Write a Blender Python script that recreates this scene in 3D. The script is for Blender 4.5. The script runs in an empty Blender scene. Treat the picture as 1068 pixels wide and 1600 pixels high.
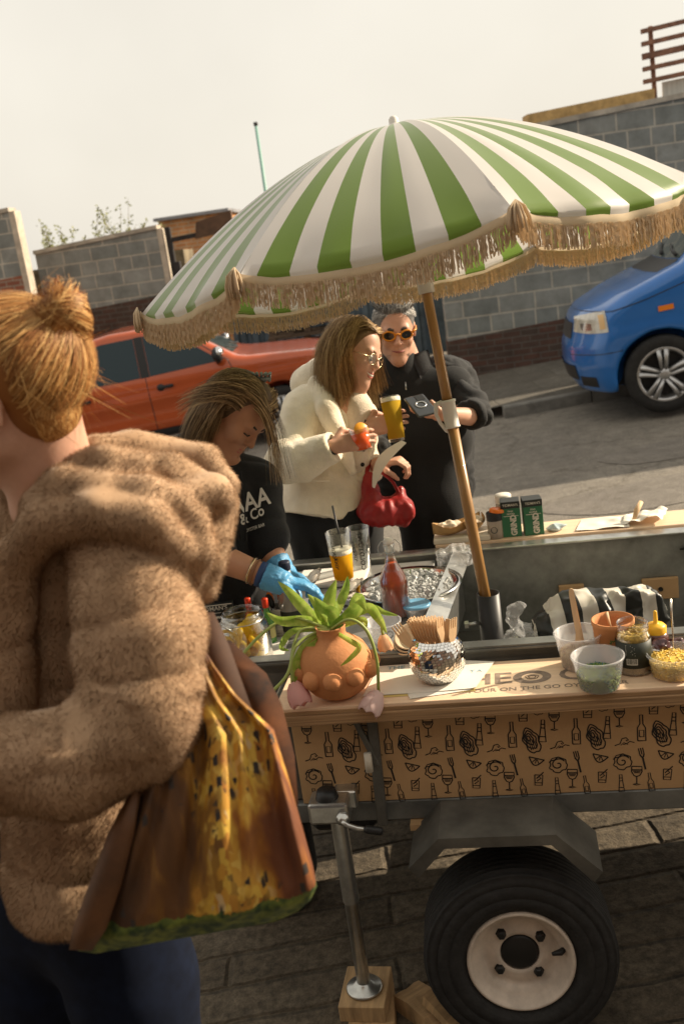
import bpy, bmesh, math, random
import numpy as np
from mathutils import Vector, Matrix, Euler, Quaternion

# ------------------------------------------------------------------ camera, sky, sun
S = bpy.context.scene
COL = S.collection
PITCH, ROLL, CAMH, FPX = math.radians(15), math.radians(8), 2.0, 1556.0
_rt0, _up0 = Vector((1, 0, 0)), Vector((0, math.sin(PITCH), math.cos(PITCH)))
FWD = Vector((0, math.cos(PITCH), -math.sin(PITCH)))
RT = _rt0 * math.cos(ROLL) - _up0 * math.sin(ROLL)
UP = _up0 * math.cos(ROLL) + _rt0 * math.sin(ROLL)
CAM = Vector((0, 0, CAMH))
cd = bpy.data.cameras.new('camera'); cam = bpy.data.objects.new('camera', cd); COL.objects.link(cam)
cam.matrix_world = Matrix(((RT.x, UP.x, -FWD.x, CAM.x), (RT.y, UP.y, -FWD.y, CAM.y), (RT.z, UP.z, -FWD.z, CAM.z), (0, 0, 0, 1)))
cd.sensor_fit = 'VERTICAL'; cd.sensor_height = 36; cd.sensor_width = 24; cd.lens = 36 * FPX / 1600
cd.clip_end = 500; cd.clip_start = 0.05
cd.dof.use_dof = True; cd.dof.focus_distance = 2.65; cd.dof.aperture_fstop = 4.5
S.camera = cam
S.view_settings.view_transform = 'Standard'; S.view_settings.look = 'None'
S.view_settings.exposure = 0.68; S.view_settings.gamma = 1.0

SUN_AZ, SUN_EL = math.radians(17), math.radians(29)
SUN_DIR = Vector((math.cos(SUN_EL) * math.cos(SUN_AZ), math.cos(SUN_EL) * math.sin(SUN_AZ), math.sin(SUN_EL)))
W = bpy.data.worlds.new('World'); S.world = W; W.use_nodes = True
nt = W.node_tree; bgn = nt.nodes['Background']
sky = nt.nodes.new('ShaderNodeTexSky'); sky.sky_type = 'NISHITA'; sky.sun_disc = False
sky.sun_elevation = SUN_EL; sky.sun_rotation = math.pi / 2 - SUN_AZ; sky.dust_density = 4.0; sky.air_density = 1.5
tcw = nt.nodes.new('ShaderNodeTexCoord')                      # thin bright cloud over the whole sky, a little uneven
nz = nt.nodes.new('ShaderNodeTexNoise'); nz.inputs['Scale'].default_value = 1.6; nz.inputs['Detail'].default_value = 5
rw = nt.nodes.new('ShaderNodeValToRGB')
rw.color_ramp.elements[0].position = .3; rw.color_ramp.elements[0].color = (6.5, 6.05, 5.25, 1)
rw.color_ramp.elements[1].position = .72; rw.color_ramp.elements[1].color = (8.6, 8.05, 7.05, 1)
mw = nt.nodes.new('ShaderNodeMix'); mw.data_type = 'RGBA'; mw.inputs[0].default_value = .9
nt.links.new(tcw.outputs['Generated'], nz.inputs['Vector']); nt.links.new(nz.outputs['Fac'], rw.inputs['Fac'])
nt.links.new(sky.outputs['Color'], mw.inputs[6]); nt.links.new(rw.outputs['Color'], mw.inputs[7])
nt.links.new(mw.outputs[2], bgn.inputs['Color']); bgn.inputs['Strength'].default_value = 0.079
sl = bpy.data.lights.new('sun', 'SUN'); sl.energy = 5.0; sl.angle = math.radians(0.6); sl.color = (1, .85, .65)
so = bpy.data.objects.new('sun', sl); COL.objects.link(so)
so.location = (8, 6, 8); so.rotation_euler = SUN_DIR.to_track_quat('Z', 'Y').to_euler()

# ------------------------------------------------------------------ helpers
rnd = random.Random(11); rng = np.random.default_rng(11)
PSI = math.radians(-10.2)

def P(px, py, d):
    """point at depth d (m) seen at photo pixel (px, py)"""
    return CAM + (FWD + RT * ((px - 534) / FPX) - UP * ((py - 800) / FPX)) * d
def G(px, py, z):
    r = FWD + RT * ((px - 534) / FPX) - UP * ((py - 800) / FPX)
    return CAM + r * ((z - CAMH) / r.z)
def Y(px, py, y):
    r = FWD + RT * ((px - 534) / FPX) - UP * ((py - 800) / FPX)
    return CAM + r * (y / r.y)
TO = Vector((-0.238, 2.299, 0.0)); TU = Vector((math.cos(PSI), math.sin(PSI), 0)); TV = Vector((-math.sin(PSI), math.cos(PSI), 0))
def T(u, v, z): return TO + TU * u + TV * v + Vector((0, 0, z))
TR = Matrix.Rotation(PSI, 3, 'Z')
def ground_z(x, y): return -0.05 + 0.05 * (x - .3) + 0.02 * (y - 2.2)

_mats = {}
def mat(name, col, rough=.6, metal=0., var=None, bump=None, trans=0., ior=1.45, sheen=0., coat=0., stretch=None, col2=None, spec=.5, ss=0., alpha=1., thin=False):
    """Principled with optional noise colour variation (scale, amount), bump (scale, strength), axis stretch."""
    if name in _mats: return _mats[name]
    m = bpy.data.materials.new(name); m.use_nodes = True; t = m.node_tree; b = t.nodes['Principled BSDF']
    I = b.inputs
    c = (*col, 1) if len(col) == 3 else col
    I['Base Color'].default_value = c; I['Roughness'].default_value = rough; I['Metallic'].default_value = metal
    I['Transmission Weight'].default_value = trans; I['IOR'].default_value = ior; I['Specular IOR Level'].default_value = spec
    I['Sheen Weight'].default_value = sheen; I['Sheen Roughness'].default_value = .4; I['Coat Weight'].default_value = coat; I['Coat Roughness'].default_value = .06
    I['Alpha'].default_value = alpha
    if ss: I['Subsurface Weight'].default_value = ss; I['Subsurface Radius'].default_value = (.01, .004, .002); I['Subsurface Scale'].default_value = .6
    if var or bump:
        tc = t.nodes.new('ShaderNodeTexCoord'); mp = t.nodes.new('ShaderNodeMapping')
        t.links.new(tc.outputs['Object'], mp.inputs['Vector'])
        if stretch: mp.inputs['Scale'].default_value = stretch
    if var:
        sc, am = var[:2]
        n = t.nodes.new('ShaderNodeTexNoise'); n.inputs['Scale'].default_value = sc; n.inputs['Detail'].default_value = 6; n.inputs['Roughness'].default_value = .62
        r = t.nodes.new('ShaderNodeValToRGB'); e = r.color_ramp.elements
        e[0].position = .32; e[1].position = .68
        lo = tuple(x * (1 - am) for x in c[:3]); hi = col2 or tuple(min(1, x * (1 + am * .7)) for x in c[:3])
        e[0].color = (*lo, 1); e[1].color = (*hi, 1)
        t.links.new(mp.outputs[0], n.inputs['Vector']); t.links.new(n.outputs['Fac'], r.inputs['Fac']); t.links.new(r.outputs['Color'], I['Base Color'])
    if bump:
        n2 = t.nodes.new('ShaderNodeTexNoise'); n2.inputs['Scale'].default_value = bump[0]; n2.inputs['Detail'].default_value = 5
        bp = t.nodes.new('ShaderNodeBump'); bp.inputs['Strength'].default_value = bump[1]; bp.inputs['Distance'].default_value = bump[2] if len(bump) > 2 else .01
        t.links.new(mp.outputs[0], n2.inputs['Vector']); t.links.new(n2.outputs['Fac'], bp.inputs['Height']); t.links.new(bp.outputs[0], I['Normal'])
    _mats[name] = m; return m

def glass(name, col=(1, 1, 1), rough=.02, ior=1.3):
    """thin-walled look: clear glass that lets light and shadows through softly"""
    if name in _mats: return _mats[name]
    m = bpy.data.materials.new(name); m.use_nodes = True; t = m.node_tree; b = t.nodes['Principled BSDF']; out = t.nodes['Material Output']
    b.inputs['Base Color'].default_value = (*col, 1); b.inputs['Roughness'].default_value = rough; b.inputs['Specular IOR Level'].default_value = .8
    tr = t.nodes.new('ShaderNodeBsdfTransparent'); tr.inputs['Color'].default_value = (*col, 1)
    gl = t.nodes.new('ShaderNodeBsdfGlossy'); gl.inputs['Roughness'].default_value = max(rough, .03)
    lw = t.nodes.new('ShaderNodeLayerWeight'); lw.inputs['Blend'].default_value = .35
    mx = t.nodes.new('ShaderNodeMixShader')
    t.links.new(lw.outputs['Facing'], mx.inputs[0]); t.links.new(tr.outputs[0], mx.inputs[1]); t.links.new(gl.outputs[0], mx.inputs[2]); t.links.new(mx.outputs[0], out.inputs['Surface'])
    _mats[name] = m; return m

def frosted(name, col=(.9, .9, .92), op=.35):
    """milky thin plastic"""
    if name in _mats: return _mats[name]
    m = bpy.data.materials.new(name); m.use_nodes = True; t = m.node_tree; b = t.nodes['Principled BSDF']; out = t.nodes['Material Output']
    b.inputs['Base Color'].default_value = (*col, 1); b.inputs['Roughness'].default_value = .25
    tr = t.nodes.new('ShaderNodeBsdfTransparent'); tr.inputs['Color'].default_value = (.95, .95, .95, 1)
    mx = t.nodes.new('ShaderNodeMixShader'); mx.inputs[0].default_value = op
    t.links.new(tr.outputs[0], mx.inputs[1]); t.links.new(b.outputs[0], mx.inputs[2]); t.links.new(mx.outputs[0], out.inputs['Surface'])
    _mats[name] = m; return m

def cloth_thru(name, build_col, trans=.35, rough=.85, gloss=0.):
    """fabric that lets some light through; build_col(tree) returns a colour socket or a tuple"""
    m = bpy.data.materials.new(name); m.use_nodes = True; t = m.node_tree; out = t.nodes['Material Output']
    t.nodes.remove(t.nodes['Principled BSDF'])
    d = t.nodes.new('ShaderNodeBsdfDiffuse'); l = t.nodes.new('ShaderNodeBsdfTranslucent'); mx = t.nodes.new('ShaderNodeMixShader')
    mx.inputs[0].default_value = trans
    c = build_col(t)
    for n in (d, l):
        if isinstance(c, tuple): n.inputs['Color'].default_value = (*c, 1)
        else: t.links.new(c, n.inputs['Color'])
    t.links.new(d.outputs[0], mx.inputs[1]); t.links.new(l.outputs[0], mx.inputs[2]); end = mx.outputs[0]
    if gloss:
        g = t.nodes.new('ShaderNodeBsdfGlossy'); g.inputs['Roughness'].default_value = .45; lw = t.nodes.new('ShaderNodeLayerWeight'); lw.inputs['Blend'].default_value = .5; m2 = t.nodes.new('ShaderNodeMixShader'); pw = t.nodes.new('ShaderNodeMath'); pw.operation = 'POWER'; pw.inputs[1].default_value = 3.5; ml = t.nodes.new('ShaderNodeMath'); ml.operation = 'MULTIPLY'; ml.inputs[1].default_value = gloss
        t.links.new(lw.outputs['Facing'], pw.inputs[0]); t.links.new(pw.outputs[0], ml.inputs[0]); t.links.new(ml.outputs[0], m2.inputs[0]); t.links.new(end, m2.inputs[1]); t.links.new(g.outputs[0], m2.inputs[2]); end = m2.outputs[0]
    t.links.new(end, out.inputs['Surface']); return m

def mlink(m, make):
    """node material whose base colour comes from make(tree, links) -> socket"""
    t = m.node_tree; b = t.nodes['Principled BSDF']; t.links.new(make(t), b.inputs['Base Color']); return m

_wm = {}
def wm(o): return _wm.get(o.name, Matrix())
def thing(name, label, cat, loc, rotz=0., group=None):
    o = bpy.data.objects.new(name, None); COL.objects.link(o); o.empty_display_size = .05
    o.location = loc; o.rotation_euler = (0, 0, rotz); o['label'] = label; o['category'] = cat
    if group: o['group'] = group
    _wm[o.name] = Matrix.Translation(Vector(loc)) @ Matrix.Rotation(rotz, 4, 'Z')
    return o
def tag(o, label=None, cat=None, group=None, kind=None):
    if label: o['label'] = label
    if cat: o['category'] = cat
    if group: o['group'] = group
    if kind: o['kind'] = kind
    return o
def dup(root, loc, rotz=0., label=None):
    def cp(o, par):
        c = o.copy(); COL.objects.link(c); c.parent = par
        for ch in list(o.children): cp(ch, c)
        return c
    r = cp(root, None); r.location = loc; r.rotation_euler = (0, 0, rotz)
    if label: r['label'] = label
    return r

_text_cache = {}
def text_geo(s, bold=0.0, shear=0.0):
    key = (s, bold, shear)
    if key not in _text_cache:
        cu = bpy.data.curves.new('lettering', 'FONT'); cu.body = s; cu.size = 1; cu.align_x = 'CENTER'; cu.align_y = 'CENTER'; cu.offset = bold; cu.shear = shear; cu.resolution_u = 3
        o = bpy.data.objects.new('lettering', cu); COL.objects.link(o)
        bpy.context.view_layer.update()
        me = bpy.data.meshes.new_from_object(o.evaluated_get(bpy.context.evaluated_depsgraph_get()))
        _text_cache[key] = ([v.co.copy() for v in me.vertices], [tuple(p.vertices) for p in me.polygons])
        bpy.data.objects.remove(o); bpy.data.curves.remove(cu); bpy.data.meshes.remove(me)
    return _text_cache[key]

class MB:
    def __init__(s): s.v = []; s.f = []; s.mi = []; s.sm = []
    def add(s, vs, fs, mi=0, smooth=True, M=None):
        n = len(s.v)
        s.v += [tuple(M @ Vector(v)) for v in vs] if M is not None else [tuple(v) for v in vs]
        s.f += [tuple(i + n for i in f) for f in fs]; s.mi += [mi] * len(fs); s.sm += [smooth] * len(fs); return s
    def box(s, c, size, rot=None, bev=0., mi=0, M=None, seg=1):
        b = bmesh.new(); bmesh.ops.create_cube(b, size=1)
        for v in b.verts: v.co = Vector((v.co.x * size[0], v.co.y * size[1], v.co.z * size[2]))
        if bev: bmesh.ops.bevel(b, geom=b.edges[:] , offset=bev, segments=seg, affect='EDGES', profile=.5)
        R = rot.to_4x4() if rot is not None else Matrix()
        X = Matrix.Translation(Vector(c)) @ R
        if M is not None: X = M @ X
        b.verts.index_update()
        s.add([X @ v.co for v in b.verts], [[v.index for v in f.verts] for f in b.faces], mi, False); b.free(); return s
    def tube(s, pts, r, n=8, mi=0, caps=True, smooth=True, flat=None, up=None):
        pts = [Vector(p) for p in pts]; m = len(pts); rs = r if isinstance(r, (list, tuple)) else [r] * m
        vs = []; prev = Vector(up) if up is not None else None
        for i, p in enumerate(pts):
            t = (pts[min(i + 1, m - 1)] - pts[max(i - 1, 0)]).normalized()
            if prev is None: prev = t.orthogonal()
            a = (prev - t * prev.dot(t));
            a = a.normalized() if a.length > 1e-6 else t.orthogonal().normalized()
            prev = a; b = t.cross(a)
            fl = flat if flat is not None else 1.
            for k in range(n):
                w = 2 * math.pi * k / n
                vs.append(p + (a * math.cos(w) + b * math.sin(w) * fl) * rs[i])
        fs = [(i * n + k, i * n + (k + 1) % n, (i + 1) * n + (k + 1) % n, (i + 1) * n + k) for i in range(m - 1) for k in range(n)]
        if caps: fs += [tuple(range(n))[::-1], tuple((m - 1) * n + k for k in range(n))]
        return s.add(vs, fs, mi, smooth)
    def lathe(s, prof, n=32, M=None, mi=0, closed=False, smooth=True):
        vs = []; m = len(prof)
        for r, z in prof:
            for k in range(n): w = 2 * math.pi * k / n; vs.append((max(r, 1e-5) * math.cos(w), max(r, 1e-5) * math.sin(w), z))
        rows = m if closed else m - 1
        fs = [(i * n + k, i * n + (k + 1) % n, ((i + 1) % m) * n + (k + 1) % n, ((i + 1) % m) * n + k) for i in range(rows) for k in range(n)]
        return s.add(vs, fs, mi, smooth, M)
    def loft(s, rings, caps=True, mi=0, smooth=True, M=None, closed=True):
        n = len(rings[0]); m = len(rings); vs = [v for r in rings for v in r]
        kk = n if closed else n - 1
        fs = [(i * n + k, i * n + (k + 1) % n, (i + 1) * n + (k + 1) % n, (i + 1) * n + k) for i in range(m - 1) for k in range(kk)]
        if caps and closed: fs += [tuple(range(n))[::-1], tuple((m - 1) * n + k for k in range(n))]
        return s.add(vs, fs, mi, smooth, M)
    def ell(s, c, r, rot=None, n=16, mi=0):
        r = (r, r, r) if not hasattr(r, '__len__') else r
        R = rot.to_4x4() if rot is not None else Matrix()
        prof = [(math.sin(math.pi * i / (n // 2)), -math.cos(math.pi * i / (n // 2))) for i in range(n // 2 + 1)]
        return s.lathe(prof, n, Matrix.Translation(Vector(c)) @ R @ Matrix.Diagonal((*r, 1)), mi)
    def prism(s, pts, th, M=None, mi=0, smooth=False):
        n = len(pts); vs = [(x, y, 0) for x, y in pts] + [(x, y, th) for x, y in pts]
        fs = [tuple(range(n))[::-1], tuple(range(n, 2 * n))] + [(k, (k + 1) % n, n + (k + 1) % n, n + k) for k in range(n)]
        return s.add(vs, fs, mi, smooth, M)
    def sheet(s, fn, nu, nv, mi=0, smooth=True):
        vs = [fn(i / nu, j / nv) for i in range(nu + 1) for j in range(nv + 1)]
        fs = [(i * (nv + 1) + j, (i + 1) * (nv + 1) + j, (i + 1) * (nv + 1) + j + 1, i * (nv + 1) + j + 1) for i in range(nu) for j in range(nv)]
        return s.add(vs, fs, mi, smooth)
    def text(s, st, size, M, mi=0, bold=0., sx=1., shear=0., warp=None):
        vs, fs = text_geo(st, bold, shear)
        vs = [Vector((v.x * size * sx, v.y * size, v.z)) for v in vs]
        if warp: vs = [warp(v) for v in vs]
        return s.add(vs, fs, mi, False, M)
    def build(s, name, mats, parent=None, local=False, normals=None, origin=None):
        mats = mats if isinstance(mats, (list, tuple)) else [mats]
        va = np.array(s.v, dtype=np.float64).reshape(-1, 3); loc = None
        if not local:
            if parent is not None:
                Mi = np.array(wm(parent).inverted()); va = va @ Mi[:3, :3].T + Mi[:3, 3]
            else:
                lo, hi = va.min(0), va.max(0); loc = np.array(origin) if origin is not None else np.array([(lo[0] + hi[0]) / 2, (lo[1] + hi[1]) / 2, lo[2]]); va = va - loc
        me = bpy.data.meshes.new(name); me.from_pydata(va.tolist(), [], s.f)
        me.polygons.foreach_set('material_index', s.mi); me.polygons.foreach_set('use_smooth', s.sm)
        for m in mats: me.materials.append(m)
        me.update()
        o = bpy.data.objects.new(name, me); COL.objects.link(o)
        if parent is not None:
            o.parent = parent; _wm[o.name] = wm(parent).copy()
        elif loc is not None:
            o.location = loc; _wm[o.name] = Matrix.Translation(Vector(loc))
        return o

def big_mesh(name, va, faces, mats, parent=None, mi=None, smooth=True, normals=None):
    """fast path for numpy geometry; faces an (n,k) int array"""
    va = np.asarray(va, dtype=np.float64); loc = None
    if parent is not None:
        Mi = np.array(wm(parent).inverted()); va = va @ Mi[:3, :3].T + Mi[:3, 3]
    else:
        lo, hi = va.min(0), va.max(0); loc = np.array([(lo[0] + hi[0]) / 2, (lo[1] + hi[1]) / 2, lo[2]]); va = va - loc
    me = bpy.data.meshes.new(name); nf, k = faces.shape
    me.vertices.add(len(va)); me.vertices.foreach_set('co', va.astype(np.float32).ravel())
    me.loops.add(nf * k); me.loops.foreach_set('vertex_index', faces.astype(np.int32).ravel())
    me.polygons.add(nf); me.polygons.foreach_set('loop_start', np.arange(0, nf * k, k, dtype=np.int32))
    me.polygons.foreach_set('use_smooth', np.full(nf, smooth))
    if mi is not None: me.polygons.foreach_set('material_index', np.asarray(mi, dtype=np.int32))
    for m in (mats if isinstance(mats, (list, tuple)) else [mats]): me.materials.append(m)
    me.update(calc_edges=True); me.validate()
    if normals is not None: me.normals_split_custom_set_from_vertices(np.asarray(normals, dtype=np.float32).tolist())
    o = bpy.data.objects.new(name, me); COL.objects.link(o)
    if parent is not None: o.parent = parent; _wm[o.name] = wm(parent).copy()
    else: o.location = loc; _wm[o.name] = Matrix.Translation(Vector(loc))
    return o

# ---- smooth implicit shapes -> one continuous skin
def A3(p): return np.array(tuple(p), dtype=float)
def cap(a, b, ra, rb=None, k=.01, op=1, flat=False):
    a, b = A3(a), A3(b); rb = ra if rb is None else rb; ba = b - a; L2 = max(ba @ ba, 1e-9)
    def fn(p):
        t = ((p - a) @ ba) / L2; tc = np.clip(t, 0, 1)
        d = np.linalg.norm(p - a - tc[..., None] * ba, axis=-1) - (ra + (rb - ra) * tc)
        if flat: d = np.maximum(d, np.maximum(-t, t - 1) * math.sqrt(L2))
        return d
    m = max(ra, rb); return (op, k, fn, np.minimum(a, b) - m, np.maximum(a, b) + m)
def ell(c, r, R=None, k=.01, op=1):
    c = A3(c); r = np.array(r if hasattr(r, '__len__') else (r, r, r), dtype=float); Ri = np.array(R.to_3x3().transposed()) if R is not None else np.eye(3)
    def fn(p):
        q = (p - c) @ Ri.T; k0 = np.linalg.norm(q / r, axis=-1); k1 = np.linalg.norm(q / r ** 2, axis=-1)
        return k0 * (k0 - 1) / np.maximum(k1, 1e-9)
    m = r.max(); return (op, k, fn, c - m, c + m)
def chain(pts, rs, k=.01):
    return [cap(pts[i], pts[i + 1], rs[i], rs[i + 1], k) for i in range(len(pts) - 1)]
def sdf_eval(prims, pts):
    f = np.full(len(pts), 10.)
    for op, k, fn, lo, hi in prims: f = comb(f, fn(pts), op, k)
    return f
def comb(f, d, op, k):
    if op < 0: d = -d; h = np.clip(.5 - .5 * (f - d) / k, 0, 1); return f * (1 - h) + d * h + k * h * (1 - h)
    h = np.clip(.5 + .5 * (f - d) / k, 0, 1); return f * (1 - h) + d * h - k * h * (1 - h)
def sdf_mesh(prims, h, smooth=2, warp=None):
    un = [q for q in prims if q[0] > 0]
    lo = np.min([q[3] for q in un], 0) - 3 * h; hi = np.max([q[4] for q in un], 0) + 3 * h
    n = np.ceil((hi - lo) / h).astype(int) + 1; F = np.full(n, .2, dtype=np.float32)
    ax = [lo[i] + h * np.arange(n[i]) for i in range(3)]
    for op, k, fn, a, b in prims:
        i0 = np.clip(((a - k * 1.5 - lo) / h).astype(int) - 2, 0, n - 1); i1 = np.clip(((b + k * 1.5 - lo) / h).astype(int) + 3, 1, n)
        if np.any(i1 <= i0): continue
        sl_ = tuple(slice(i0[j], i1[j]) for j in range(3))
        g = np.stack(np.meshgrid(*[ax[j][sl_[j]] for j in range(3)], indexing='ij'), -1)
        if warp is not None: g = g + warp(g)
        F[sl_] = comb(F[sl_], fn(g), op, k)
    F[0] = F[-1] = .2; F[:, 0] = F[:, -1] = .2; F[:, :, 0] = F[:, :, -1] = .2
    ins = F < 0
    c = np.zeros(n - 1, dtype=np.int8)
    for dx in (0, 1):
        for dy in (0, 1):
            for dz in (0, 1): c += ins[dx:n[0] - 1 + dx, dy:n[1] - 1 + dy, dz:n[2] - 1 + dz]
    cells = np.argwhere((c > 0) & (c < 8)); idx = np.full(n - 1, -1, dtype=np.int64); idx[tuple(cells.T)] = np.arange(len(cells))
    acc = np.zeros((len(cells), 3)); cnt = np.zeros(len(cells))
    for axs in range(3):
        o1, o2 = [q for q in range(3) if q != axs]
        for a in (0, 1):
            for b in (0, 1):
                s0 = cells.copy(); s0[:, o1] += a; s0[:, o2] += b; s1 = s0.copy(); s1[:, axs] += 1
                f0 = F[tuple(s0.T)]; f1 = F[tuple(s1.T)]; cr = (f0 < 0) != (f1 < 0)
                t = np.where(cr, f0 / np.where(cr, f0 - f1, 1), 0); p = s0.astype(float); p[:, axs] += t
                acc[cr] += p[cr]; cnt[cr] += 1
    V = lo + h * acc / cnt[:, None]
    Q = []
    for axs in range(3):
        o1, o2 = (axs + 1) % 3, (axs + 2) % 3
        sa = [slice(0, m) for m in n]; sb = list(sa); sa[axs] = slice(0, n[axs] - 1); sb[axs] = slice(1, n[axs])
        A, B = ins[tuple(sa)], ins[tuple(sb)]
        e = np.argwhere(A != B); fl = A[tuple(e.T)]
        ok = (e[:, o1] > 0) & (e[:, o2] > 0); e, fl = e[ok], fl[ok]
        def cell(d1, d2): q = e.copy(); q[:, o1] -= d1; q[:, o2] -= d2; return idx[tuple(q.T)]
        q = np.stack([cell(1, 1), cell(0, 1), cell(0, 0), cell(1, 0)], 1); q[~fl] = q[~fl][:, ::-1]; Q.append(q)
    Q = np.concatenate(Q)
    for _ in range(smooth): V = relax(V, Q, .5)
    return V, Q
def relax(V, Q, w):
    a = np.zeros_like(V); c = np.zeros(len(V)); k = Q.shape[1]
    for i in range(k):
        i0, i1 = Q[:, i], Q[:, (i + 1) % k]
        np.add.at(a, i0, V[i1]); np.add.at(c, i0, 1); np.add.at(a, i1, V[i0]); np.add.at(c, i1, 1)
    return V * (1 - w) + w * a / np.maximum(c, 1)[:, None]
def vnormals(V, Q):
    nf = np.cross(V[Q[:, 2]] - V[Q[:, 0]], V[Q[:, 3 % Q.shape[1]]] - V[Q[:, 1]]); N = np.zeros_like(V)
    for i in range(Q.shape[1]): np.add.at(N, Q[:, i], nf)
    return N / np.maximum(np.linalg.norm(N, axis=1), 1e-12)[:, None]
def vnoise(p, sc, seed=0):
    """smooth value noise in [-1,1] at points p"""
    q = np.asarray(p) * sc + seed * 17.31; i = np.floor(q).astype(np.int64); f = q - i; f = f * f * (3 - 2 * f); r = 0
    for dx in (0, 1):
        for dy in (0, 1):
            for dz in (0, 1):
                hsh = ((i[..., 0] + dx) * 374761393 + (i[..., 1] + dy) * 668265263 + (i[..., 2] + dz) * 2147483647 + seed * 974711) & 0xffffffff
                hsh = ((hsh ^ (hsh >> 13)) * 1274126177) & 0xffffffff; hsh = hsh ^ (hsh >> 16)
                w = (f[..., 0] if dx else 1 - f[..., 0]) * (f[..., 1] if dy else 1 - f[..., 1]) * (f[..., 2] if dz else 1 - f[..., 2])
                r = r + w * ((hsh & 0xffff) / 32767.5 - 1)
    return r
def strands(paths, normals, width, taper=True):
    """paths (n,m,3) -> ribbon quads; normals (n,m,3) face outward and set the shading"""
    n, m, _ = paths.shape; tan = np.gradient(paths, axis=1); side = np.cross(tan, normals); side /= np.maximum(np.linalg.norm(side, axis=2, keepdims=True), 1e-9)
    w = np.asarray(width).reshape(-1, 1, 1) * (np.linspace(1, .25, m)[None, :, None] if taper else 1)
    V = np.stack([paths - side * w, paths + side * w], 2).reshape(-1, 3); NN = np.repeat(normals.reshape(n, m, 1, 3), 2, 2).reshape(-1, 3)
    b = (np.arange(n) * m * 2)[:, None] + (np.arange(m - 1) * 2)[None, :]; b = b.ravel()
    return V, np.stack([b, b + 1, b + 3, b + 2], 1), NN
def fur(V, Q, count, length, width, lean=(0, 0, -.4), seed=1, jitter=.5, flow=.0):
    r = np.random.default_rng(seed); N = vnormals(V, Q)
    c4 = V[Q]; ar = np.linalg.norm(np.cross(c4[:, 2] - c4[:, 0], c4[:, 3] - c4[:, 1]), axis=1); q = r.choice(len(Q), count, p=ar / ar.sum())
    a, b = r.random((2, count, 1)); w = [(1 - a) * (1 - b), a * (1 - b), a * b, (1 - a) * b]
    p = sum(V[Q[q, i]] * w[i] for i in range(4)); nn = sum(N[Q[q, i]] * w[i] for i in range(4))
    fl = np.stack([vnoise(p, 16, 40 + k) for k in range(3)], 1) * flow if flow else 0.
    d = nn + np.array(lean) + fl + r.normal(size=(count, 3)) * jitter; d /= np.linalg.norm(d, axis=1, keepdims=True)
    L = length * (.5 + r.random((count, 1))); s = np.cross(d, r.normal(size=(count, 3))); s /= np.linalg.norm(s, axis=1, keepdims=True)
    wd = width * (.6 + .8 * r.random((count, 1)))
    base = p - nn * length * .15
    VV = np.stack([base - s * wd, base + s * wd, base + d * L], 1).reshape(-1, 3)
    return VV, np.arange(count * 3).reshape(-1, 3), np.repeat(nn, 3, 0)

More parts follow.
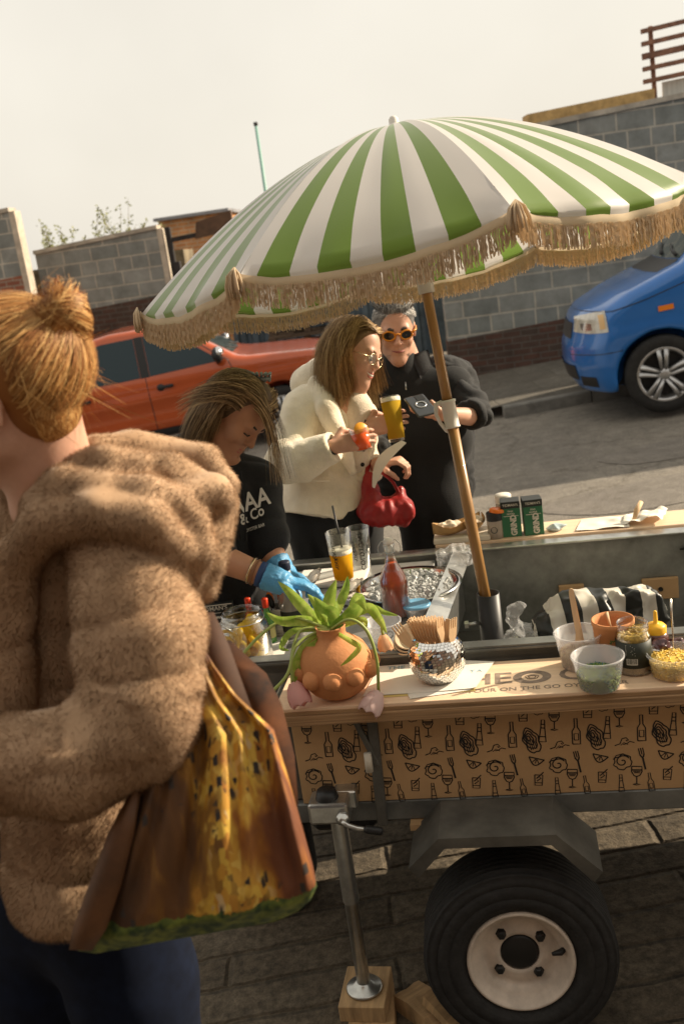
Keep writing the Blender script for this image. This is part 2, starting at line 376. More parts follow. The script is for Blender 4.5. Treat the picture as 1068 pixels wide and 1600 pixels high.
# ------------------------------------------------------------------ the setting
def asphalt(name, base, dark, grit, bump=.5, crack=None, bands=None):
    m = bpy.data.materials.new(name); m.use_nodes = True; t = m.node_tree; b = t.nodes['Principled BSDF']; b.inputs['Roughness'].default_value = .9; b.inputs['Specular IOR Level'].default_value = .25
    tc = t.nodes.new('ShaderNodeTexCoord')
    def noise(sc, det=6, ro=.65, vec=None):
        n = t.nodes.new('ShaderNodeTexNoise'); n.inputs['Scale'].default_value = sc; n.inputs['Detail'].default_value = det; n.inputs['Roughness'].default_value = ro
        t.links.new(vec or tc.outputs['Object'], n.inputs['Vector']); return n
    def ramp(src, p0, c0, p1, c1):
        r = t.nodes.new('ShaderNodeValToRGB'); e = r.color_ramp.elements; e[0].position = p0; e[0].color = (*c0, 1); e[1].position = p1; e[1].color = (*c1, 1); t.links.new(src, r.inputs['Fac']); return r.outputs['Color']
    def mul(a, c, fac=1.):
        x = t.nodes.new('ShaderNodeMix'); x.data_type = 'RGBA'; x.blend_type = 'MULTIPLY'; x.inputs[0].default_value = fac; t.links.new(a, x.inputs[6]); t.links.new(c, x.inputs[7]); return x.outputs[2]
    big = noise(.9, 5); fine = noise(grit, 4, .8); mid = noise(9, 6, .7)
    c = ramp(big.outputs['Fac'], .35, dark, .65, base)
    c = mul(c, ramp(fine.outputs['Fac'], .36, (.42, .42, .42), .66, (1.3, 1.28, 1.22)), .85)
    c = mul(c, ramp(mid.outputs['Fac'], .3, (.6, .58, .55), .7, (1.15, 1.15, 1.15)), .7)
    h = fine.outputs['Fac']
    if crack:
        v = t.nodes.new('ShaderNodeTexVoronoi'); v.feature = 'DISTANCE_TO_EDGE'; v.inputs['Scale'].default_value = crack
        ad = t.nodes.new('ShaderNodeVectorMath'); ad.operation = 'ADD'; sc_ = t.nodes.new('ShaderNodeVectorMath'); sc_.operation = 'SCALE'; sc_.inputs['Scale'].default_value = .5
        nn = noise(2.2, 4); t.links.new(nn.outputs['Color'], sc_.inputs[0]); t.links.new(tc.outputs['Object'], ad.inputs[0]); t.links.new(sc_.outputs[0], ad.inputs[1]); t.links.new(ad.outputs[0], v.inputs['Vector'])
        c = mul(c, ramp(v.outputs['Distance'], 0., (.5, .48, .45), .012, (1, 1, 1)), .6)
    if bands:      # cast grooves across the slabs
        br = t.nodes.new('ShaderNodeTexBrick'); br.inputs['Scale'].default_value = 1; br.inputs['Brick Width'].default_value = bands[0]; br.inputs['Row Height'].default_value = bands[1]; br.inputs['Mortar Size'].default_value = .016; br.inputs['Mortar Smooth'].default_value = 1.; br.offset = .37
        br.inputs['Color1'].default_value = (1, 1, 1, 1); br.inputs['Color2'].default_value = (.82, .8, .78, 1); br.inputs['Mortar'].default_value = (.7, .67, .62, 1)
        wv = t.nodes.new('ShaderNodeVectorMath'); wv.operation = 'ADD'; ws = t.nodes.new('ShaderNodeVectorMath'); ws.operation = 'SCALE'; ws.inputs['Scale'].default_value = .035
        n5 = noise(5, 4); t.links.new(n5.outputs['Color'], ws.inputs[0]); t.links.new(tc.outputs['Object'], wv.inputs[0]); t.links.new(ws.outputs[0], wv.inputs[1]); t.links.new(wv.outputs[0], br.inputs['Vector'])
        c = mul(c, br.outputs['Color'], .7)
        mm = t.nodes.new('ShaderNodeMath'); mm.operation = 'MULTIPLY_ADD'; mm.inputs[1].default_value = -1.2; t.links.new(br.outputs['Fac'], mm.inputs[0]); t.links.new(mid.outputs['Fac'], mm.inputs[2]); h = mm.outputs[0]
    t.links.new(c, b.inputs['Base Color'])
    bp = t.nodes.new('ShaderNodeBump'); bp.inputs['Strength'].default_value = bump; bp.inputs['Distance'].default_value = .012; t.links.new(h, bp.inputs['Height']); t.links.new(bp.outputs[0], b.inputs['Normal'])
    return m

def _ss(a, b, x): t = max(0., min(1., (x - a) / (b - a))); return t * t * (3 - 2 * t)
def ground_z(x, y): return -0.05 + 0.06 * (max(-60, min(60, x)) - .3) - .22 * _ss(10.2, 13.2, y) * _ss(1.5, .3, x)
def sheet_on_ground(name, pts, dz, m, kind='structure', n=1):
    b = MB(); b.add([(x, y, ground_z(x, y) + dz) for x, y in pts], [tuple(range(len(pts)))], 0, False)
    return tag(b.build(name, m, origin=(0, 0, 0)), kind=kind)
b = MB()                                                            # one sheet to the horizon, following the street's grade
xs = [-400, -60, -20, -8, -4, -2, -1, 0, .3, .5, .7, .9, 1.1, 1.3, 1.5, 2, 4, 8, 20, 60, 400]; ys = [-60, 0, 6, 10.2] + [10.2 + .25 * k for k in range(1, 13)] + [14, 20, 60, 400]; ny = len(ys)
b.add([(x, y, ground_z(x, y) - .004) for x in xs for y in ys], [(i * ny + j, (i + 1) * ny + j, (i + 1) * ny + j + 1, i * ny + j + 1) for i in range(len(xs) - 1) for j in range(ny - 1)])
tag(b.build('road', asphalt('asphalt', (.33, .30, .26), (.245, .225, .2), 95, .8, crack=.6), origin=(0, 0, 0)), kind='structure')
yard = MB()                                                         # rough cast yard slabs the trailer stands on
c0 = [T(-5, -6, 0), T(6, -6, 0), T(6, 1.5, 0), T(-5, 1.5, 0)]
YM = asphalt('yard_slab', (.20, .163, .118), (.095, .078, .058), 34, 1.0, bands=(1.4, .14)); b = MB()
tp = [(p.x, p.y, ground_z(p.x, 0) + .030) for p in c0]; bt = [(x, y, z - .06) for x, y, z in tp]
b.add(tp + bt, [(0, 1, 2, 3)] + [((k + 1) % 4, k, k + 4, (k + 1) % 4 + 4) for k in range(4)], 0, False); tag(b.build('yard', YM, origin=(0, 0, 0)), kind='structure')
# far pavement with its kerb
pm = asphalt('pavement_stone', (.20, .185, .16), (.14, .13, .115), 80, .4, bands=(.9, .6)); km = mat('kerb_stone', (.2, .19, .17), .85, var=(6, .4), bump=(60, .3))
def kerb_y(x): return 10.1 - .04 * (x - 1.6)
b = MB()
q = [(1.52, kerb_y(1.52) + .14), (30, kerb_y(30) + .14), (30, 12.9), (1.52, 12.9)]
b.add([(x, y, ground_z(x, y) + .11) for x, y in q], [(0, 1, 2, 3)], 0, False); tag(b.build('pavement', pm, origin=(0, 0, 0)), kind='structure')
b = MB()
for i in range(-30, 30):
    x0, x1 = i * .9, i * .9 + .888
    if x0 < 1 or x0 > 14: continue
    vs = []
    for x in (x0, x1):
        for dy, dz in ((0, -.05), (.012, .105), (.03, .118), (.14, .114), (.14, -.05)): vs.append((x, kerb_y(x) + dy, ground_z(x, 0) + dz))
    b.add(vs, [(k, k + 5, (k + 1) % 5 + 5, (k + 1) % 5) for k in range(5)] + [(0, 1, 2, 3, 4), (9, 8, 7, 6, 5)], 0, False)
tag(b.build('kerb', km, origin=(0, 0, 0)), kind='structure')
# worn patches and a seam in the road surface
for k, (x, y, w, l) in enumerate([(2.4, 6.6, 1.0, .4), (3.2, 7.6, 1.2, .35), (-1.5, 5.6, .9, .8)]):
    pts = [(x + w * math.cos(a) * (1 + .12 * math.sin(3 * a + k)), y + l * math.sin(a) * (1 + .15 * math.cos(2 * a + k))) for a in [i * .3142 for i in range(20)]]
    sheet_on_ground('road_patch', pts, 0.0, asphalt('patched_asphalt%d' % k, (.29, .265, .235), (.225, .205, .185), 140, .6))

def brickwork(name, c1, c2, mortar, w, h, ms=.012, off=.5, rough=.9, sq=(1., 2)):
    m = bpy.data.materials.new(name); m.use_nodes = True; t = m.node_tree; b = t.nodes['Principled BSDF']; b.inputs['Roughness'].default_value = rough; b.inputs['Specular IOR Level'].default_value = .2
    tc = t.nodes.new('ShaderNodeTexCoord'); sp = t.nodes.new('ShaderNodeSeparateXYZ'); cb = t.nodes.new('ShaderNodeCombineXYZ'); ad = t.nodes.new('ShaderNodeMath'); ad.operation = 'ADD'
    t.links.new(tc.outputs['Object'], sp.inputs[0]); t.links.new(sp.outputs[0], ad.inputs[0]); t.links.new(sp.outputs[1], ad.inputs[1]); t.links.new(ad.outputs[0], cb.inputs[0]); t.links.new(sp.outputs[2], cb.inputs[1])
    br = t.nodes.new('ShaderNodeTexBrick'); br.offset = off; br.squash = sq[0]; br.squash_frequency = sq[1]
    for k, v in (('Scale', 1), ('Brick Width', w), ('Row Height', h), ('Mortar Size', ms), ('Mortar Smooth', .2), ('Bias', -.1)): br.inputs[k].default_value = v
    br.inputs['Color1'].default_value = (*c1, 1); br.inputs['Color2'].default_value = (*c2, 1); br.inputs['Mortar'].default_value = (*mortar, 1)
    t.links.new(cb.outputs[0], br.inputs['Vector'])
    n = t.nodes.new('ShaderNodeTexNoise'); n.inputs['Scale'].default_value = 3.5; n.inputs['Detail'].default_value = 8; n.inputs['Roughness'].default_value = .7; t.links.new(tc.outputs['Object'], n.inputs['Vector'])
    r = t.nodes.new('ShaderNodeValToRGB'); r.color_ramp.elements[0].position = .3; r.color_ramp.elements[0].color = (.55, .53, .5, 1); r.color_ramp.elements[1].position = .7; r.color_ramp.elements[1].color = (1.2, 1.18, 1.15, 1); t.links.new(n.outputs['Fac'], r.inputs['Fac'])
    x = t.nodes.new('ShaderNodeMix'); x.data_type = 'RGBA'; x.blend_type = 'MULTIPLY'; x.inputs[0].default_value = .8; t.links.new(br.outputs['Color'], x.inputs[6]); t.links.new(r.outputs['Color'], x.inputs[7]); t.links.new(x.outputs[2], b.inputs['Base Color'])
    iv = t.nodes.new('ShaderNodeMath'); iv.operation = 'MULTIPLY_ADD'; iv.inputs[1].default_value = -1; t.links.new(br.outputs['Fac'], iv.inputs[0]); t.links.new(n.outputs['Fac'], iv.inputs[2])
    bp = t.nodes.new('ShaderNodeBump'); bp.inputs['Strength'].default_value = .7; bp.inputs['Distance'].default_value = .01; t.links.new(iv.outputs[0], bp.inputs['Height']); t.links.new(bp.outputs[0], b.inputs['Normal'])
    return m
BLOCK = brickwork('grey_block', (.22, .235, .225), (.31, .315, .295), (.46, .43, .37), .45, .215, .012, sq=(.62, 3))
BRICK_D = brickwork('dark_brick', (.115, .062, .048), (.078, .06, .05), (.125, .105, .09), .225, .078, .010)
BRICK_R = brickwork('red_brick', (.30, .115, .07), (.22, .09, .06), (.30, .25, .2), .225, .078, .010)
BRICK_O = brickwork('orange_brick', (.55, .27, .12), (.48, .22, .1), (.5, .38, .26), .225, .078, .010)
PALE_END = mat('pale_sunlit_end', (.5, .43, .34), .9, var=(5, .3), bump=(30, .3)); COPING = mat('coping_stone', (.42, .37, .3), .9, var=(4, .4), bump=(25, .4))  # pale wall ends: the sun falling on them is put into this colour

def slope_prism(b, x0, x1, zb, zt, y0, y1, mi=0, g=.06, zt1=None):
    """wall piece whose courses follow the street's grade"""
    zt1 = zt if zt1 is None else zt1
    v = [(x0, y0, zb + g * x0), (x1, y0, zb + g * x1), (x1, y1, zb + g * x1), (x0, y1, zb + g * x0), (x0, y0, zt + g * x0), (x1, y0, zt1 + g * x1), (x1, y1, zt1 + g * x1), (x0, y1, zt + g * x0)]
    b.add(v, [(3, 2, 1, 0), (4, 5, 6, 7), (0, 1, 5, 4), (1, 2, 6, 5), (2, 3, 7, 6), (3, 0, 4, 7)], mi, False)
def wall(name, label, x0, x1, y, yaw, layers, thick=.24, coping=True, group=None, end=None):
    """layers: (part name, z bottom, z top, material); heights above the graded ground"""
    gz = ground_z(x0, y); L = x1 - x0
    t = thing(name, label, 'wall', (x0, y, gz), yaw, group)
    for k, (pn, zb, zt, m) in enumerate(layers):
        b = MB(); ov = .0 if k else .012
        slope_prism(b, -ov, L + ov * 0, zb, zt, -ov, thick); b.build(pn, m, t, local=True)
    zt = layers[-1][2]
    if coping: b = MB(); slope_prism(b, -.015, L + .015, zt, zt + .06, -.03, thick + .03); b.build('coping', COPING, t, local=True)
    if end: b = MB(); slope_prism(b, L + .0005, L + .09, 0, zt - .002, -.006, thick + .004); b.build('end_face', PALE_END, t, local=True)
    return t
WALL_R = wall('block_wall', 'long grey concrete block wall on dark brick behind the blue van', 1.62, 9.5, 12.62, math.radians(-3), [('brick_base', -.3, .60, BRICK_D), ('blockwork', .60, 2.88, BLOCK)])
WALL_M = wall('block_wall', 'low grey block wall on brown brick with a pale sunlit end, behind the orange pickup', -4.28, -2.26, 16.6, math.radians(-6), [('brick_base', -.3, 2.02, BRICK_D), ('blockwork', 2.02, 3.02, BLOCK)], end=True)
WALL_L = wall('block_wall', 'taller block wall over red brick at the left edge', -9.3, -4.3, 16.3, math.radians(-6), [('brick_base', -.3, 2.72, BRICK_R), ('blockwork', 2.72, 3.66, BLOCK)], end=True)

# corrugated blue-grey gate filling the gap between the walls
gm = mat('gate_steel', (.10, .135, .165), .55, .3, var=(4, .45), bump=(9, .15)); dk = mat('dark_steel', (.035, .03, .028), .6, .4, var=(8, .4))
t = thing('corrugated_gate', 'tall blue grey corrugated steel gate in the gap of the wall behind the man', 'gate', (-1.35, 16.9, ground_z(-1.35, 17)), math.radians(-4))
b = MB(); L = 3.7; n = 18
for i in range(n):
    x = L * i / n; w = L / n; g = .06
    p = [(x, 0), (x + w * .3, 0), (x + w * .42, -.045), (x + w * .88, -.045), (x + w, 0)]
    for k in range(4):
        (xa, ya), (xb, yb) = p[k], p[k + 1]
        b.add([(xa, ya, g * xa), (xb, yb, g * xb), (xb, yb, 1.95 + g * xb), (xa, ya, 1.95 + g * xa)], [(0, 1, 2, 3)], 0, False)
b.build('corrugated_panel', gm, t, local=True)
b = MB(); slope_prism(b, 0, L, 1.952, 2.04, -.06, .03); slope_prism(b, 0, L, .02, .10, -.08, -.05); b.build('frame', gm, t, local=True)
for x in (0.02, L - .06):
    b = MB(); b.box((x, -.075, 1.05 + .06 * x), (.08, .05, 2.0), bev=.006); b.build('post', gm, t, local=True)
b = MB(); b.box((L - .3, -.09, 1.0 + .06 * L), (.42, .04, 1.7), bev=.006); b.build('door_leaf', mat('gate_door', (.06, .085, .105), .5, .3, var=(5, .4)), t, local=True)

# stacked pallets in front of the gate
pal = mat('weathered_pallet', (.13, .09, .06), .9, var=(9, .6), stretch=(1, 1, 4))
for k in range(8):
    px0 = Vector((-.75, 15.9, ground_z(-.5, 16) + .15 * k))
    t = thing('pallet', ['weathered wooden pallet at the foot of the stack by the gate', 'second wooden pallet up in the stack by the gate', 'third wooden pallet up in the stack by the gate', 'fourth wooden pallet up in the stack by the gate', 'fifth wooden pallet up in the stack by the gate', 'sixth wooden pallet up in the stack by the gate', 'wooden pallet just under the top of the stack by the gate', 'wooden pallet on top of the stack by the gate'][k], 'pallet', px0, .03 * math.sin(k * 2.), 'pallets stacked by the gate')
    for dz, n_, ln, part in ((.012, 3, (1.2, .1, .022), 'bottom_board'), (.135, 5, (1.2, .12, .02), 'deck_board')):
        for i in range(n_):
            b = MB(); b.box((.6, -.4 + .8 * i / (n_ - 1) * .95 + .02, dz), ln); b.build(part, pal, t, local=True)
    for i in range(3):
        b = MB(); b.box((.06 + .54 * i, 0, .0735), (.09, .8, .09)); b.build('bearer', pal, t, local=True)

# behind the walls: brick house corner, steel post and rail, roof pieces, slatted frame, mast, weeds
t = thing('brick_house', 'sunlit orange brick house end beyond the low wall', 'house', (-2.75, 20.5, ground_z(-3, 19) - .55), -.1)
b = MB(); b.box((.65, 1.5, 1.95), (1.35, 3, 3.9)); b.build('wall', BRICK_O, t, local=True)
b = MB(); b.box((.65, 1.5, 3.93), (1.5, 3.2, .06)); b.build('roof', mat('grey_roof', (.24, .24, .26), .8, var=(5, .3)), t, local=True)
b = MB(); b.box((.85, -.04, 2.3), (.75, .06, .95), bev=.01); f_ = b.build('window', mat('window_frame', (.4, .42, .45), .5), t, local=True)
b = MB(); b.box((.85, -.075, 2.3), (.62, .01, .82)); b.build('pane', mat('far_glass', (.22, .26, .32), .15, spec=.8), f_, local=True)
t = thing('steel_gatepost', 'dark steel gate post with a rail arm at the end of the low wall', 'gate post', (-2.1, 16.4, ground_z(-2, 16.4) + .25), -.05)
b = MB(); b.box((0, 0, 1.38), (.09, .09, 2.76), bev=.008); b.build('post', dk, t, local=True)
b = MB(); b.box((.42, 0, 2.58), (.75, .06, .07), rot=Matrix.Rotation(-.06, 3, 'Y')); b.build('rail', dk, t, local=True)
b = MB(); b.box((.06, -.04, 2.05), (.12, .12, .34), bev=.01); b.build('latch_box', dk, t, local=True)
b = MB(); b.prism([(0, 0), (.62, .06), (.62, .36), (.05, .25)], .12, Matrix.Translation((.42, .05, 2.52)) @ Matrix.Rotation(math.pi / 2, 4, 'X')); b.build('sign_board', mat('brown_board', (.10, .055, .03), .7, var=(7, .4)), t, local=True)
t = thing('warehouse_roof', 'low pale pitched roof edge rising just over the block wall', 'roof', (2.35, 15.2, 1.9))
b = MB(); b.prism([(0, 0), (2.6, 0), (2.6, 1.24), (1.15, 1.02), (1.05, 1.16), (.25, .98), (0, .92)], 1.2, Matrix.Translation((0, 1.2, 0)) @ Matrix.Rotation(math.pi / 2, 4, 'X')); b.build('gable', mat('cream_board', (.52, .42, .27), .85, var=(6, .3)), t, local=True)
t = thing('warehouse_roof', 'ochre capped parapet running along the top of the block wall', 'parapet', (3.0, 13.3, 2.35))
b = MB(); slope_prism(b, 0, 1.62, 0, .88, 0, .3); b.build('parapet_wall', mat('ochre_board', (.5, .33, .14), .85, var=(8, .35)), t, local=True)
t = thing('slatted_frame', 'rusty slatted frame standing above the right end of the block wall', 'frame', (4.55, 13.3, ground_z(4.5, 13) + 2.94), -.05)
rust = mat('rusty_slat', (.22, .11, .07), .85, var=(12, .5))
for x in (.08, 1.5, 2.9):
    b = MB(); b.box((x, .06, .42 + .06 * x), (.05, .05, .98), rot=Matrix.Rotation(-.02, 3, 'Y'), bev=.006); b.build('upright', rust, t, local=True)
for k in range(5):
    b = MB(); b.box((1.48, 0, .28 + .155 * k + .09), (3.1, .035, .055 if k != 2 else .075), rot=Matrix.Rotation(-.062 - .006 * k, 3, 'Y'), bev=.004); b.build('slat', rust, t, local=True)
b = MB(); slope_prism(b, .2, 3.1, -.05, .24, .1, .13); b.build('translucent_sheet', mat('ribbed_plastic', (.55, .55, .52), .4, var=(30, .2), stretch=(1, 1, .02)), t, local=True)
t = thing('street_mast', 'thin mint green mast with a small cap beyond the umbrella', 'mast', (-.62, 21, ground_z(-.6, 21)))
b = MB(); b.tube([(0, 0, 0), (0, 0, 2.5), (0, 0, 4.75)], [.05, .04, .028], 10); b.build('pole', mat('mint_paint', (.22, .42, .36), .5), t, local=True)
b = MB(); b.box((0, 0, 4.79), (.085, .085, .07), bev=.015); b.build('cap', dk, t, local=True)

leafm = mat('weed_leaf', (.20, .21, .06), .6, var=(40, .5)); twig = mat('weed_twig', (.16, .12, .07), .9)
def weed(x, y, z, w, hgt, n, label, seed):
    r = random.Random(seed); t = thing('shrub', label, 'shrub', (x, y, z), 0, 'weeds behind the low wall')
    s = MB(); l = MB()
    for i in range(n):
        a = Vector((r.uniform(-w, w) * .5, r.uniform(-.3, .3), 0)); tip = a + Vector((r.uniform(-.35, .35), r.uniform(-.2, .2), hgt * r.uniform(.45, 1)))
        mid = (a + tip) / 2 + Vector((r.uniform(-.06, .06), 0, .05)); s.tube([a, mid, tip], [.008, .005, .002], 4)
        for k in range(46):
            f = r.random() ** 1.1; p = a.lerp(mid, f * 2) if f < .5 else mid.lerp(tip, f * 2 - 1); p = p + Vector((r.gauss(0, .035), r.gauss(0, .035), r.gauss(0, .03)))
            d = Vector((r.gauss(0, 1), r.gauss(0, 1), r.gauss(.2, .8))).normalized(); u = d.orthogonal().normalized(); L_ = r.uniform(.03, .075)
            l.add([p, p + d * L_ * .5 + u * L_ * .3, p + d * L_, p + d * L_ * .5 - u * L_ * .3], [(0, 1, 2, 3)], 0, False)
    s.build('stem', twig, t, local=True); l.build('foliage', leafm, t, local=True)
weed(-3.9, 17.3, 2.25, .8, .85, 12, 'dense low weed shrub against the tall wall end', 3)
weed(-3.3, 17.4, 2.2, .9, 1.05, 9, 'straggly taller weed with bare twigs over the low wall', 5)
weed(-2.7, 17.3, 2.3, .6, .6, 6, 'small sparse weed tuft near the far end of the low wall', 8)
b = MB(); b.box((-3.3, 17.9, 1.0), (2.6, 1.5, 2.5)); tag(b.build('earth_bank', mat('dry_earth', (.2, .16, .1), .95, var=(4, .5))), kind='structure')

# unseen dark building added behind the camera to block sky light from the front
t = thing('sky_blocker', 'long dark brick building added out of view to block sky light', 'light blocker', (0, -3.4, -.1), PSI)
b = MB(); b.box((0, -3, 3.0), (34, 6, 6.0)); b.build('wall', BRICK_D, t, local=True)
b = MB(); b.box((0, -3, 6.08), (34.4, 6.4, .16)); b.build('roof', mat('grey_roof', (.24, .24, .26)), t, local=True)
for i in range(7):
    b = MB(); b.box((-13.5 + 4.5 * i, .02, 3.2), (1.8, .08, 2.0), bev=.01); f_ = b.build('window', mat('window_frame', (.4, .42, .45)), t, local=True)
    b = MB(); b.box((-13.5 + 4.5 * i, .064, 3.2), (1.62, .01, 1.82)); b.build('pane', mat('far_glass', (.22, .26, .32)), f_, local=True)

# ------------------------------------------------------------------ vehicles
def poly_sd(p, poly):
    p = np.asarray(p); d = np.full(p.shape[:-1], 1e9); s = np.ones(p.shape[:-1]); n = len(poly); P_ = np.array(poly, dtype=float)
    for i in range(n):
        a, b_ = P_[i], P_[i - 1]; e = b_ - a; w = p - a; t = np.clip((w @ e) / (e @ e), 0, 1); q = w - t[..., None] * e; d = np.minimum(d, (q * q).sum(-1))
        c1 = p[..., 1] >= a[1]; c2 = p[..., 1] < b_[1]; c3 = e[0] * w[..., 1] > e[1] * w[..., 0]
        fl = (c1 & c2 & c3) | (~c1 & ~c2 & ~c3); s = np.where(fl, -s, s)
    return s * np.sqrt(d)
def smax(a, b, k): h = np.clip(.5 - .5 * (b - a) / k, 0, 1); return b * (1 - h) + a * h + k * h * (1 - h)
def car_sdf(profile, hw, length, height, arches, round_=.09, plan=.3, crease=None):
    def fn(p):
        x, y, z = p[..., 0], np.abs(p[..., 1]), p[..., 2]
        side = y - hw(x, z)
        pr = poly_sd(np.stack([x + plan * np.clip(y / .95, 0, 1.2) ** 3 * np.sign(length / 2 - x) * -1 * (np.abs(x - length / 2) / (length / 2)) ** 2, z], -1), profile)
        d = smax(pr, side, round_)
        for ax, az, r in arches:
            cyl = np.maximum(np.hypot(x - ax, z - az) - r, .55 - y); d = smax(d, -cyl, .015)
        return d
    return fn
def mesh_from_fn(fn, lo, hi, h):
    return sdf_mesh([(1, .001, fn, np.array(lo), np.array(hi))], h, smooth=2)
def march(fn, o, d, n=60, off=.004):
    o = np.array(o, dtype=float); d = np.array(d, dtype=float)
    for _ in range(n): o = o + d * (fn(o) * .85)[..., None]
    return o - d * off
def patch(fn, q, axis, nu=14, nv=8, off=.005):
    """q: 4 corner rows ((bottom pts), (top pts)) in side (x,z) or front (y,z) view -> grid of surface points"""
    bt, tp = [np.array(k, dtype=float) for k in q]
    def along(P_, t):
        t = np.asarray(t) * (len(P_) - 1); i = np.minimum(t.astype(int), len(P_) - 2); f = (t - i)[..., None]; return P_[i] * (1 - f) + P_[i + 1] * f
    u = np.linspace(0, 1, nu + 1); v = np.linspace(0, 1, nv + 1); A, B = along(bt, u), along(tp, u)
    g = A[:, None] * (1 - v[None, :, None]) + B[:, None] * v[None, :, None]
    if axis == 'L': o = np.stack([g[..., 0], np.full(g.shape[:2], 1.6), g[..., 1]], -1); d = (0, -1, 0)
    elif axis == 'R': o = np.stack([g[..., 0], np.full(g.shape[:2], -1.6), g[..., 1]], -1); d = (0, 1, 0)
    else: o = np.stack([np.full(g.shape[:2], -.6), g[..., 0], g[..., 1]], -1); d = (1, 0, 0)
    p = march(fn, o, d, off=off); b = MB(); nn = nv + 1
    fs = [(i * nn + j, (i + 1) * nn + j, (i + 1) * nn + j + 1, i * nn + j + 1) for i in range(nu) for j in range(nv)]
    b.add(p.reshape(-1, 3), fs); return b
def seam(fn, pts, axis, r=.006):
    pts = np.array(pts, dtype=float); dense = np.concatenate([pts[i] + (pts[i + 1] - pts[i]) * np.linspace(0, 1, 9)[:, None] for i in range(len(pts) - 1)])
    s = 1.6 if axis == 'L' else -1.6
    o = np.stack([dense[:, 0], np.full(len(dense), s), dense[:, 1]], -1); p = march(fn, o, (0, -np.sign(s), 0), off=-.002); p = p[np.abs(fn(p)) < .02]
    b = MB(); b.tube(p, r, 6); return b
RUB = mat('tyre_rubber', (.022, .021, .02), .85, var=(30, .3), bump=(90, .3)); TRIM = mat('black_trim', (.018, .018, .019), .5); ALLOY = mat('alloy_silver', (.5, .5, .5), .35, .85)
CARGLASS = mat('car_glass', (.012, .03, .04), .08, spec=.45); WSCREEN = mat('windscreen_glass', (.09, .115, .11), .04, spec=1., coat=.8)
def alloy_wheel(parent, x, y, z, r, side, spokes=5):
    """axis along y; side -1 faces -y (local)"""
    M = Matrix.Translation((x, y, z)) @ Matrix.Rotation(math.pi / 2, 4, 'X') if side < 0 else Matrix.Translation((x, y, z)) @ Matrix.Rotation(-math.pi / 2, 4, 'X')
    rr = r * .70
    b = MB(); b.lathe([(rr, -.10), (r * .95, -.10), (r, -.07), (r, .07), (r * .96, .098), (r * .80, .108), (rr, .095)], 48, M)
    w = b.build('wheel', RUB, parent, local=True)
    b = MB(); b.lathe([(rr, .096), (rr - .012, .10), (rr - .03, .085), (rr - .035, -.06), (.05, -.07), (0, -.07)], 48, M)
    b.build('rim', ALLOY, w, local=True)
    s = MB()
    for k in range(spokes):
        for dd in (-.13, .13):
            a = 2 * math.pi * k / spokes + math.pi / 2; p0 = (.045 * math.cos(a + dd * 3), .045 * math.sin(a + dd * 3)); p1 = ((rr - .015) * math.cos(a + dd * 1.15), (rr - .015) * math.sin(a + dd * 1.15))
            s.tube([M @ Vector((*p0, .075)), M @ Vector((*[(i + j) / 2 for i, j in zip(p0, p1)], .088)), M @ Vector((*p1, .09))], [.024, .026, .034], 8, flat=.6)
    s.lathe([(0, .092), (.045, .092), (.06, .075), (.06, .05)], 24, M)
    s.build('spokes', ALLOY, w, local=True)
    b = MB(); b.lathe([(0, -.02), (rr - .045, -.02)], 32, M); b.build('brake_disc', TRIM, w, local=True)

def place(t, loc, yaw, roll):
    t.location = loc; t.rotation_euler = Euler((0, roll, yaw), 'XYZ'); _wm[t.name] = Matrix.Translation(Vector(loc)) @ t.rotation_euler.to_matrix().to_4x4()
GR = math.atan(.06)
# ---- blue van, nose to the left of the picture
VP = [(.10, .24), (.03, .36), (0, .50), (.015, .66), (.06, .78), (.10, .92), (.17, 1.0), (.42, 1.11), (.80, 1.225), (.98, 1.28), (1.38, 1.60), (1.72, 1.84), (1.95, 1.92), (2.4, 1.965), (4.5, 1.95), (4.78, 1.88), (4.86, 1.3), (4.89, .6), (4.84, .3), (4.7, .22)]
def vhw(x, z): return .95 - np.clip((z - 1.05) / .9, 0, 1) ** 1.3 * .15 - .02 * np.clip((.5 - z) / .3, 0, 1) + .012 * np.exp(-((z - .74) / .07) ** 2)
VF = car_sdf(VP, vhw, 4.89, 1.96, [(.80, .34, .405), (3.93, .34, .405)], .10, .38)
BLUE = mat('blue_paint', (.012, .15, .50), .28, .15, coat=.9, var=(1.5, .12)); LENS = mat('headlight_glass', (.55, .52, .45), .12, coat=1., var=(16, .25)); AMBER = mat('amber_lens', (.8, .22, .02), .3)
van = thing('van', 'bright blue van with silver alloy wheels parked at the right', 'van', (0, 0, 0))
place(van, tuple(Vector((3.02, 8.72, ground_z(2.97, 8.8))) - Matrix.Rotation(math.radians(-10), 3, 'Z') @ Vector((.80, -.93, 0))), math.radians(-10), -GR)
V_, Q_ = mesh_from_fn(VF, (-.02, -1.0, .18), (4.95, 1.0, 2.0), .024)
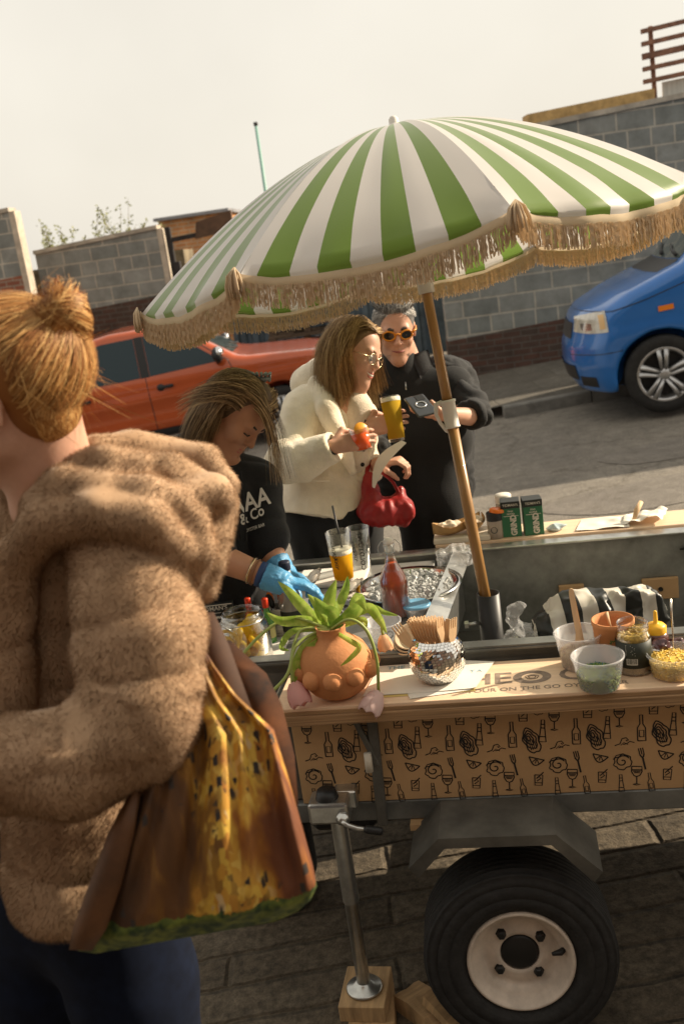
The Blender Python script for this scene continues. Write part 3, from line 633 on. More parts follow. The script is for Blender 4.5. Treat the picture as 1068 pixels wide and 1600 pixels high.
# local +y is the far side; the photo sees the -y side
def van_part(b, n, m, p=None): return b.build(n, m, p or van, local=True)
_o = big_mesh('body', V_, Q_, BLUE, None); _o.parent = van; _o.location = _o.location
for sd in ('R', 'L'):
    d = van_part(patch(VF, ([(1.18, 1.15), (1.75, 1.17), (2.18, 1.18)], [(1.62, 1.60), (1.9, 1.75), (2.18, 1.77)]), sd, 16, 8), 'side_window', CARGLASS)
    van_part(patch(VF, ([(2.32, 1.18), (3.3, 1.18)], [(2.32, 1.77), (3.3, 1.77)]), sd, 12, 8), 'side_window', CARGLASS)
    hl = patch(VF, ([(.10, .80), (.22, .79), (.365, .80)], [(.13, .935), (.24, .965), (.36, .985)]), sd, 12, 8, .006); hd = van_part(hl, 'headlight', LENS); van_part(patch(VF, ([(.16, .82), (.20, .815), (.24, .82)], [(.16, .875), (.20, .885), (.24, .875)]), sd, 8, 5, .010), 'reflector', mat('chrome', (.7, .7, .7), .12, 1.), hd); van_part(patch(VF, ([(.30, .825), (.345, .83)], [(.30, .95), (.345, .955)]), sd, 4, 5, .009), 'indicator_lens', mat('pale_amber', (.7, .45, .2), .2), hd)
    van_part(patch(VF, ([(.80, .90), (.93, .905)], [(.80, .945), (.93, .95)]), sd, 4, 3, .012), 'indicator', AMBER)
    sm = seam(VF, [(1.10, .42), (1.06, .9), (1.08, 1.16)], sd, .005); van_part(sm, 'door_seam', TRIM)
    van_part(seam(VF, [(2.25, .36), (2.25, 1.76)], sd, .005), 'door_seam', TRIM)
    van_part(seam(VF, [(.12, .985), (.42, .97), (.7, 1.02), (1.12, 1.13)], sd, .005), 'bonnet_seam', TRIM)
    van_part(seam(VF, [(.05, .60), (.3, .61), (.47, .62)], sd, .004), 'bumper_seam', TRIM)
    van_part(patch(VF, ([(.12, .30), (.24, .30)], [(.10, .40), (.22, .40)]), sd, 5, 4, .004), 'fog_lamp_recess', TRIM)
    s = -1 if sd == 'R' else 1
    b = MB(); b.ell((1.32, s * 1.05, 1.24), (.09, .13, .12)); van_part(b, 'wing_mirror', BLUE)
ws = patch(VF, ([(-.72, 1.305), (0, 1.30), (.72, 1.305)], [(-.62, 1.80), (0, 1.83), (.62, 1.80)]), 'F', 20, 12, .006); van_part(ws, 'windscreen', WSCREEN)
cw = patch(VF, ([(-.74, 1.22), (0, 1.225), (.74, 1.22)], [(-.72, 1.298), (0, 1.295), (.72, 1.298)]), 'F', 20, 3, .004); van_part(cw, 'scuttle', TRIM)
gr = patch(VF, ([(-.42, .74), (.42, .74)], [(-.4, .88), (.4, .88)]), 'F', 12, 4, .006); van_part(gr, 'grille', TRIM)
gr = patch(VF, ([(-.55, .36), (.55, .36)], [(-.55, .50), (.55, .50)]), 'F', 12, 4, .006); van_part(gr, 'air_intake', TRIM)
for y0, y1 in ((-.62, -.1), (-.05, .45)):
    b = MB(); o = march(VF, np.array([[-.6, y0, 1.33], [-.6, (y0 + y1) / 2, 1.36], [-.6, y1, 1.40]]), (1, 0, 0), off=.025); b.tube(o, [.018, .012, .008], 6); van_part(b, 'wiper', TRIM)
for x in (.80, 3.93):
    alloy_wheel(van, x, -.85, .345, .345, -1); alloy_wheel(van, x, .85, .345, .345, 1)
b = MB(); b.box((2.45, 0, .5), (4.3, 1.1, .5)); van_part(b, 'underside', TRIM)

# ---- orange pickup, nose to the right of the picture (local nose at x = 0, so turned round)
PP = [(.08, .42), (.0, .55), (.0, .95), (.06, 1.06), (.35, 1.12), (1.22, 1.20), (1.36, 1.235), (1.78, 1.52), (2.10, 1.70), (2.35, 1.76), (2.9, 1.775), (3.35, 1.72), (3.62, 1.50), (3.72, 1.24), (5.18, 1.22), (5.25, 1.0), (5.22, .5), (5.0, .4)]
def phw(x, z): return .925 - np.clip((z - 1.05) / .72, 0, 1) ** 1.15 * .20 + .018 * np.exp(-((z - .92) / .06) ** 2) - .03 * np.clip((.62 - z) / .25, 0, 1) - .012 * np.exp(-((z - .72) / .08) ** 2)
PF = car_sdf(PP, phw, 5.25, 1.78, [(.95, .38, .43), (4.18, .38, .43)], .08, .26)
ORG = mat('orange_paint', (.47, .082, .016), .3, .3, coat=.9, var=(1.2, .12))
pick = thing('pickup_truck', 'burnt orange double cab pickup parked before the gate', 'pickup', (0, 0, 0))
PKL = Vector((.40, 13.4, ground_z(.2, 13.4) - .03)); place(pick, PKL, math.pi + math.radians(2), GR)
V_, Q_ = mesh_from_fn(PF, (-.02, -1.0, .35), (5.3, 1.0, 1.82), .024)
_o = big_mesh('body', V_, Q_, ORG, None); _o.parent = pick
def pk(b, n, m, p=None): return b.build(n, m, p or pick, local=True)
for sd in ('L', 'R'):
    pk(patch(PF, ([(1.58, 1.21), (2.0, 1.20), (2.48, 1.19)], [(2.06, 1.60), (2.25, 1.655), (2.48, 1.675)]), sd, 18, 8), 'side_window', CARGLASS)
    pk(patch(PF, ([(2.60, 1.19), (3.0, 1.19), (3.5, 1.20)], [(2.60, 1.675), (3.0, 1.675), (3.36, 1.62)]), sd, 14, 8), 'side_window', CARGLASS)
    pk(patch(PF, ([(2.485, 1.185), (2.595, 1.185)], [(2.485, 1.68), (2.595, 1.68)]), sd, 3, 8, .004), 'door_pillar', TRIM)
    pk(seam(PF, [(1.52, .5), (1.44, 1.0), (1.50, 1.2), (2.06, 1.66), (2.45, 1.70)], sd), 'door_seam', TRIM)
    pk(seam(PF, [(2.54, .48), (2.54, 1.18)], sd), 'door_seam', TRIM); pk(seam(PF, [(3.55, 1.1), (3.66, .9)], sd), 'door_seam', TRIM)
    s = 1 if sd == 'L' else -1
    for x in (2.32, 3.36):
        b = MB(); yy = march(PF, np.array([[x, s * 1.6, 1.035]]), (0, -s, 0), off=.02)[0]; b.box(yy, (.20, .035, .04), bev=.012, seg=2); b.ell(yy + np.array([.06, -s * .012, .0]), (.05, .02, .045)); pk(b, 'door_handle', TRIM)
    b = MB(); b.tube([(1.62, s * .9, 1.2), (1.6, s * 1.0, 1.24)], .03, 8); b.ell((1.60, s * 1.06, 1.30), (.07, .12, .10)); mr = pk(b, 'wing_mirror', TRIM)
    b = MB(); b.ell((1.575, s * 1.075, 1.325), (.06, .105, .075)); pk(b, 'mirror_cap', mat('chrome', (.7, .7, .7), .12, 1.), mr)
    pk(patch(PF, ([(.10, .86), (.42, .90)], [(.12, 1.0), (.40, 1.02)]), sd, 8, 5), 'headlight', LENS)
    pk(patch(PF, ([(1.0, .43), (3.6, .43)], [(1.4, .53), (3.6, .53)]), sd, 8, 3, .02), 'side_step', TRIM)
pk(patch(PF, ([(-.72, 1.27), (0, 1.265), (.72, 1.27)], [(-.60, 1.64), (0, 1.67), (.60, 1.64)]), 'F', 20, 12, .006), 'windscreen', WSCREEN)
pk(patch(PF, ([(-.5, .72), (.5, .72)], [(-.5, .95), (.5, .95)]), 'F', 10, 4, .008), 'grille', TRIM)
for y0, y1 in ((-.6, -.05), (.05, .6)):
    b = MB(); o = march(PF, np.array([[-.6, y0, 1.27], [-.6, (y0 + y1) / 2, 1.29], [-.6, y1, 1.34]]), (1, 0, 0), off=.02); b.tube(o, [.016, .01, .007], 6); pk(b, 'wiper', TRIM)
for x in (.95, 4.18):
    alloy_wheel(pick, x, .84, .375, .375, 1, 6); alloy_wheel(pick, x, -.84, .375, .375, -1, 6)
b = MB(); b.box((2.6, 0, .6), (4.6, 1.1, .4)); pk(b, 'underside', TRIM)
b = MB(); b.box((.32, -.3, 1.155), (.05, .05, .02), bev=.006); pk(b, 'washer_jet', TRIM)

# ------------------------------------------------------------------ the trailer
PLY = mat('plywood', (.82, .60, .41), .5, var=(5, .10), stretch=(.6, 12, 12), bump=(60, .05)); PLYEDGE = mat('plywood_edge', (.36, .22, .11), .7, var=(3, .5), stretch=(1, 1, 90))
KRAFT = mat('kraft_board', (.50, .315, .155), .75, var=(4, .15)); INK = mat('black_ink', (.02, .018, .016), .7); STAMP = mat('grey_stamp', (.27, .205, .16), .7, var=(40, .4))
GALV = mat('galvanised_steel', (.30, .31, .29), .45, .75, var=(7, .45), bump=(18, .08)); GALVD = mat('dull_galvanised', (.17, .175, .165), .55, .5, var=(5, .5), bump=(14, .1)); ZINC = mat('zinc_plate', (.55, .55, .52), .3, .9, var=(20, .25))
GREYP = mat('grey_frame_paint', (.11, .105, .09), .65, .2, var=(6, .5), bump=(20, .1)); BLK = mat('black_paint', (.014, .014, .014), .45)
trl = thing('catering_trailer', 'galvanised catering trailer with a plywood flap counter and a printed kraft front panel', 'trailer', T(0, 0, 0), PSI)
LB = lambda b, n, m, p=None: b.build(n, m, p or trl, local=True)
# flap counter: face sheet + laminated edge
b = MB(); b.box((1.15, .0975, .8905), (2.3, .205, .019), bev=.002, seg=2); ct = LB(b, 'counter', PLY)
b = MB()
for k in range(5): b.box((1.15, -.0065 + .0006 * (k % 2), .8825 + .0042 * (k - .2) - .009), (2.3, .003, .0040))
LB(b, 'counter_edge', PLYEDGE, ct)
b = MB(); b.box((1.15, -.004, .866), (2.3, .012, .028), bev=.002); LB(b, 'counter_lip', PLYEDGE)
# lettering burnt into the counter
b = MB(); Z = .9006
def flat(u, v, ang=0.): return Matrix.Translation((u, v, Z)) @ Matrix.Rotation(ang, 4, 'Z')
b.text('THE', .085, flat(.505, .093), bold=.018, sx=1.15); b.text('C', .092, flat(.742, .093), bold=.016, sx=1.1); b.text('YOUR ON THE GO OYSTER BAR', .026, flat(.675, .032), bold=.012, sx=1.02)
ring = [(.047 * math.cos(a), .036 * math.sin(a)) for a in [i * math.pi / 24 for i in range(48)]]; ri = [(.026 * math.cos(a), .021 * math.sin(a)) for a in [i * math.pi / 24 for i in range(48)]]
b.add([(.643 + x, .093 + y, Z) for x, y in ring] + [(.643 + x, .093 + y, Z) for x, y in ri], [(k, (k + 1) % 48, 48 + (k + 1) % 48, 48 + k) for k in range(48)], 0, False)
for q in (.6, .35):
    pr = [(.026 * q * math.cos(a) * (1 + .12 * math.sin(5 * a)), .02 * q * math.sin(a)) for a in [i * math.pi / 16 for i in range(33)]]; b.tube([(.643 + x, .093 + y, Z) for x, y in pr], .0011, 4)
LB(b, 'stamped_lettering', STAMP, ct)
# shell: floor, near wall with rolled rail, far wall, left end, partition tray
b = MB(); b.box((1.1, .65, .605), (3.2, .9, .02)); LB(b, 'floor', GREYP)
b = MB(); b.box((.95, .215, .77), (2.7, .008, .31)); LB(b, 'near_wall', GREYP)
b = MB(); b.box((.95, .222, .917), (2.7, .022, .034), bev=.003); b.box((.95, .232, .9365), (2.7, .042, .005), bev=.001); LB(b, 'near_rail', GALVD)
b = MB(); b.box((.95, 1.105, .755), (2.7, .008, .32)); LB(b, 'far_wall', GALV)
b = MB(); b.box((.95, 1.115, .917), (2.7, .055, .008), bev=.002); b.box((.95, 1.142, .893), (2.7, .004, .05)); LB(b, 'far_rail', ZINC)
b = MB(); b.box((-.396, .66, .755), (.008, .88, .33)); LB(b, 'end_wall', GREYP)
for k, (u, w) in enumerate(((.805, .085), (1.10, .12))):                # cleats screwed to the far wall
    b = MB(); b.box((u, 1.092, .725), (w, .016, .075), bev=.002); c_ = LB(b, 'timber_cleat', KRAFT); b = MB(); b.lathe([(0, 0), (.008, 0), (.008, .004)], 12, Matrix.Translation((u, 1.0835, .725)) @ Matrix.Rotation(math.pi / 2, 4, 'X')); LB(b, 'screw_hole', BLK, c_)
# work top over the left half and a sloping sheet steel divider
b = MB(); b.box((-.02, .66, .893), (.74, .84, .012), bev=.003); LB(b, 'work_top', mat('bright_galvanised', (.42, .42, .40), .4, .7, var=(7, .35), bump=(18, .06)))
b = MB(); b.add([(.345, .25, .9), (.43, 1.09, .9), (.435, 1.09, .9), (.35, .25, .9), (.345, .25, .7), (.43, 1.09, .7), (.435, 1.09, .7), (.35, .25, .7)], [(0, 1, 2, 3), (7, 6, 5, 4), (0, 4, 5, 1), (1, 5, 6, 2), (2, 6, 7, 3), (3, 7, 4, 0)], 0, False)
b.add([(.335, .25, .935), (.42, 1.09, .93), (.475, 1.09, .905), (.39, .25, .905), (.335, .25, .931), (.42, 1.09, .926), (.475, 1.09, .901), (.39, .25, .901)], [(0, 3, 2, 1), (4, 5, 6, 7), (0, 1, 5, 4), (1, 2, 6, 5), (2, 3, 7, 6), (3, 0, 4, 7)], 0, False)
LB(b, 'steel_divider', ZINC)
# far shelf
b = MB(); b.box((1.35, 1.24, .918), (2.0, .17, .018), bev=.002); LB(b, 'far_shelf', PLY)
# front panel with the printed pattern
b = MB(); b.box((1.12, .066, .722), (2.2, .012, .262), bev=.001); pn = LB(b, 'front_panel', KRAFT)
ink = MB(); PV = .0590
def IM(u, z, s, ang=0.): return Matrix.Translation((u, PV, z)) @ Matrix.Rotation(math.pi / 2, 4, 'X') @ Matrix.Rotation(ang, 4, 'Z') @ Matrix.Scale(s, 4)
def stroke(M, pts, w=.035, close=False):
    pts = [Vector((*p, 0)) for p in pts]
    if close: pts = pts + [pts[0]]
    vs = []; n = len(pts)
    for i in range(n):
        t = (pts[min(i + 1, n - 1)] - pts[max(i - 1, 0)]); t = t.normalized() if t.length else Vector((1, 0, 0)); s = Vector((-t.y, t.x, 0)) * w
        vs += [M @ (pts[i] + s), M @ (pts[i] - s)]
    ink.add(vs, [(2 * i, 2 * i + 1, 2 * i + 3, 2 * i + 2) for i in range(n - 1)], 0, False)
def d_bottle(M):
    stroke(M, [(-.22, -.8), (-.22, .0), (-.08, .25), (-.08, .8), (.08, .8), (.08, .25), (.22, 0), (.22, -.8)], .035, True); stroke(M, [(-.12, -.55), (.12, -.55), (.12, -.15), (-.12, -.15)], .03, True)
def d_tall(M):
    stroke(M, [(-.22, -.75), (-.12, .2), (-.1, .75), (.1, .75), (.12, .2), (.22, -.75)], .035, True); stroke(M, [(-.13, .2), (.13, .2)]); stroke(M, [(-.11, .45), (.11, .45)]); stroke(M, [(-.2, -.4), (.2, -.4)])
def d_wine(M):
    stroke(M, [(-.34, .7), (-.36, .3), (-.2, -.02), (0, -.1), (.2, -.02), (.36, .3), (.34, .7)], .04, True); stroke(M, [(-.35, .42), (.35, .42)], .05); stroke(M, [(0, -.1), (0, -.68)], .04); stroke(M, [(-.26, -.72), (0, -.66), (.26, -.72), (0, -.78)], .03, True)
    stroke(M, [(-.25, .3), (.25, .3)], .03); stroke(M, [(-.2, .2), (.2, .2)], .03)
def d_tumbler(M):
    stroke(M, [(-.34, .45), (-.3, -.55), (.3, -.55), (.34, .45)], .045, True); stroke(M, [(-.32, -.3), (.32, -.3)], .035); stroke(M, [(-.2, .1), (.1, .4), (.4, .75)], .05); stroke(M, [(-.15, -.15), (.2, .15), (.0, .3)], .045)
def d_fork(M):
    for x in (-.13, 0, .13): stroke(M, [(x, .75), (x, .3)], .035)
    stroke(M, [(-.13, .3), (-.06, .12), (.06, .12), (.13, .3)], .05); stroke(M, [(0, .15), (0, -.8)], .06)
def d_oyster(M):
    for k, q in enumerate((1., .72, .45, .2)): stroke(M, [((.38 * math.cos(a) * (1 + .13 * math.sin(7 * a + k)) * q - .03 * k), (.72 * math.sin(a) * (1 + .09 * math.sin(5 * a + k)) * q + .06 * k)) for a in [i * math.pi / 16 for i in range(32)]], .035, True)
    for k in range(4): stroke(M, [(-.2 + .1 * k, -.5), (-.15 + .09 * k, .1)], .022)
def d_curl(M):
    stroke(M, [(.5 * (1 - t) * math.cos(9 * t) * 1.05, .5 * (1 - t) * math.sin(9 * t)) for t in [i / 26 for i in range(24)]], .045); stroke(M, [((.62 + .06 * math.sin(7 * a)) * math.cos(a), (.55 + .07 * math.cos(6 * a)) * math.sin(a) - .05) for a in [i * math.pi / 18 for i in range(36)]], .04, True); stroke(M, [(-.45, .45), (-.1, .62), (.35, .5), (.6, .15)], .035)
def d_lemon(M):
    stroke(M, [(-.6, .2)] + [(-.6 + 1.2 * t, .2 - .62 * math.sin(math.pi * t)) for t in [i / 12 for i in range(13)]] + [(.6, .2)], .05); stroke(M, [(-.6, .2), (.6, .2)], .05)
    for x in (-.28, 0, .28): stroke(M, [(0 + x * .2, .12), (x * 1.1, -.27)], .035)
def d_wave(M):
    stroke(M, [(-.8, -.3), (-.35, -.2), (-.1, .25), (.25, .3), (.4, .05), (.25, -.02), (.2, .1)], .045); stroke(M, [(-.1, -.3), (.25, -.25), (.5, -.1), (.85, -.25)], .04); stroke(M, [(-.3, -.35), (0, -.12), (.3, -.38)], .03)
rows = [(.823, [d_curl, d_bottle, d_tumbler, d_curl, d_wine]), (.768, [d_tall, d_wine, d_bottle, d_tumbler]), (.715, [d_oyster, d_wave, d_tall]), (.668, [d_lemon, d_curl, d_fork]), (.616, [d_wine, d_bottle, d_tumbler, d_tall])]
def stamp_at(u, z, fn, s, a):
    if .03 < u < 2.18: fn(IM(u, z, s * 1.22, a))
per = .157
for i in range(15):
    u = .02 + per * i
    for du, z, fn, s, a in ((.002, .826, d_curl, .018, .2), (.062, .833, d_fork, .016, .25), (.112, .815, d_tumbler, .026, -.05), (.036, .795, d_wine, .029, -.05), (.008, .768, d_tall, .033, -.1), (.083, .762, d_bottle, .036, -.03), (.126, .742, d_oyster, .040, .3), (.042, .728, d_wave, .024, .1), (.132, .686, d_lemon, .026, -.3), (.036, .672, d_curl, .029, .5), (.082, .678, d_fork, .032, .15), (.134, .632, d_tumbler, .024, -.1), (.066, .632, d_wine, .029, -.06), (.030, .612, d_tall, .026, 0.), (.096, .612, d_bottle, .026, .1)):
        stamp_at(u + du * 1.08, z, fn, s, a)
LB(ink, 'printed_pattern', INK, pn)
# chassis
b = MB(); b.box((1.1, .085, .560), (2.6, .05, .058), bev=.004); b.box((1.1, 1.08, .56), (2.6, .05, .058), bev=.004); b.box((-.37, .58, .56), (.05, .95, .058), bev=.004); b.box((.55, .58, .53), (.06, .95, .06), bev=.004); LB(b, 'chassis', GALVD)
b = MB(); b.box((.008, .13, .74), (.06, .10, .30), bev=.004); LB(b, 'corner_post', GREYP)
b = MB(); b.box((.232, .04, .70), (.026, .022, .33), rot=Matrix.Rotation(.03, 3, 'Y'), bev=.003); b.box((.208, .032, .80), (.014, .016, .19), rot=Matrix.Rotation(-.32, 3, 'Y'), bev=.003); br_ = LB(b, 'flap_bracket', GREYP)
b = MB(); b.tube([(.217, .016, .755), (.217, .012, .705)], .010, 10); LB(b, 'bracket_grip', mat('cream_plastic', (.6, .55, .45), .5), br_)
b = MB(); b.box((.34, .06, .522), (.085, .05, .016)); LB(b, 'timber_packer', KRAFT)
b = MB(); b.box((.05, .52, .42), (.2, .35, .22), bev=.02); LB(b, 'battery_box', BLK)
# mudguard: folded sheet with turned down lip, level plate and two sloping wings
ms = [(.303, .507), (.384, .588), (.664, .588), (.766, .482)]; b = MB()
for v0, v1, dz in ((-.115, .052, 0),):
    o = [(u, z) for u, z in ms]; i_ = [(u + (.004 if k == 0 else -.004 if k == 3 else 0), z - .006) for k, (u, z) in enumerate(ms)]
    for k in range(3):
        (ua, za), (ub, zb) = o[k], o[k + 1]; (uc, zc), (ud, zd) = i_[k], i_[k + 1]
        b.add([(ua, v0, za), (ub, v0, zb), (ub, v1, zb), (ua, v1, za), (uc, v0, zc), (ud, v0, zd), (ud, v1, zd), (uc, v1, zc)], [(0, 1, 2, 3), (7, 6, 5, 4), (0, 4, 5, 1), (2, 6, 7, 3), (1, 5, 6, 2), (3, 7, 4, 0)], 0, False)
        lip = .034; n = Vector((zb - za, 0, -(ub - ua))).normalized()
        cen = lambda u, z: (u + (.53 - u) * .09, z - .028)
        (ue, ze), (uf, zf) = cen(ua, za), cen(ub, zb)
        b.add([(ua, v0 - .001, za), (ub, v0 - .001, zb), (uf, v0 - .001, zf), (ue, v0 - .001, ze), (ua, v0 + .003, za - .001), (ub, v0 + .003, zb - .001), (uf, v0 + .003, zf), (ue, v0 + .003, ze)], [(3, 2, 1, 0), (4, 5, 6, 7), (0, 1, 5, 4), (2, 3, 7, 6), (1, 2, 6, 5), (3, 0, 4, 7)], 0, False)
LB(b, 'mudguard', GREYP)
b = MB(); b.tube([(.545, .02, .20), (.545, 1.14, .20)], .03, 12); LB(b, 'axle', GREYP)
# wheel: 10 inch, white four bolt rim
def trailer_wheel(v, side):
    M = Matrix.Translation((.547, v, .222)) @ Matrix.Rotation(math.pi / 2 * side, 4, 'X') @ Matrix.Rotation(-.10, 4, 'X') @ Matrix.Rotation(.06, 4, 'Y')
    R_ = .242
    b = MB(); prof = [(.128, -.07), (.150, -.082), (.195, -.088), (.222, -.080), (.236, -.066)]
    for k in range(7):
        z = -.06 + .02 * k; prof += [(R_, z - .007), (R_, z + .005), (R_ - .007, z + .0065), (R_ - .007, z + .0115)]
    prof += [(.236, .078), (.232, .083), (.231, .082), (.222, .088), (.212, .0915), (.210, .0895), (.207, .0895), (.205, .0925), (.195, .0945), (.182, .0955), (.180, .0935), (.177, .0935), (.175, .0955), (.165, .094), (.156, .0935), (.154, .0915), (.150, .088), (.137, .080), (.132, .068)]
    b.lathe(prof, 72, M); w = LB(b, 'wheel', RUB)
    b = MB(); b.lathe([(.134, .06), (.1345, .082), (.131, .086), (.126, .085), (.122, .075), (.116, .060), (.108, .052), (.100, .050), (.096, .040), (.088, .034), (.078, .038), (.060, .042), (.050, .042), (.048, .036), (.049, .01)], 72, M)
    LB(b, 'rim', mat('white_rim_paint', (.62, .53, .44), .5, var=(18, .22), bump=(30, .05)), w)
    b = MB(); b.lathe([(.0475, .03), (.046, .041), (.040, .044), (0, .044)], 32, M); LB(b, 'hub_cap', BLK, w)
    for k in range(4):
        a = math.radians(38 + 90 * k); b = MB(); X = M @ Matrix.Translation((.068 * math.cos(a), .068 * math.sin(a), .037))
        b.lathe([(.0145, 0), (.0145, .004), (.0125, .004), (.0115, .014), (.0085, .017), (0, .017)], 6, X, smooth=False); LB(b, 'wheel_nut', BLK, w)
    b = MB(); a = math.radians(4); X = [M @ Vector((r * math.cos(a), r * math.sin(a), z)) for r, z in ((.110, .05), (.10, .06), (.086, .062), (.078, .064))]; b.tube(X, [.0075, .0085, .006, .004], 8); LB(b, 'tyre_valve', BLK, w)
trailer_wheel(-.035, 1); trailer_wheel(1.19, -1)
# prop stand (jack leg) with clamp head and crank
J0 = (.1275, .0); b = MB(); b.box((.105, .0, .615), (.105, .075, .058), bev=.008, seg=2); b.box((.14, .05, .62), (.06, .06, .05), bev=.004); cl = LB(b, 'clamp', ZINC)
b = MB(); b.lathe([(0, .02), (.024, .02), (.028, .006), (.030, 0)], 24, Matrix.Translation((.10, 0, .645))); LB(b, 'clamp_cap', BLK, cl)
b = MB(); b.lathe([(.017, 0), (.017, .012), (.011, .014), (.011, .02), (0, .02)], 20, Matrix.Translation((.142, -.038, .608)) @ Matrix.Rotation(math.pi / 2, 4, 'X')); b.tube([(.142, -.055, .608), (.155, -.057, .597), (.178, -.058, .588), (.205, -.058, .583)], .0065, 10); cr = LB(b, 'crank', ZINC, cl)
b = MB(); b.tube([(.196, -.058, .585), (.205, -.058, .583), (.238, -.058, .577), (.242, -.058, .576)], [.008, .0105, .0105, .006], 12); LB(b, 'crank_grip', BLK, cr)
b = MB(); b.lathe([(.0215, .335), (.0215, .60)], 28, Matrix.Translation((.121, 0, 0))); b.lathe([(.0185, .062), (.0185, .34), (.0215, .341)], 28, Matrix.Translation((.121, 0, 0))); LB(b, 'prop_tube', ZINC)
b = MB(); b.lathe([(0, .058), (.048, .058), (.050, .061), (.046, .065), (.030, .068), (.022, .078), (.0185, .08)], 36, Matrix.Translation((.121, 0, 0))); LB(b, 'foot_plate', ZINC)
# umbrella socket tube with two clamp bolts
b = MB(); SK = (.535, .641); b.lathe([(.035, .615), (.035, .925), (.0315, .925), (.0315, .63)], 40, Matrix.Translation((*SK, 0))); b.box((SK[0], SK[1], .618), (.11, .11, .008), bev=.002); sk = LB(b, 'umbrella_socket', BLK)
for s, z in ((-1, .835), (1, .775)):
    b = MB(); b.tube([(SK[0] + s * .034, SK[1] - .012, z), (SK[0] + s * .075, SK[1] - .02, z)], .006, 10); b.lathe([(0, 0), (.0125, 0), (.0125, .012), (0, .012)], 6, Matrix.Translation((SK[0] + s * .066, SK[1] - .018, z)) @ Matrix.Rotation(s * math.pi / 2, 4, 'Y'), smooth=False); LB(b, 'clamp_bolt', ZINC, sk)
# timber blocks under the prop, and a split wedge before the tyre
TIM = mat('sawn_timber', (.46, .30, .15), .8, var=(4, .35), stretch=(14, 2, 2), bump=(40, .1)); gz = ground_z(-.1, 2.2) + .030
for k, (lab, du, ang) in enumerate((('lower planed timber block, under another block', .012, .12), ('upper planed timber block under the steel foot plate', 0, -.03))):
    b = MB(); b.box((0, 0, .0242), (.125, .155, .0484), bev=.002); o = b.build('timber_block', TIM, None, local=True); o.location = T(.121 + du, 0.0 + .01 * k, gz + .0008 + .0488 * k); o.rotation_euler = (0, 0, PSI + ang); tag(o, lab, 'timber block', 'timber blocks under the prop stand')
b = MB(); r = random.Random(4)
pts = [(-.09, 0), (.10, 0), (.10, .022), (.02, .05), (-.035, .062), (-.09, .052)]
rings = []
for j in range(7):
    f = j / 6; rings.append([(x * 1. + r.uniform(-.003, .003), -.045 + .09 * f, max(.002, z * (1 - .15 * f) + r.uniform(-.002, .002))) for x, z in pts])
b.loft(rings, smooth=False); o = b.build('timber_wedge', TIM, None, local=True); o.location = G(672, 1592, gz + .002); o.rotation_euler = (0, 0, PSI - .75); tag(o, 'split timber wedge lying on the ground before the tyre', 'wedge')
b = MB(); b.prism([(-.07, 0), (.07, 0), (.05, .02), (-.07, .035)], .04); o = b.build('timber_offcut', TIM, None, local=True); o.location = G(705, 1585, gz + .055); o.rotation_euler = (math.pi / 2, .3, PSI - .7); tag(o, 'thin timber offcut leaning on the wedge by the tyre', 'offcut')

# ------------------------------------------------------------------ things on the counter and in the trailer
GL = glass('clear_glass', (.96, .97, .96)); MILK = frosted('milky_plastic', (.86, .85, .86), .30); CLEARP = frosted('clear_plastic', (.9, .9, .92), .16)
TERRA = mat('terracotta', (.58, .245, .095), .8, var=(9, .16), bump=(120, .12)); LEAF = None
BIRCH = mat('birch_wood', (.72, .49, .28), .65, var=(9, .18), stretch=(6, 1, 1)); PAPERW = mat('white_paper', (.78, .74, .66), .8, var=(6, .05)); PAPERY = mat('yellow_paper', (.72, .55, .2), .8); BLUEINK = mat('blue_ink', (.25, .38, .46), .7)
def loc_thing(name, label, cat, p, rz=0., group=None): return thing(name, label, cat, p, rz, group)
def L_(b, n, m, p): return b.build(n, m, p, local=True)
def tub(name, label, cat, p, r0, r1, h, m, group=None, rim=.003):
    t = loc_thing(name, label, cat, p, 0., group); b = MB()
    b.lathe([(0, .0005), (r0 - .003, .0005), (r0, .003), (r1, h - .006), (r1 + rim, h - .005), (r1 + rim, h), (r1 - .0015, h), (r1 - .0018, h - .006), (r0 - .0018, .0045), (0, .003)], 40); L_(b, 'cup_wall', m, t); return t
def heap(r, z0, h, n=500, sd=1, seg=(.004, .012), col='herb', mats=None, par=None, name='filling', rr=None):
    r_ = random.Random(sd); b = MB()
    b.lathe([(0, .004), (rr or r * .86, .004), (r, z0), (r * .7, z0 + h * .7), (0, z0 + h)], 28)
    for i in range(n):
        a = r_.uniform(0, 6.283); q = r * math.sqrt(r_.random()) * .97; z = z0 + h * (1 - (q / r) ** 2) + r_.uniform(-.002, .004); d = Vector((r_.gauss(0, 1), r_.gauss(0, 1), r_.gauss(0, .5))).normalized() * r_.uniform(*seg)
        c = Vector((q * math.cos(a), q * math.sin(a), z)); b.tube([c - d / 2, c + d / 2], r_.uniform(.0009, .0022), 4, mi=r_.randrange(len(mats)))
    for i in range(n // 2):
        a = r_.uniform(0, 6.283); f = r_.random(); q = (rr or r * .86) + (r - (rr or r * .86)) * f + .0006; c = Vector((q * math.cos(a), q * math.sin(a), .005 + (z0 - .005) * f)); d = Vector((-math.sin(a), math.cos(a), r_.uniform(-1, 1))).normalized() * r_.uniform(*seg)
        b.tube([c - d / 2, c + d / 2], .0012, 4, mi=r_.randrange(len(mats)))
    return L_(b, name, mats, par)
Zc = .9008
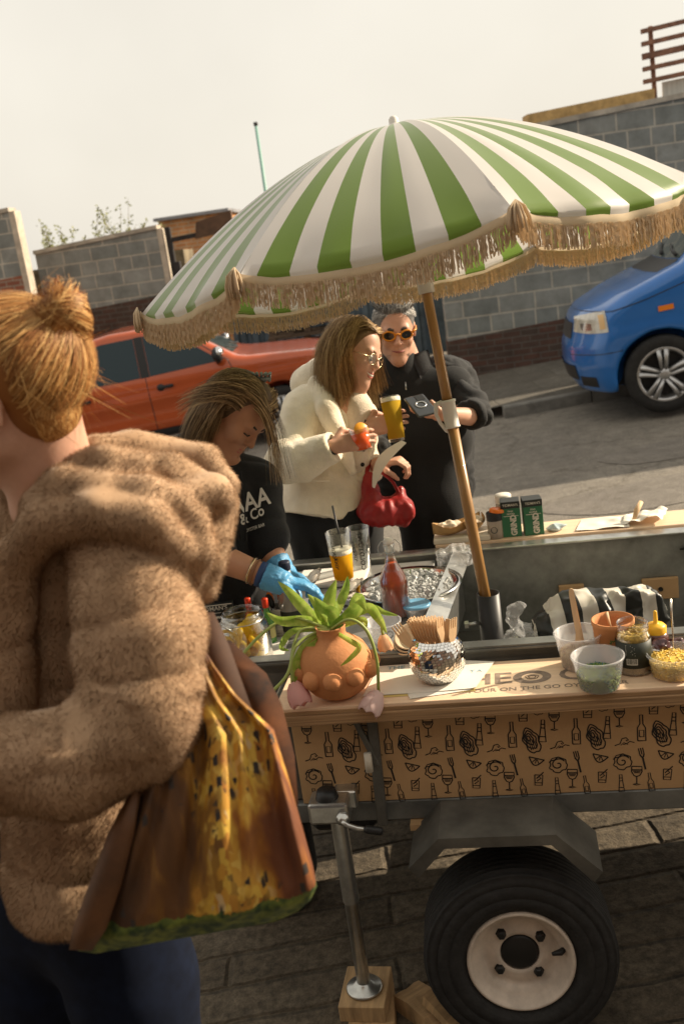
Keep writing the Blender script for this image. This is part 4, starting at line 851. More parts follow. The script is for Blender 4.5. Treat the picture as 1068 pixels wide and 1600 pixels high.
# ---- terracotta pot with bosses, wilting tulips
VP0 = G(531, 1083, Zc); DV = (VP0 - CAM).dot(FWD)
t = loc_thing('terracotta_pot', 'round terracotta pot with a row of knobs, filled with drooping tulips', 'pot', VP0)
b = MB(); b.lathe([(0, 0), (.035, 0), (.048, .003), (.070, .018), (.087, .042), (.094, .072), (.091, .103), (.077, .130), (.054, .148), (.040, .156), (.0365, .164), (.037, .182), (.039, .186), (.036, .187), (.033, .182), (.0325, .16), (.05, .145), (.06, .09), (0, .03)], 64); L_(b, 'pot_body', TERRA, t)
for k in range(10):
    a = 2 * math.pi * (k + .3) / 10; b = MB(); b.ell((.090 * math.cos(a), .090 * math.sin(a), .074), (.0245, .0245, .0245), n=24); L_(b, 'knob', TERRA, t)
def leaf_col(a, b_):
    def f(t_):
        tc_ = t_.nodes.new('ShaderNodeTexCoord'); n_ = t_.nodes.new('ShaderNodeTexNoise'); n_.inputs['Scale'].default_value = 45; n_.inputs['Detail'].default_value = 5; n_.inputs['Distortion'].default_value = .8; r_ = t_.nodes.new('ShaderNodeValToRGB'); r_.color_ramp.elements[0].position = .35; r_.color_ramp.elements[0].color = (*a, 1); r_.color_ramp.elements[1].position = .68; r_.color_ramp.elements[1].color = (*b_, 1)
        t_.links.new(tc_.outputs['Object'], n_.inputs['Vector']); t_.links.new(n_.outputs['Fac'], r_.inputs['Fac']); return r_.outputs['Color']
    return f
LEAF = cloth_thru('tulip_leaf', leaf_col((.28, .42, .06), (.50, .58, .14)), .55, gloss=.25); LEAFD = cloth_thru('tulip_leaf_dark', leaf_col((.20, .34, .05), (.40, .50, .11)), .5, gloss=.25); STEM = mat('tulip_stem', (.30, .36, .09), .5); 
def petalmat(n, c): return cloth_thru(n, lambda t_: c, .4)
PET = [petalmat('pink_petal', (.80, .46, .42)), petalmat('blush_petal', (.85, .66, .62)), petalmat('peach_petal', (.86, .58, .36)), petalmat('cream_petal', (.84, .74, .60))]
def bez(ps, n=14):
    ps = [Vector(p) for p in ps]; out = []
    for i in range(n + 1):
        t_ = i / n; q = list(ps)
        while len(q) > 1: q = [q[k].lerp(q[k + 1], t_) for k in range(len(q) - 1)]
        out.append(q[0])
    return out
def spl(ps, n=6):                                                   # Catmull-Rom through the points
    ps = [Vector(p) for p in ps]; e = [ps[0] * 2 - ps[1]] + ps + [ps[-1] * 2 - ps[-2]]; out = []
    for i in range(len(ps) - 1):
        a, b_, c, d = e[i:i + 4]
        for k in range(n):
            t_ = k / n; out.append(.5 * ((2 * b_) + (c - a) * t_ + (2 * a - 5 * b_ + 4 * c - d) * t_ ** 2 + (3 * b_ - a - 3 * c + d) * t_ ** 3))
    return out + [ps[-1]]
def leaf(b, pts, w, nrm=None, mi=0, fold=.5):
    c = spl(pts, 6); n = len(c); nrm = Vector(nrm) if nrm is not None else -FWD; rows = []
    for i, p in enumerate(c):
        f = i / (n - 1); tg = (c[min(i + 1, n - 1)] - c[max(i - 1, 0)]).normalized(); s = tg.cross(nrm); s = s.normalized() if s.length > 1e-5 else Vector((1, 0, 0)); ww = w * .85 * max(.04, math.sin(math.pi * min(1, .12 + f * .88)) ** .75) * (1 if f < .97 else .3)
        up_ = s.cross(tg)
        rows.append([p - s * ww - up_ * ww * fold * -1, p - s * ww * .5 - up_ * ww * fold * -.35, p, p + s * ww * .5 - up_ * ww * fold * -.35, p + s * ww - up_ * ww * fold * -1])
    b.loft(rows, caps=False, closed=False, mi=mi)
def tulip_flower(b, p, d, size, mi0=0):
    d = Vector(d).normalized(); X = Matrix.Translation(p) @ d.to_track_quat('Z', 'Y').to_matrix().to_4x4()
    for lay in range(2):
        for k in range(3):
            a = 2 * math.pi * k / 3 + lay * 1.05; rows = []
            for i in range(13):
                f = (i / 12) ** .8; r_ = size * (.06 + .42 * math.sin(math.pi * (.08 + .60 * f)) ** .8) * (1 - .06 * lay); z = size * f; hw = 1.0 * min(1., .25 + 2.6 * f) * math.sqrt(max(0., 1 - f ** 5)) + .03
                rows.append([(r_ * math.cos(a + hw * q), r_ * math.sin(a + hw * q), z + size * .05 * math.cos(q * 2.2) * f) for q in (-1, -.5, 0, .5, 1)])
            b.loft(rows, caps=False, closed=False, M=X, mi=mi0)
def vp(px, py, dd=0.): return P(px, py, DV + dd)
top = VP0 + Vector((0, 0, .175))
TU_ = [('pink tulip drooping on its stem to the counter at the left foot of the pot', [(top), vp(470, 985, -.04), vp(455, 1030, -.06), vp(458, 1066, -.065)], (468, 1092, -.075), .062, 0, [([top, vp(478, 1010, -.03), vp(462, 1045, -.05), vp(456, 1083, -.06)], .016), ([top, vp(500, 1000, -.05), vp(478, 1010, -.08)], .012)]),
       ('blush tulip arching over the pot and lying on the counter right of it', [top, vp(545, 968, -.10), vp(572, 985, -.11), vp(588, 1030, -.10), vp(591, 1080, -.075)], (582, 1099, -.085), .062, 1, [([top, vp(545, 1000, -.105), vp(560, 1012, -.12), vp(545, 1030, -.13), vp(531, 1041, -.13)], .0085), ([top, vp(552, 955, -.03), vp(560, 935, -.05), vp(572, 955, -.07)], .022)]),
       ('small peach tulip hanging beside the right knobs of the pot', [top, vp(575, 955, .02), vp(592, 965, .0), vp(598, 992, -.01)], (601, 1006, -.01), .042, 2, [([top, vp(570, 950, .0), vp(590, 965, -.02), vp(604, 990, -.03)], .016), ([top, vp(575, 950, .04), vp(600, 957, .05), vp(622, 962, .06)], .009), ([top, vp(565, 968, .0), vp(572, 985, -.04)], .010)]),
       ('cream tulip bud stretched out to the left above the tote bag', [top, vp(455, 965, -.02), vp(410, 990, -.04), vp(372, 1030, -.05)], (366, 1040, -.05), .036, 3, [([top, vp(480, 970, -.02), vp(440, 970, -.03), vp(416, 957, -.04)], .016), ([top, vp(460, 985, -.02), vp(440, 1010, -.05), vp(452, 1017, -.07)], .010), ([top, vp(490, 965, .0), vp(470, 945, .0), vp(452, 925, -.01), vp(434, 908, -.02)], .018)]),
       ('tulip stem bending down to the left edge of the counter', [top, vp(490, 990, -.05), vp(462, 1010, -.07), vp(448, 1055, -.09), vp(415, 1090, -.10)], (395, 1100, -.10), .03, 0, [([top, vp(512, 965, .01), vp(515, 935, .02), vp(525, 905, .02)], .022), ([top, vp(530, 945, .03), vp(540, 920, .04), vp(543, 900, .05)], .014), ([top, vp(505, 965, -.02), vp(495, 945, -.03), vp(480, 928, -.03)], .016), ([top, vp(520, 960, -.03), vp(505, 950, -.05), vp(490, 932, -.06)], .02)])]
for lab, st, (fx, fy, fd), sz, pm_, lv in TU_:
    t = thing('tulip', lab, 'tulip', top, 0, 'tulips in the terracotta pot'); b = MB(); c = spl(st, 8); b.tube(c, [.0042] * len(c), 8); b.build('stem', STEM, t)
    b = MB(); fp = vp(fx, fy, fd); d0 = (fp - c[-1]); d0 = d0.normalized() if d0.length > 1e-4 else Vector((0, 0, -1)); tulip_flower(b, c[-1], d0, sz); b.build('flower', PET[pm_], t)
    for k, (pts, w) in enumerate(lv): b = MB(); leaf(b, pts, w); b.build('leaf', LEAF if k % 2 == 0 else LEAFD, t)
# ---- mirror ball pot with wooden cutlery
DP = G(686, 1060, Zc + .004); t = loc_thing('mirror_ball_pot', 'mirror tiled ball pot holding wooden cutlery on the menus', 'pot', DP)
b = MB(); R_ = .0735; zc = .062; b.lathe([(0, 0), (.032, .0005)] + [(R_ * .985 * math.cos(a), zc + R_ * .985 * math.sin(a)) for a in [math.radians(x) for x in range(-56, 49, 8)]] + [(.0475, zc + R_ * .73), (.046, zc + R_ * .70), (.055, .08), (.05, .02), (0, .01)], 48); L_(b, 'pot_body', mat('dark_grout', (.12, .11, .1), .7), t)
b = MB(); r_ = random.Random(2); rows = 19
for i in range(rows):
    e0 = math.radians(-56 + 104 * i / rows); e1 = math.radians(-56 + 104 * (i + .90) / rows); em = (e0 + e1) / 2; n = max(10, int(46 * math.cos(em)))
    for k in range(n):
        a0 = 2 * math.pi * k / n; a1 = 2 * math.pi * (k + .90) / n; j = [r_.gauss(0, .00022) for _ in range(4)]
        b.add([((R_ + jj) * math.cos(e) * math.cos(a), (R_ + jj) * math.cos(e) * math.sin(a), zc + (R_ + jj) * math.sin(e)) for (e, a), jj in zip(((e0, a0), (e0, a1), (e1, a1), (e1, a0)), j)], [(0, 1, 2, 3)], 0, False)
L_(b, 'mirror_tiles', mat('mirror', (.86, .84, .8), .03, 1.), t)
def fork_mesh(kind):
    b = MB(); th = .0016
    if kind == 'fork': out = [(-.004, 0), (-.0045, .06), (-.006, .085), (-.0135, .105), (-.0140, .122), (-.0125, .152), (-.0095, .152), (-.0088, .126), (-.0058, .126), (-.0052, .153), (-.0020, .153), (-.0016, .126), (.0016, .126), (.0020, .153), (.0052, .153), (.0058, .126), (.0088, .126), (.0095, .152), (.0125, .152), (.0140, .122), (.0135, .105), (.006, .085), (.0045, .06), (.004, 0)]
    else: out = [(-.005, 0), (-.006, .06), (-.0095, .08), (-.010, .13), (-.006, .152), (.004, .150), (.0095, .13), (.0085, .08), (.006, .06), (.005, 0)]
    b.prism(out, th, Matrix.Rotation(math.pi / 2, 4, 'X')); return b
proto = {}
for i in range(15):
    kind = 'knife' if i in (11, 12, 13) else 'fork'
    f = i / 14
    if i == 0: ox, oy, ang, tw, ly, z0 = -.022, -.018, -.52, .1, -.12, .025
    elif kind == 'knife': ox, oy, ang, tw, ly, z0 = .018 + .006 * (i - 11), .0 - .008 * (i - 12), .10 + .05 * (i - 12), .4, .05, .012
    else: ox, oy, ang, tw, ly, z0 = -.016 + .0030 * i, .010 - .003 * i, -.34 + .035 * i, 1.15 - .02 * i, .02, .020 + .0015 * (i % 3)
    lab = 'wooden knife in the mirror ball pot' if kind == 'knife' else ('wooden fork leaning out over the left rim of the mirror ball pot' if i == 0 else 'wooden fork in the tight bundle in the mirror ball pot')
    M_ = Matrix.Rotation(PSI, 4, 'Z') @ Matrix.Rotation(ang, 4, 'Y') @ Matrix.Rotation(ly, 4, 'X') @ Matrix.Rotation(tw, 4, 'Z')
    if kind not in proto: o = L_(fork_mesh(kind), 'wooden_' + kind, BIRCH, None); proto[kind] = o
    else: o = proto[kind].copy(); COL.objects.link(o)
    tag(o, lab, kind, 'wooden knives in the mirror ball pot' if kind == 'knife' else 'wooden forks in the mirror ball pot'); o.location = DP + Vector((ox, oy, z0)); o.rotation_euler = M_.to_euler()
# ---- menu cards under the pot
def card(name, label, corners, z, m, txt=None, curl=.0):
    p = [G(x, y, z) for x, y in corners]; b = MB(); 
    def fn(u, v): q = p[0].lerp(p[1], u).lerp(p[3].lerp(p[2], u), v); return q + Vector((0, 0, curl * (max(0, u - .6) / .4) ** 2 * (1 - .5 * v) + .0004 * math.sin(9 * u)))
    b.sheet(fn, 12, 8); n = len(b.v); b.sheet(lambda u, v: fn(u, v) - Vector((0, 0, .0006)), 12, 8); o = b.build(name, m)
    if txt:
        for s_, u, v, sz, bo in txt:
            q = fn(u, v); d = (p[1] - p[0]).normalized(); M_ = Matrix.Translation(q + Vector((0, 0, .0009))) @ Matrix.Rotation(math.atan2(d.y, d.x), 4, 'Z'); bb = MB(); bb.text(s_, sz, M_, bold=bo); bb.build('print', BLUEINK, o)
    return tag(o, label, 'menu', 'menu cards on the counter')
card('menu_card', 'yellow edged card at the bottom of the menus under the mirror ball pot', [(583, 1091), (742, 1080), (742, 1040), (600, 1030)], Zc, PAPERY)
card('menu_card', 'cream menu card with faint blue title right under the mirror ball pot', [(566, 1088), (742, 1076), (772, 1034), (600, 1026)], Zc + .0025, PAPERW, [('THE   O   Y', .30, .74, .026, .02), ('T A', .90, .62, .02, .01)], .002)
card('menu_card', 'cream menu card turned askew beneath the front of the mirror ball pot', [(640, 1092), (735, 1078), (720, 1048), (625, 1060)], Zc + .0012, PAPERW)
# ---- plastic tubs at the right
HERB = [mat('chive_green', (.16, .26, .04), .6), mat('dark_chive', (.06, .14, .03), .6), mat('pale_chive', (.28, .36, .10), .6), mat('bluish_chive', (.05, .16, .16), .6)]
t = tub('plastic_tub', 'clear tub half full of chopped green herbs at the front of the counter', 'tub', G(936, 1073, Zc), .047, .060, .083, MILK, 'plastic tubs on the counter'); heap(.050, .036, .010, 700, 3, (.004, .010), mats=HERB, par=t, rr=.044)
SHAL = [mat('shallot', (.62, .47, .27), .5), mat('shallot_pink', (.55, .35, .25), .5), mat('shallot_pale', (.70, .60, .42), .5)]
t = tub('plastic_tub', 'clear tub of chopped shallots with a wooden paddle standing in it', 'tub', G(906, 1040, Zc), .045, .058, .092, MILK, 'plastic tubs on the counter'); heap(.047, .040, .012, 400, 5, (.003, .008), mats=SHAL, par=t, rr=.042)
b = MB(); b.prism([(-.0065, .0), (-.006, .02), (-.012, -.012), (-.014, -.03), (.014, -.03), (.012, -.012), (.006, .02), (.0065, 0), (.007, .12), (.006, .130), (.003, .1345), (0, .1355), (-.003, .1345), (-.006, .130), (-.007, .12)][2:] + [(-.006, .02)], .004, Matrix.Rotation(math.pi / 2, 4, 'X')); o = L_(b, 'wooden_paddle', BIRCH, None); o.location = G(904, 1000, Zc + .06) ; o.rotation_euler = (-.12, -.07, PSI); tag(o, 'flat wooden paddle standing upright in the tub of shallots', 'paddle')
YEL = [mat('yellow_relish', (.72, .48, .08), .4, var=(40, .3)), mat('pale_relish', (.80, .62, .22), .4)]
t = tub('plastic_tub', 'clear tub of yellow relish with a spoon at the right end of the counter', 'tub', G(1052, 1053, Zc), .052, .060, .058, CLEARP, 'plastic tubs on the counter'); heap(.0555, .040, .008, 260, 8, (.003, .008), mats=YEL, par=t, rr=.0505)
SPOONM = mat('spoon_steel', (.55, .5, .42), .2, 1.)
b = MB(); s0 = P(1052, 1022, (G(1052, 1040, Zc) - CAM).dot(FWD)); s1 = s0 + (P(1047, 936, 2.5) - P(1052, 1022, 2.5)) * .98
b.tube([s0 - Vector((0, 0, .01)), s0.lerp(s1, .3), s0.lerp(s1, .75), s1], [.003, .0028, .0040, .0058], 10, flat=.5); b.ell(s0 - Vector((0, 0, .006)), (.011, .006, .016)); tag(b.build('spoon', SPOONM), 'steel spoon standing in the tub of yellow relish', 'spoon')
# mustard jar
MUS = mat('wholegrain_mustard', (.55, .36, .08), .45, var=(90, .5), bump=(150, .4)); LABK = mat('black_label', (.025, .03, .02), .5)
t = loc_thing('mustard_jar', 'open mustard jar with a black label between the tubs', 'jar', G(991, 1047, Zc)); b = MB(); b.lathe([(0, .001), (.038, .001), (.041, .005), (.0415, .085), (.040, .097), (.0365, .106), (.0362, .110), (.0385, .111), (.0385, .114), (.0362, .115), (.0382, .119), (.0378, .121), (.0362, .122), (.037, .128), (.0345, .128), (.034, .11), (.039, .09), (.0385, .006), (0, .005)], 40); L_(b, 'glass', GL, t)
b = MB(); b.lathe([(0, .006), (.0383, .006), (.0388, .09), (.0365, .102), (.03, .104), (.015, .100), (0, .104)], 32); r_ = random.Random(5)
for k in range(40): a = r_.uniform(0, 6.28); q = r_.uniform(0, .03); b.ell((q * math.cos(a), q * math.sin(a), .103 + r_.uniform(-.002, .006)), r_.uniform(.002, .005), n=6)
L_(b, 'mustard', MUS, t)
b = MB(); b.lathe([(.0418, .022), (.0421, .022), (.0421, .088), (.0418, .088)], 40); lb = L_(b, 'label', LABK, t); b = MB()
wc = lambda r, a0: (lambda v: Vector((r * math.cos(a0 + v.x / r), r * math.sin(a0 + v.x / r), v.y)))
a0 = -math.pi / 2 - .42
vs = []; r_ = random.Random(9)
def cyl_quad(b, r, a0, x0, x1, z0, z1, mi=0): b.add([wc(r, a0)(Vector((x, z, 0))) for x, z in ((x0, z0), (x1, z0), (x1, z1), (x0, z1))], [(0, 1, 2, 3)], mi, False)
for k in range(6): cyl_quad(b, .0423, a0, -.013 + .0044 * k, -.013 + .0044 * (k + 1) + .0002, .032, .048)
x = -.0115
while x < .011: w = r_.choice((.0006, .001, .0015)); cyl_quad(b, .0425, a0, x, x + w, .0345, .0475, 1); x += w + r_.choice((.0006, .0012))
for k in range(9): cyl_quad(b, .0423, a0, -.014, -.014 + r_.uniform(.012, .026), .056 + .0032 * k, .0572 + .0032 * k)
L_(b, 'label_print', [mat('label_white', (.6, .58, .5), .6), INK], lb)
# terracotta beaker behind, squeeze bottle, sauce packets
t = loc_thing('clay_beaker', 'painted clay beaker standing behind the mustard jar', 'beaker', T(.852, .148, Zc)); b = MB(); b.lathe([(0, 0), (.040, 0), (.043, .003), (.050, .104), (.0525, .106), (.0525, .116), (.049, .117), (.047, .10), (.040, .006), (0, .005)], 40); L_(b, 'beaker_wall', TERRA, t)
b = MB(); r_ = random.Random(12)
for k in range(34): cx = r_.uniform(-.018, .018); cz = r_.uniform(.03, .08); rr_ = .0415 + .0085 * (cz / .104) + .0012; d = r_.uniform(.003, .007); an = r_.uniform(0, 3.1); b.add([wc(rr_, -math.pi / 2 - .1)(Vector((cx + d * math.cos(an + q) * (1 if k2 % 2 else .35), cz + d * math.sin(an + q) * (1 if k2 % 2 else .35), 0))) for k2, q in enumerate((0, 1.57, 3.14, 4.71))], [(0, 1, 2, 3)], 0, False)
L_(b, 'painted_sprig', HERB[1], t)
b = MB(); s0 = T(.845, .14, 1.0); b.tube([s0, s0 + Vector((-.008, -.004, .04))], [.004, .006], 8, flat=.4); tag(b.build('wooden_stick', BIRCH), 'pale wooden stick standing in the clay beaker', 'stick')
t = loc_thing('squeeze_bottle', 'squat squeeze bottle with a yellow nozzle cap behind the relish tub', 'bottle', T(.955, .155, Zc)); b = MB(); b.lathe([(0, 0), (.026, 0), (.029, .004), (.029, .06), (.024, .072), (0, .072)], 28); L_(b, 'bottle_body', mat('brown_sauce', (.10, .03, .02), .3, coat=.5), t)
YC = mat('yellow_cap', (.80, .46, .03), .4); b = MB(); b.lathe([(.025, .070), (.0255, .086), (.020, .092), (.008, .094), (.0055, .097), (.0045, .124), (.003, .127), (0, .127)], 24); L_(b, 'cap', YC, t)
FOIL = mat('foil', (.62, .58, .56), .25, .9, bump=(60, .7)); PURP = mat('dark_wrapper', (.09, .03, .035), .35, coat=.4, var=(30, .4))
r_ = random.Random(21)
for k, (u, v, z, m, lab) in enumerate(((.935, .115, .012, FOIL, 'crumpled silver foil packet leaning on the mustard jar'), (1.0, .14, .02, PURP, 'dark wrapped packet behind the relish tub'), (.955, .120, .030, PURP, 'dark wrapped packet lying on the silver foil'))):
    V_, Q_ = sdf_mesh([ell((0, 0, 0), (.026, .018, .022), k=.005), ell((.012, -.004, .01), (.016, .014, .014), k=.008)], .004, 1); V_ = V_ + .005 * np.stack([vnoise(V_, 90, s + k) for s in range(3)], 1)
    o = big_mesh('sauce_packet', V_ + np.array(T(u, v, Zc + z + .012)), Q_, m, smooth=False); tag(o, lab, 'packet', 'sauce packets at the end of the counter')
# ---- left work top: sauce bottle, tubs, jar, boxes, glasses
ZW = .8995
KET = mat('red_sauce', (.55, .085, .022), .3, var=(14, .35), coat=.4)
t = loc_thing('swing_top_bottle', 'swing top glass bottle of red sauce in the middle of the work top', 'bottle', G(621, 962, ZW)); b = MB(); b.lathe([(0, .001), (.040, .001), (.043, .006), (.0435, .105), (.040, .125), (.028, .15), (.018, .17), (.0145, .19), (.0145, .218), (.0165, .220), (.0165, .228), (.012, .229), (.0125, .19), (.026, .148), (.041, .105), (.0405, .007), (0, .006)], 40); L_(b, 'glass', GL, t)
b = MB(); b.lathe([(0, .006), (.0405, .007), (.041, .104), (.038, .124), (.027, .146), (.0165, .168), (0, .169)], 32); L_(b, 'sauce', KET, t)
b = MB(); b.lathe([(0, .228), (.0115, .228), (.0155, .232), (.0155, .240), (.010, .246), (0, .247)], 24); L_(b, 'stopper', mat('white_ceramic', (.75, .7, .62), .3), t)
b = MB()
for s in (-1, 1): b.tube(spl([(s * .017, 0, .205), (s * .030, -.006, .20), (s * .033, -.008, .222), (s * .022, 0, .238), (s * .016, 0, .238)], 5), .0014, 6)
b.tube(spl([(.017, 0, .205), (0, -.018, .203), (-.017, 0, .205)], 6), .0014, 6); L_(b, 'wire_clip', ZINC, t)
t = tub('plastic_tub', 'small clear tub with a printed badge behind the pot', 'tub', G(600, 998, ZW), .043, .052, .055, MILK, 'plastic tubs on the work top'); b = MB()
for q in (.011, .0085): b.tube([wc(.0525, -math.pi / 2 + .3)(Vector((q * math.cos(a), .03 + q * math.sin(a), 0))) for a in [i * .3142 for i in range(21)]], .0006, 4)
L_(b, 'printed_badge', INK, t)
t = tub('plastic_tub', 'clear tub under a pale blue lid right of the sauce bottle', 'tub', G(652, 962, ZW), .034, .040, .035, MILK, 'plastic tubs on the work top'); b = MB(); b.lathe([(.043, .033), (.044, .038), (.040, .041), (.036, .039), (0, .039)], 36); L_(b, 'lid', frosted('blue_lid', (.16, .42, .66), .8), t)
CARDB = mat('moulded_card', (.60, .47, .32), .85, var=(30, .15))
for k in range(3):
    t_ = MB(); t_.lathe([(0, 0), (.030, 0), (.033, .002), (.043, .018), (.046, .019), (.0455, .021), (.042, .0205), (.031, .004), (0, .003)], 32); o = L_(t_, 'card_dish', CARDB, None); o.location = G(643, 1010, .938) + Vector((.002 * k, .004 * k, .0065 * k)); o.rotation_euler = (.35, -.35, .2 * k); tag(o, ['moulded card dish at the bottom of the small stack beside the mirror ball pot', 'middle moulded card dish of the small stack', 'topmost moulded card dish of the small stack'][k], 'dish', 'stack of card dishes')
# platter of ice
t = loc_thing('ice_platter', 'round steel platter heaped with crushed ice', 'platter', G(640, 925, ZW)); b = MB(); b.lathe([(0, .0), (.13, 0), (.150, .022), (.168, .026), (.170, .029), (.150, .0265), (.129, .004), (0, .004)], 64); L_(b, 'platter', mat('polished_steel', (.6, .6, .58), .15, 1.), t)
ICE = mat('crushed_ice', (.62, .63, .62), .12, trans=.35, ior=1.31, bump=(60, .6)); b = MB(); r_ = random.Random(6); b.lathe([(0, .022), (.06, .02), (.12, .014), (.138, .010)], 32)
for k in range(420):
    a = r_.uniform(0, 6.283); q = .135 * math.sqrt(r_.random()); b.box((q * math.cos(a), q * math.sin(a), .022 - .07 * (q / .6) ** 2 + r_.uniform(-.004, .008)), (r_.uniform(.006, .016),) * 2 + (r_.uniform(.005, .012),), rot=Euler((r_.uniform(0, 3), r_.uniform(0, 3), r_.uniform(0, 3))).to_matrix(), bev=.001)
tag(L_(b, 'crushed_ice', ICE, t), kind='stuff')
def wrap_bag(name, label, cat, prims, h, amp, sc, m, group=None, two=None):
    V_, Q_ = sdf_mesh(prims, h, 1); N_ = vnormals(V_, Q_); rd = np.abs(vnoise(V_, sc, 3)) + .6 * np.abs(vnoise(V_ + 3.3, sc * 2.1, 5)); V_ = V_ + N_ * (amp * (1 - 2.2 * rd))[:, None]
    mi = None
    if two is not None: c = V_[Q_].mean(1); mi = two(c).astype(int)
    return tag(big_mesh(name, V_, Q_, m, mi=mi, smooth=mi is not None), label, cat, group)
q = T(.43, .99, .935); wrap_bag('ice_bag', 'knotted clear bag of ice behind the platter', 'bag', [ell(q, (.07, .045, .035), k=.02)], .006, .012, 28, frosted('clear_film', (.9, .9, .9), .22))
# shells, board, cloth
SHELL = mat('oyster_shell', (.27, .23, .18), .6, var=(45, .6), bump=(60, .9, .02)); NACRE = mat('oyster_inside', (.66, .60, .52), .25, var=(25, .2))
def oyster(p, s, rz, tilt, label):
    t = thing('oyster', label, 'oyster', p, 0, 'oysters on the work top'); b = MB(); R_ = Matrix.Rotation(rz, 3, 'Z') @ Matrix.Rotation(tilt, 3, 'Y'); rings = []; rgs = random.Random(int(s * 9999))
    for i in range(9):
        f = i / 8; z = s * (.02 + .30 * f); ring = []
        for k in range(28):
            a = 2 * math.pi * k / 28; w = (1 + .10 * math.sin(5 * a + i * 1.3) + .06 * math.sin(11 * a + i)) * (.15 + .85 * math.sin(f * math.pi * .5) ** .8) * (1 + .07 * (i % 2)); ring.append(R_ @ Vector((s * .62 * w * math.cos(a) * (1 + .2 * math.cos(a)), s * .40 * w * math.sin(a), z * .55)))
        rings.append(ring)
    b.loft(rings, smooth=False); L_(b, 'shell', SHELL, t); b = MB(); top_ = [v * .88 + R_ @ Vector((0, 0, s * .025)) for v in rings[-1]]; b.add(top_, [tuple(range(28))], 0, False); b.ell(R_ @ Vector((s * .05, 0, s * .17)), (s * .38, s * .24, s * .06), R_); L_(b, 'meat', NACRE, t); return t
oyster(G(562, 936, ZW + .012), .075, -.1, .1, 'largest rough oyster shell lying open on the edge of the ice'); oyster(G(548, 922, ZW + .03), .066, .5, -.35, 'oyster lying on top of the largest one'); oyster(G(490, 906, ZW + .022), .058, .9, -.5, 'brown oyster propped on the white board by the gloved hands')
b = MB(); b.box(G(520, 902, ZW + .0075), (.24, .17, .014), rot=TR, bev=.004, seg=2); tag(b.build('cutting_board', mat('white_nylon', (.78, .75, .70), .4, var=(30, .06))), 'white nylon cutting board under the beer glass', 'cutting board')
CLOTHG = mat('grey_cloth', (.38, .38, .38), .85, var=(30, .5)); q = G(512, 962, ZW + .02); o = wrap_bag('tea_towel', 'crumpled grey and black checked cloth behind the pot', 'cloth', [ell(q, (.06, .045, .028), k=.02), ell(q + Vector((.05, .03, .0)), (.045, .03, .03), k=.02)], .005, .012, 26, [CLOTHG, BLK], two=lambda c: (np.sin(c[:, 0] * 170) * np.sin(c[:, 1] * 170 + c[:, 2] * 60) > .25))
# beer glass with straw, empty printed glass
BEER = cloth_thru('beer', lambda t_: (.95, .52, .03), .5); FOAM = mat('beer_foam', (.80, .74, .60), .8, bump=(200, .3))
def scribble(b, r, a0, z0, s, seed):
    r_ = random.Random(seed); pts = []
    for k in range(26): pts.append(wc(r, a0)(Vector((s * (.5 * math.sin(k * 1.15) + r_.uniform(-.12, .12)), z0 + s * (.14 * k - 1.6) + s * .25 * math.cos(k * 1.7), 0))))
    b.tube(spl(pts, 3), .0009, 4)
def pint(p, label, fill, foam, h=.155, r0=.031, r1=.043, m=BEER, rot=None, name='beer_glass', logo=True):
    t = thing(name, label, 'glass', p); 
    if rot is not None: t.rotation_euler = rot; _wm[t.name] = Matrix.Translation(Vector(p)) @ Euler(rot).to_matrix().to_4x4()
    b = MB(); b.lathe([(0, 0), (r0 - .002, 0), (r0, .002), (r1, h), (r1 - .0012, h + .0008), (r1 - .0022, h), (r0 - .002, .010), (0, .008)], 40); L_(b, 'glass', GL, t)
    ri = lambda z: r0 + (r1 - r0) * z / h + .0003
    if fill: b = MB(); b.lathe([(0, .0095), (ri(.01), .0105), (ri(fill), fill), (0, fill)], 36); L_(b, 'beer', m, t)
    if foam: b = MB(); b.lathe([(ri(fill), fill + .0003), (ri(foam), foam), (ri(foam) * .6, foam + .002), (0, foam + .0015), (0, fill + .0003)], 36); L_(b, 'foam', FOAM, t)
    if logo: b = MB(); scribble(b, (r0 + r1) / 2 + .0055, -math.pi / 2 - .55, h * .62, .012, 3); scribble(b, (r0 + r1) / 2 + .004, -math.pi / 2 - .45, h * .42, .011, 8); L_(b, 'printed_script', INK, t)
    return t
g1 = pint(G(538, 907, ZW + .0155), 'half full glass of pale beer with a black straw on the white board', .098, .112, .172)
b = MB(); s0 = P(538, 872, 3.32); s1 = P(519, 790, 3.32); b.tube([s0, s1], .0035, 10); tag(b.build('drinking_straw', BLK), 'black straw leaning in the beer glass', 'straw')
g2 = pint(G(567, 895, ZW + .001) + Vector((0, .03, 0)), 'empty glass with vertical black script behind the beer glass', 0, 0)
b = MB(); b.text('HAWKES', .030, Matrix(), bold=.02, warp=None); b2 = MB(); vs, fs = text_geo('COLDTOWN', .02); b2.add([wc(.0405, -math.pi / 2 + .1)(Vector((v.y * .022, .085 + v.x * .024, 0))) for v in vs], fs, 0, False); L_(b2, 'printed_letters', INK, g2)
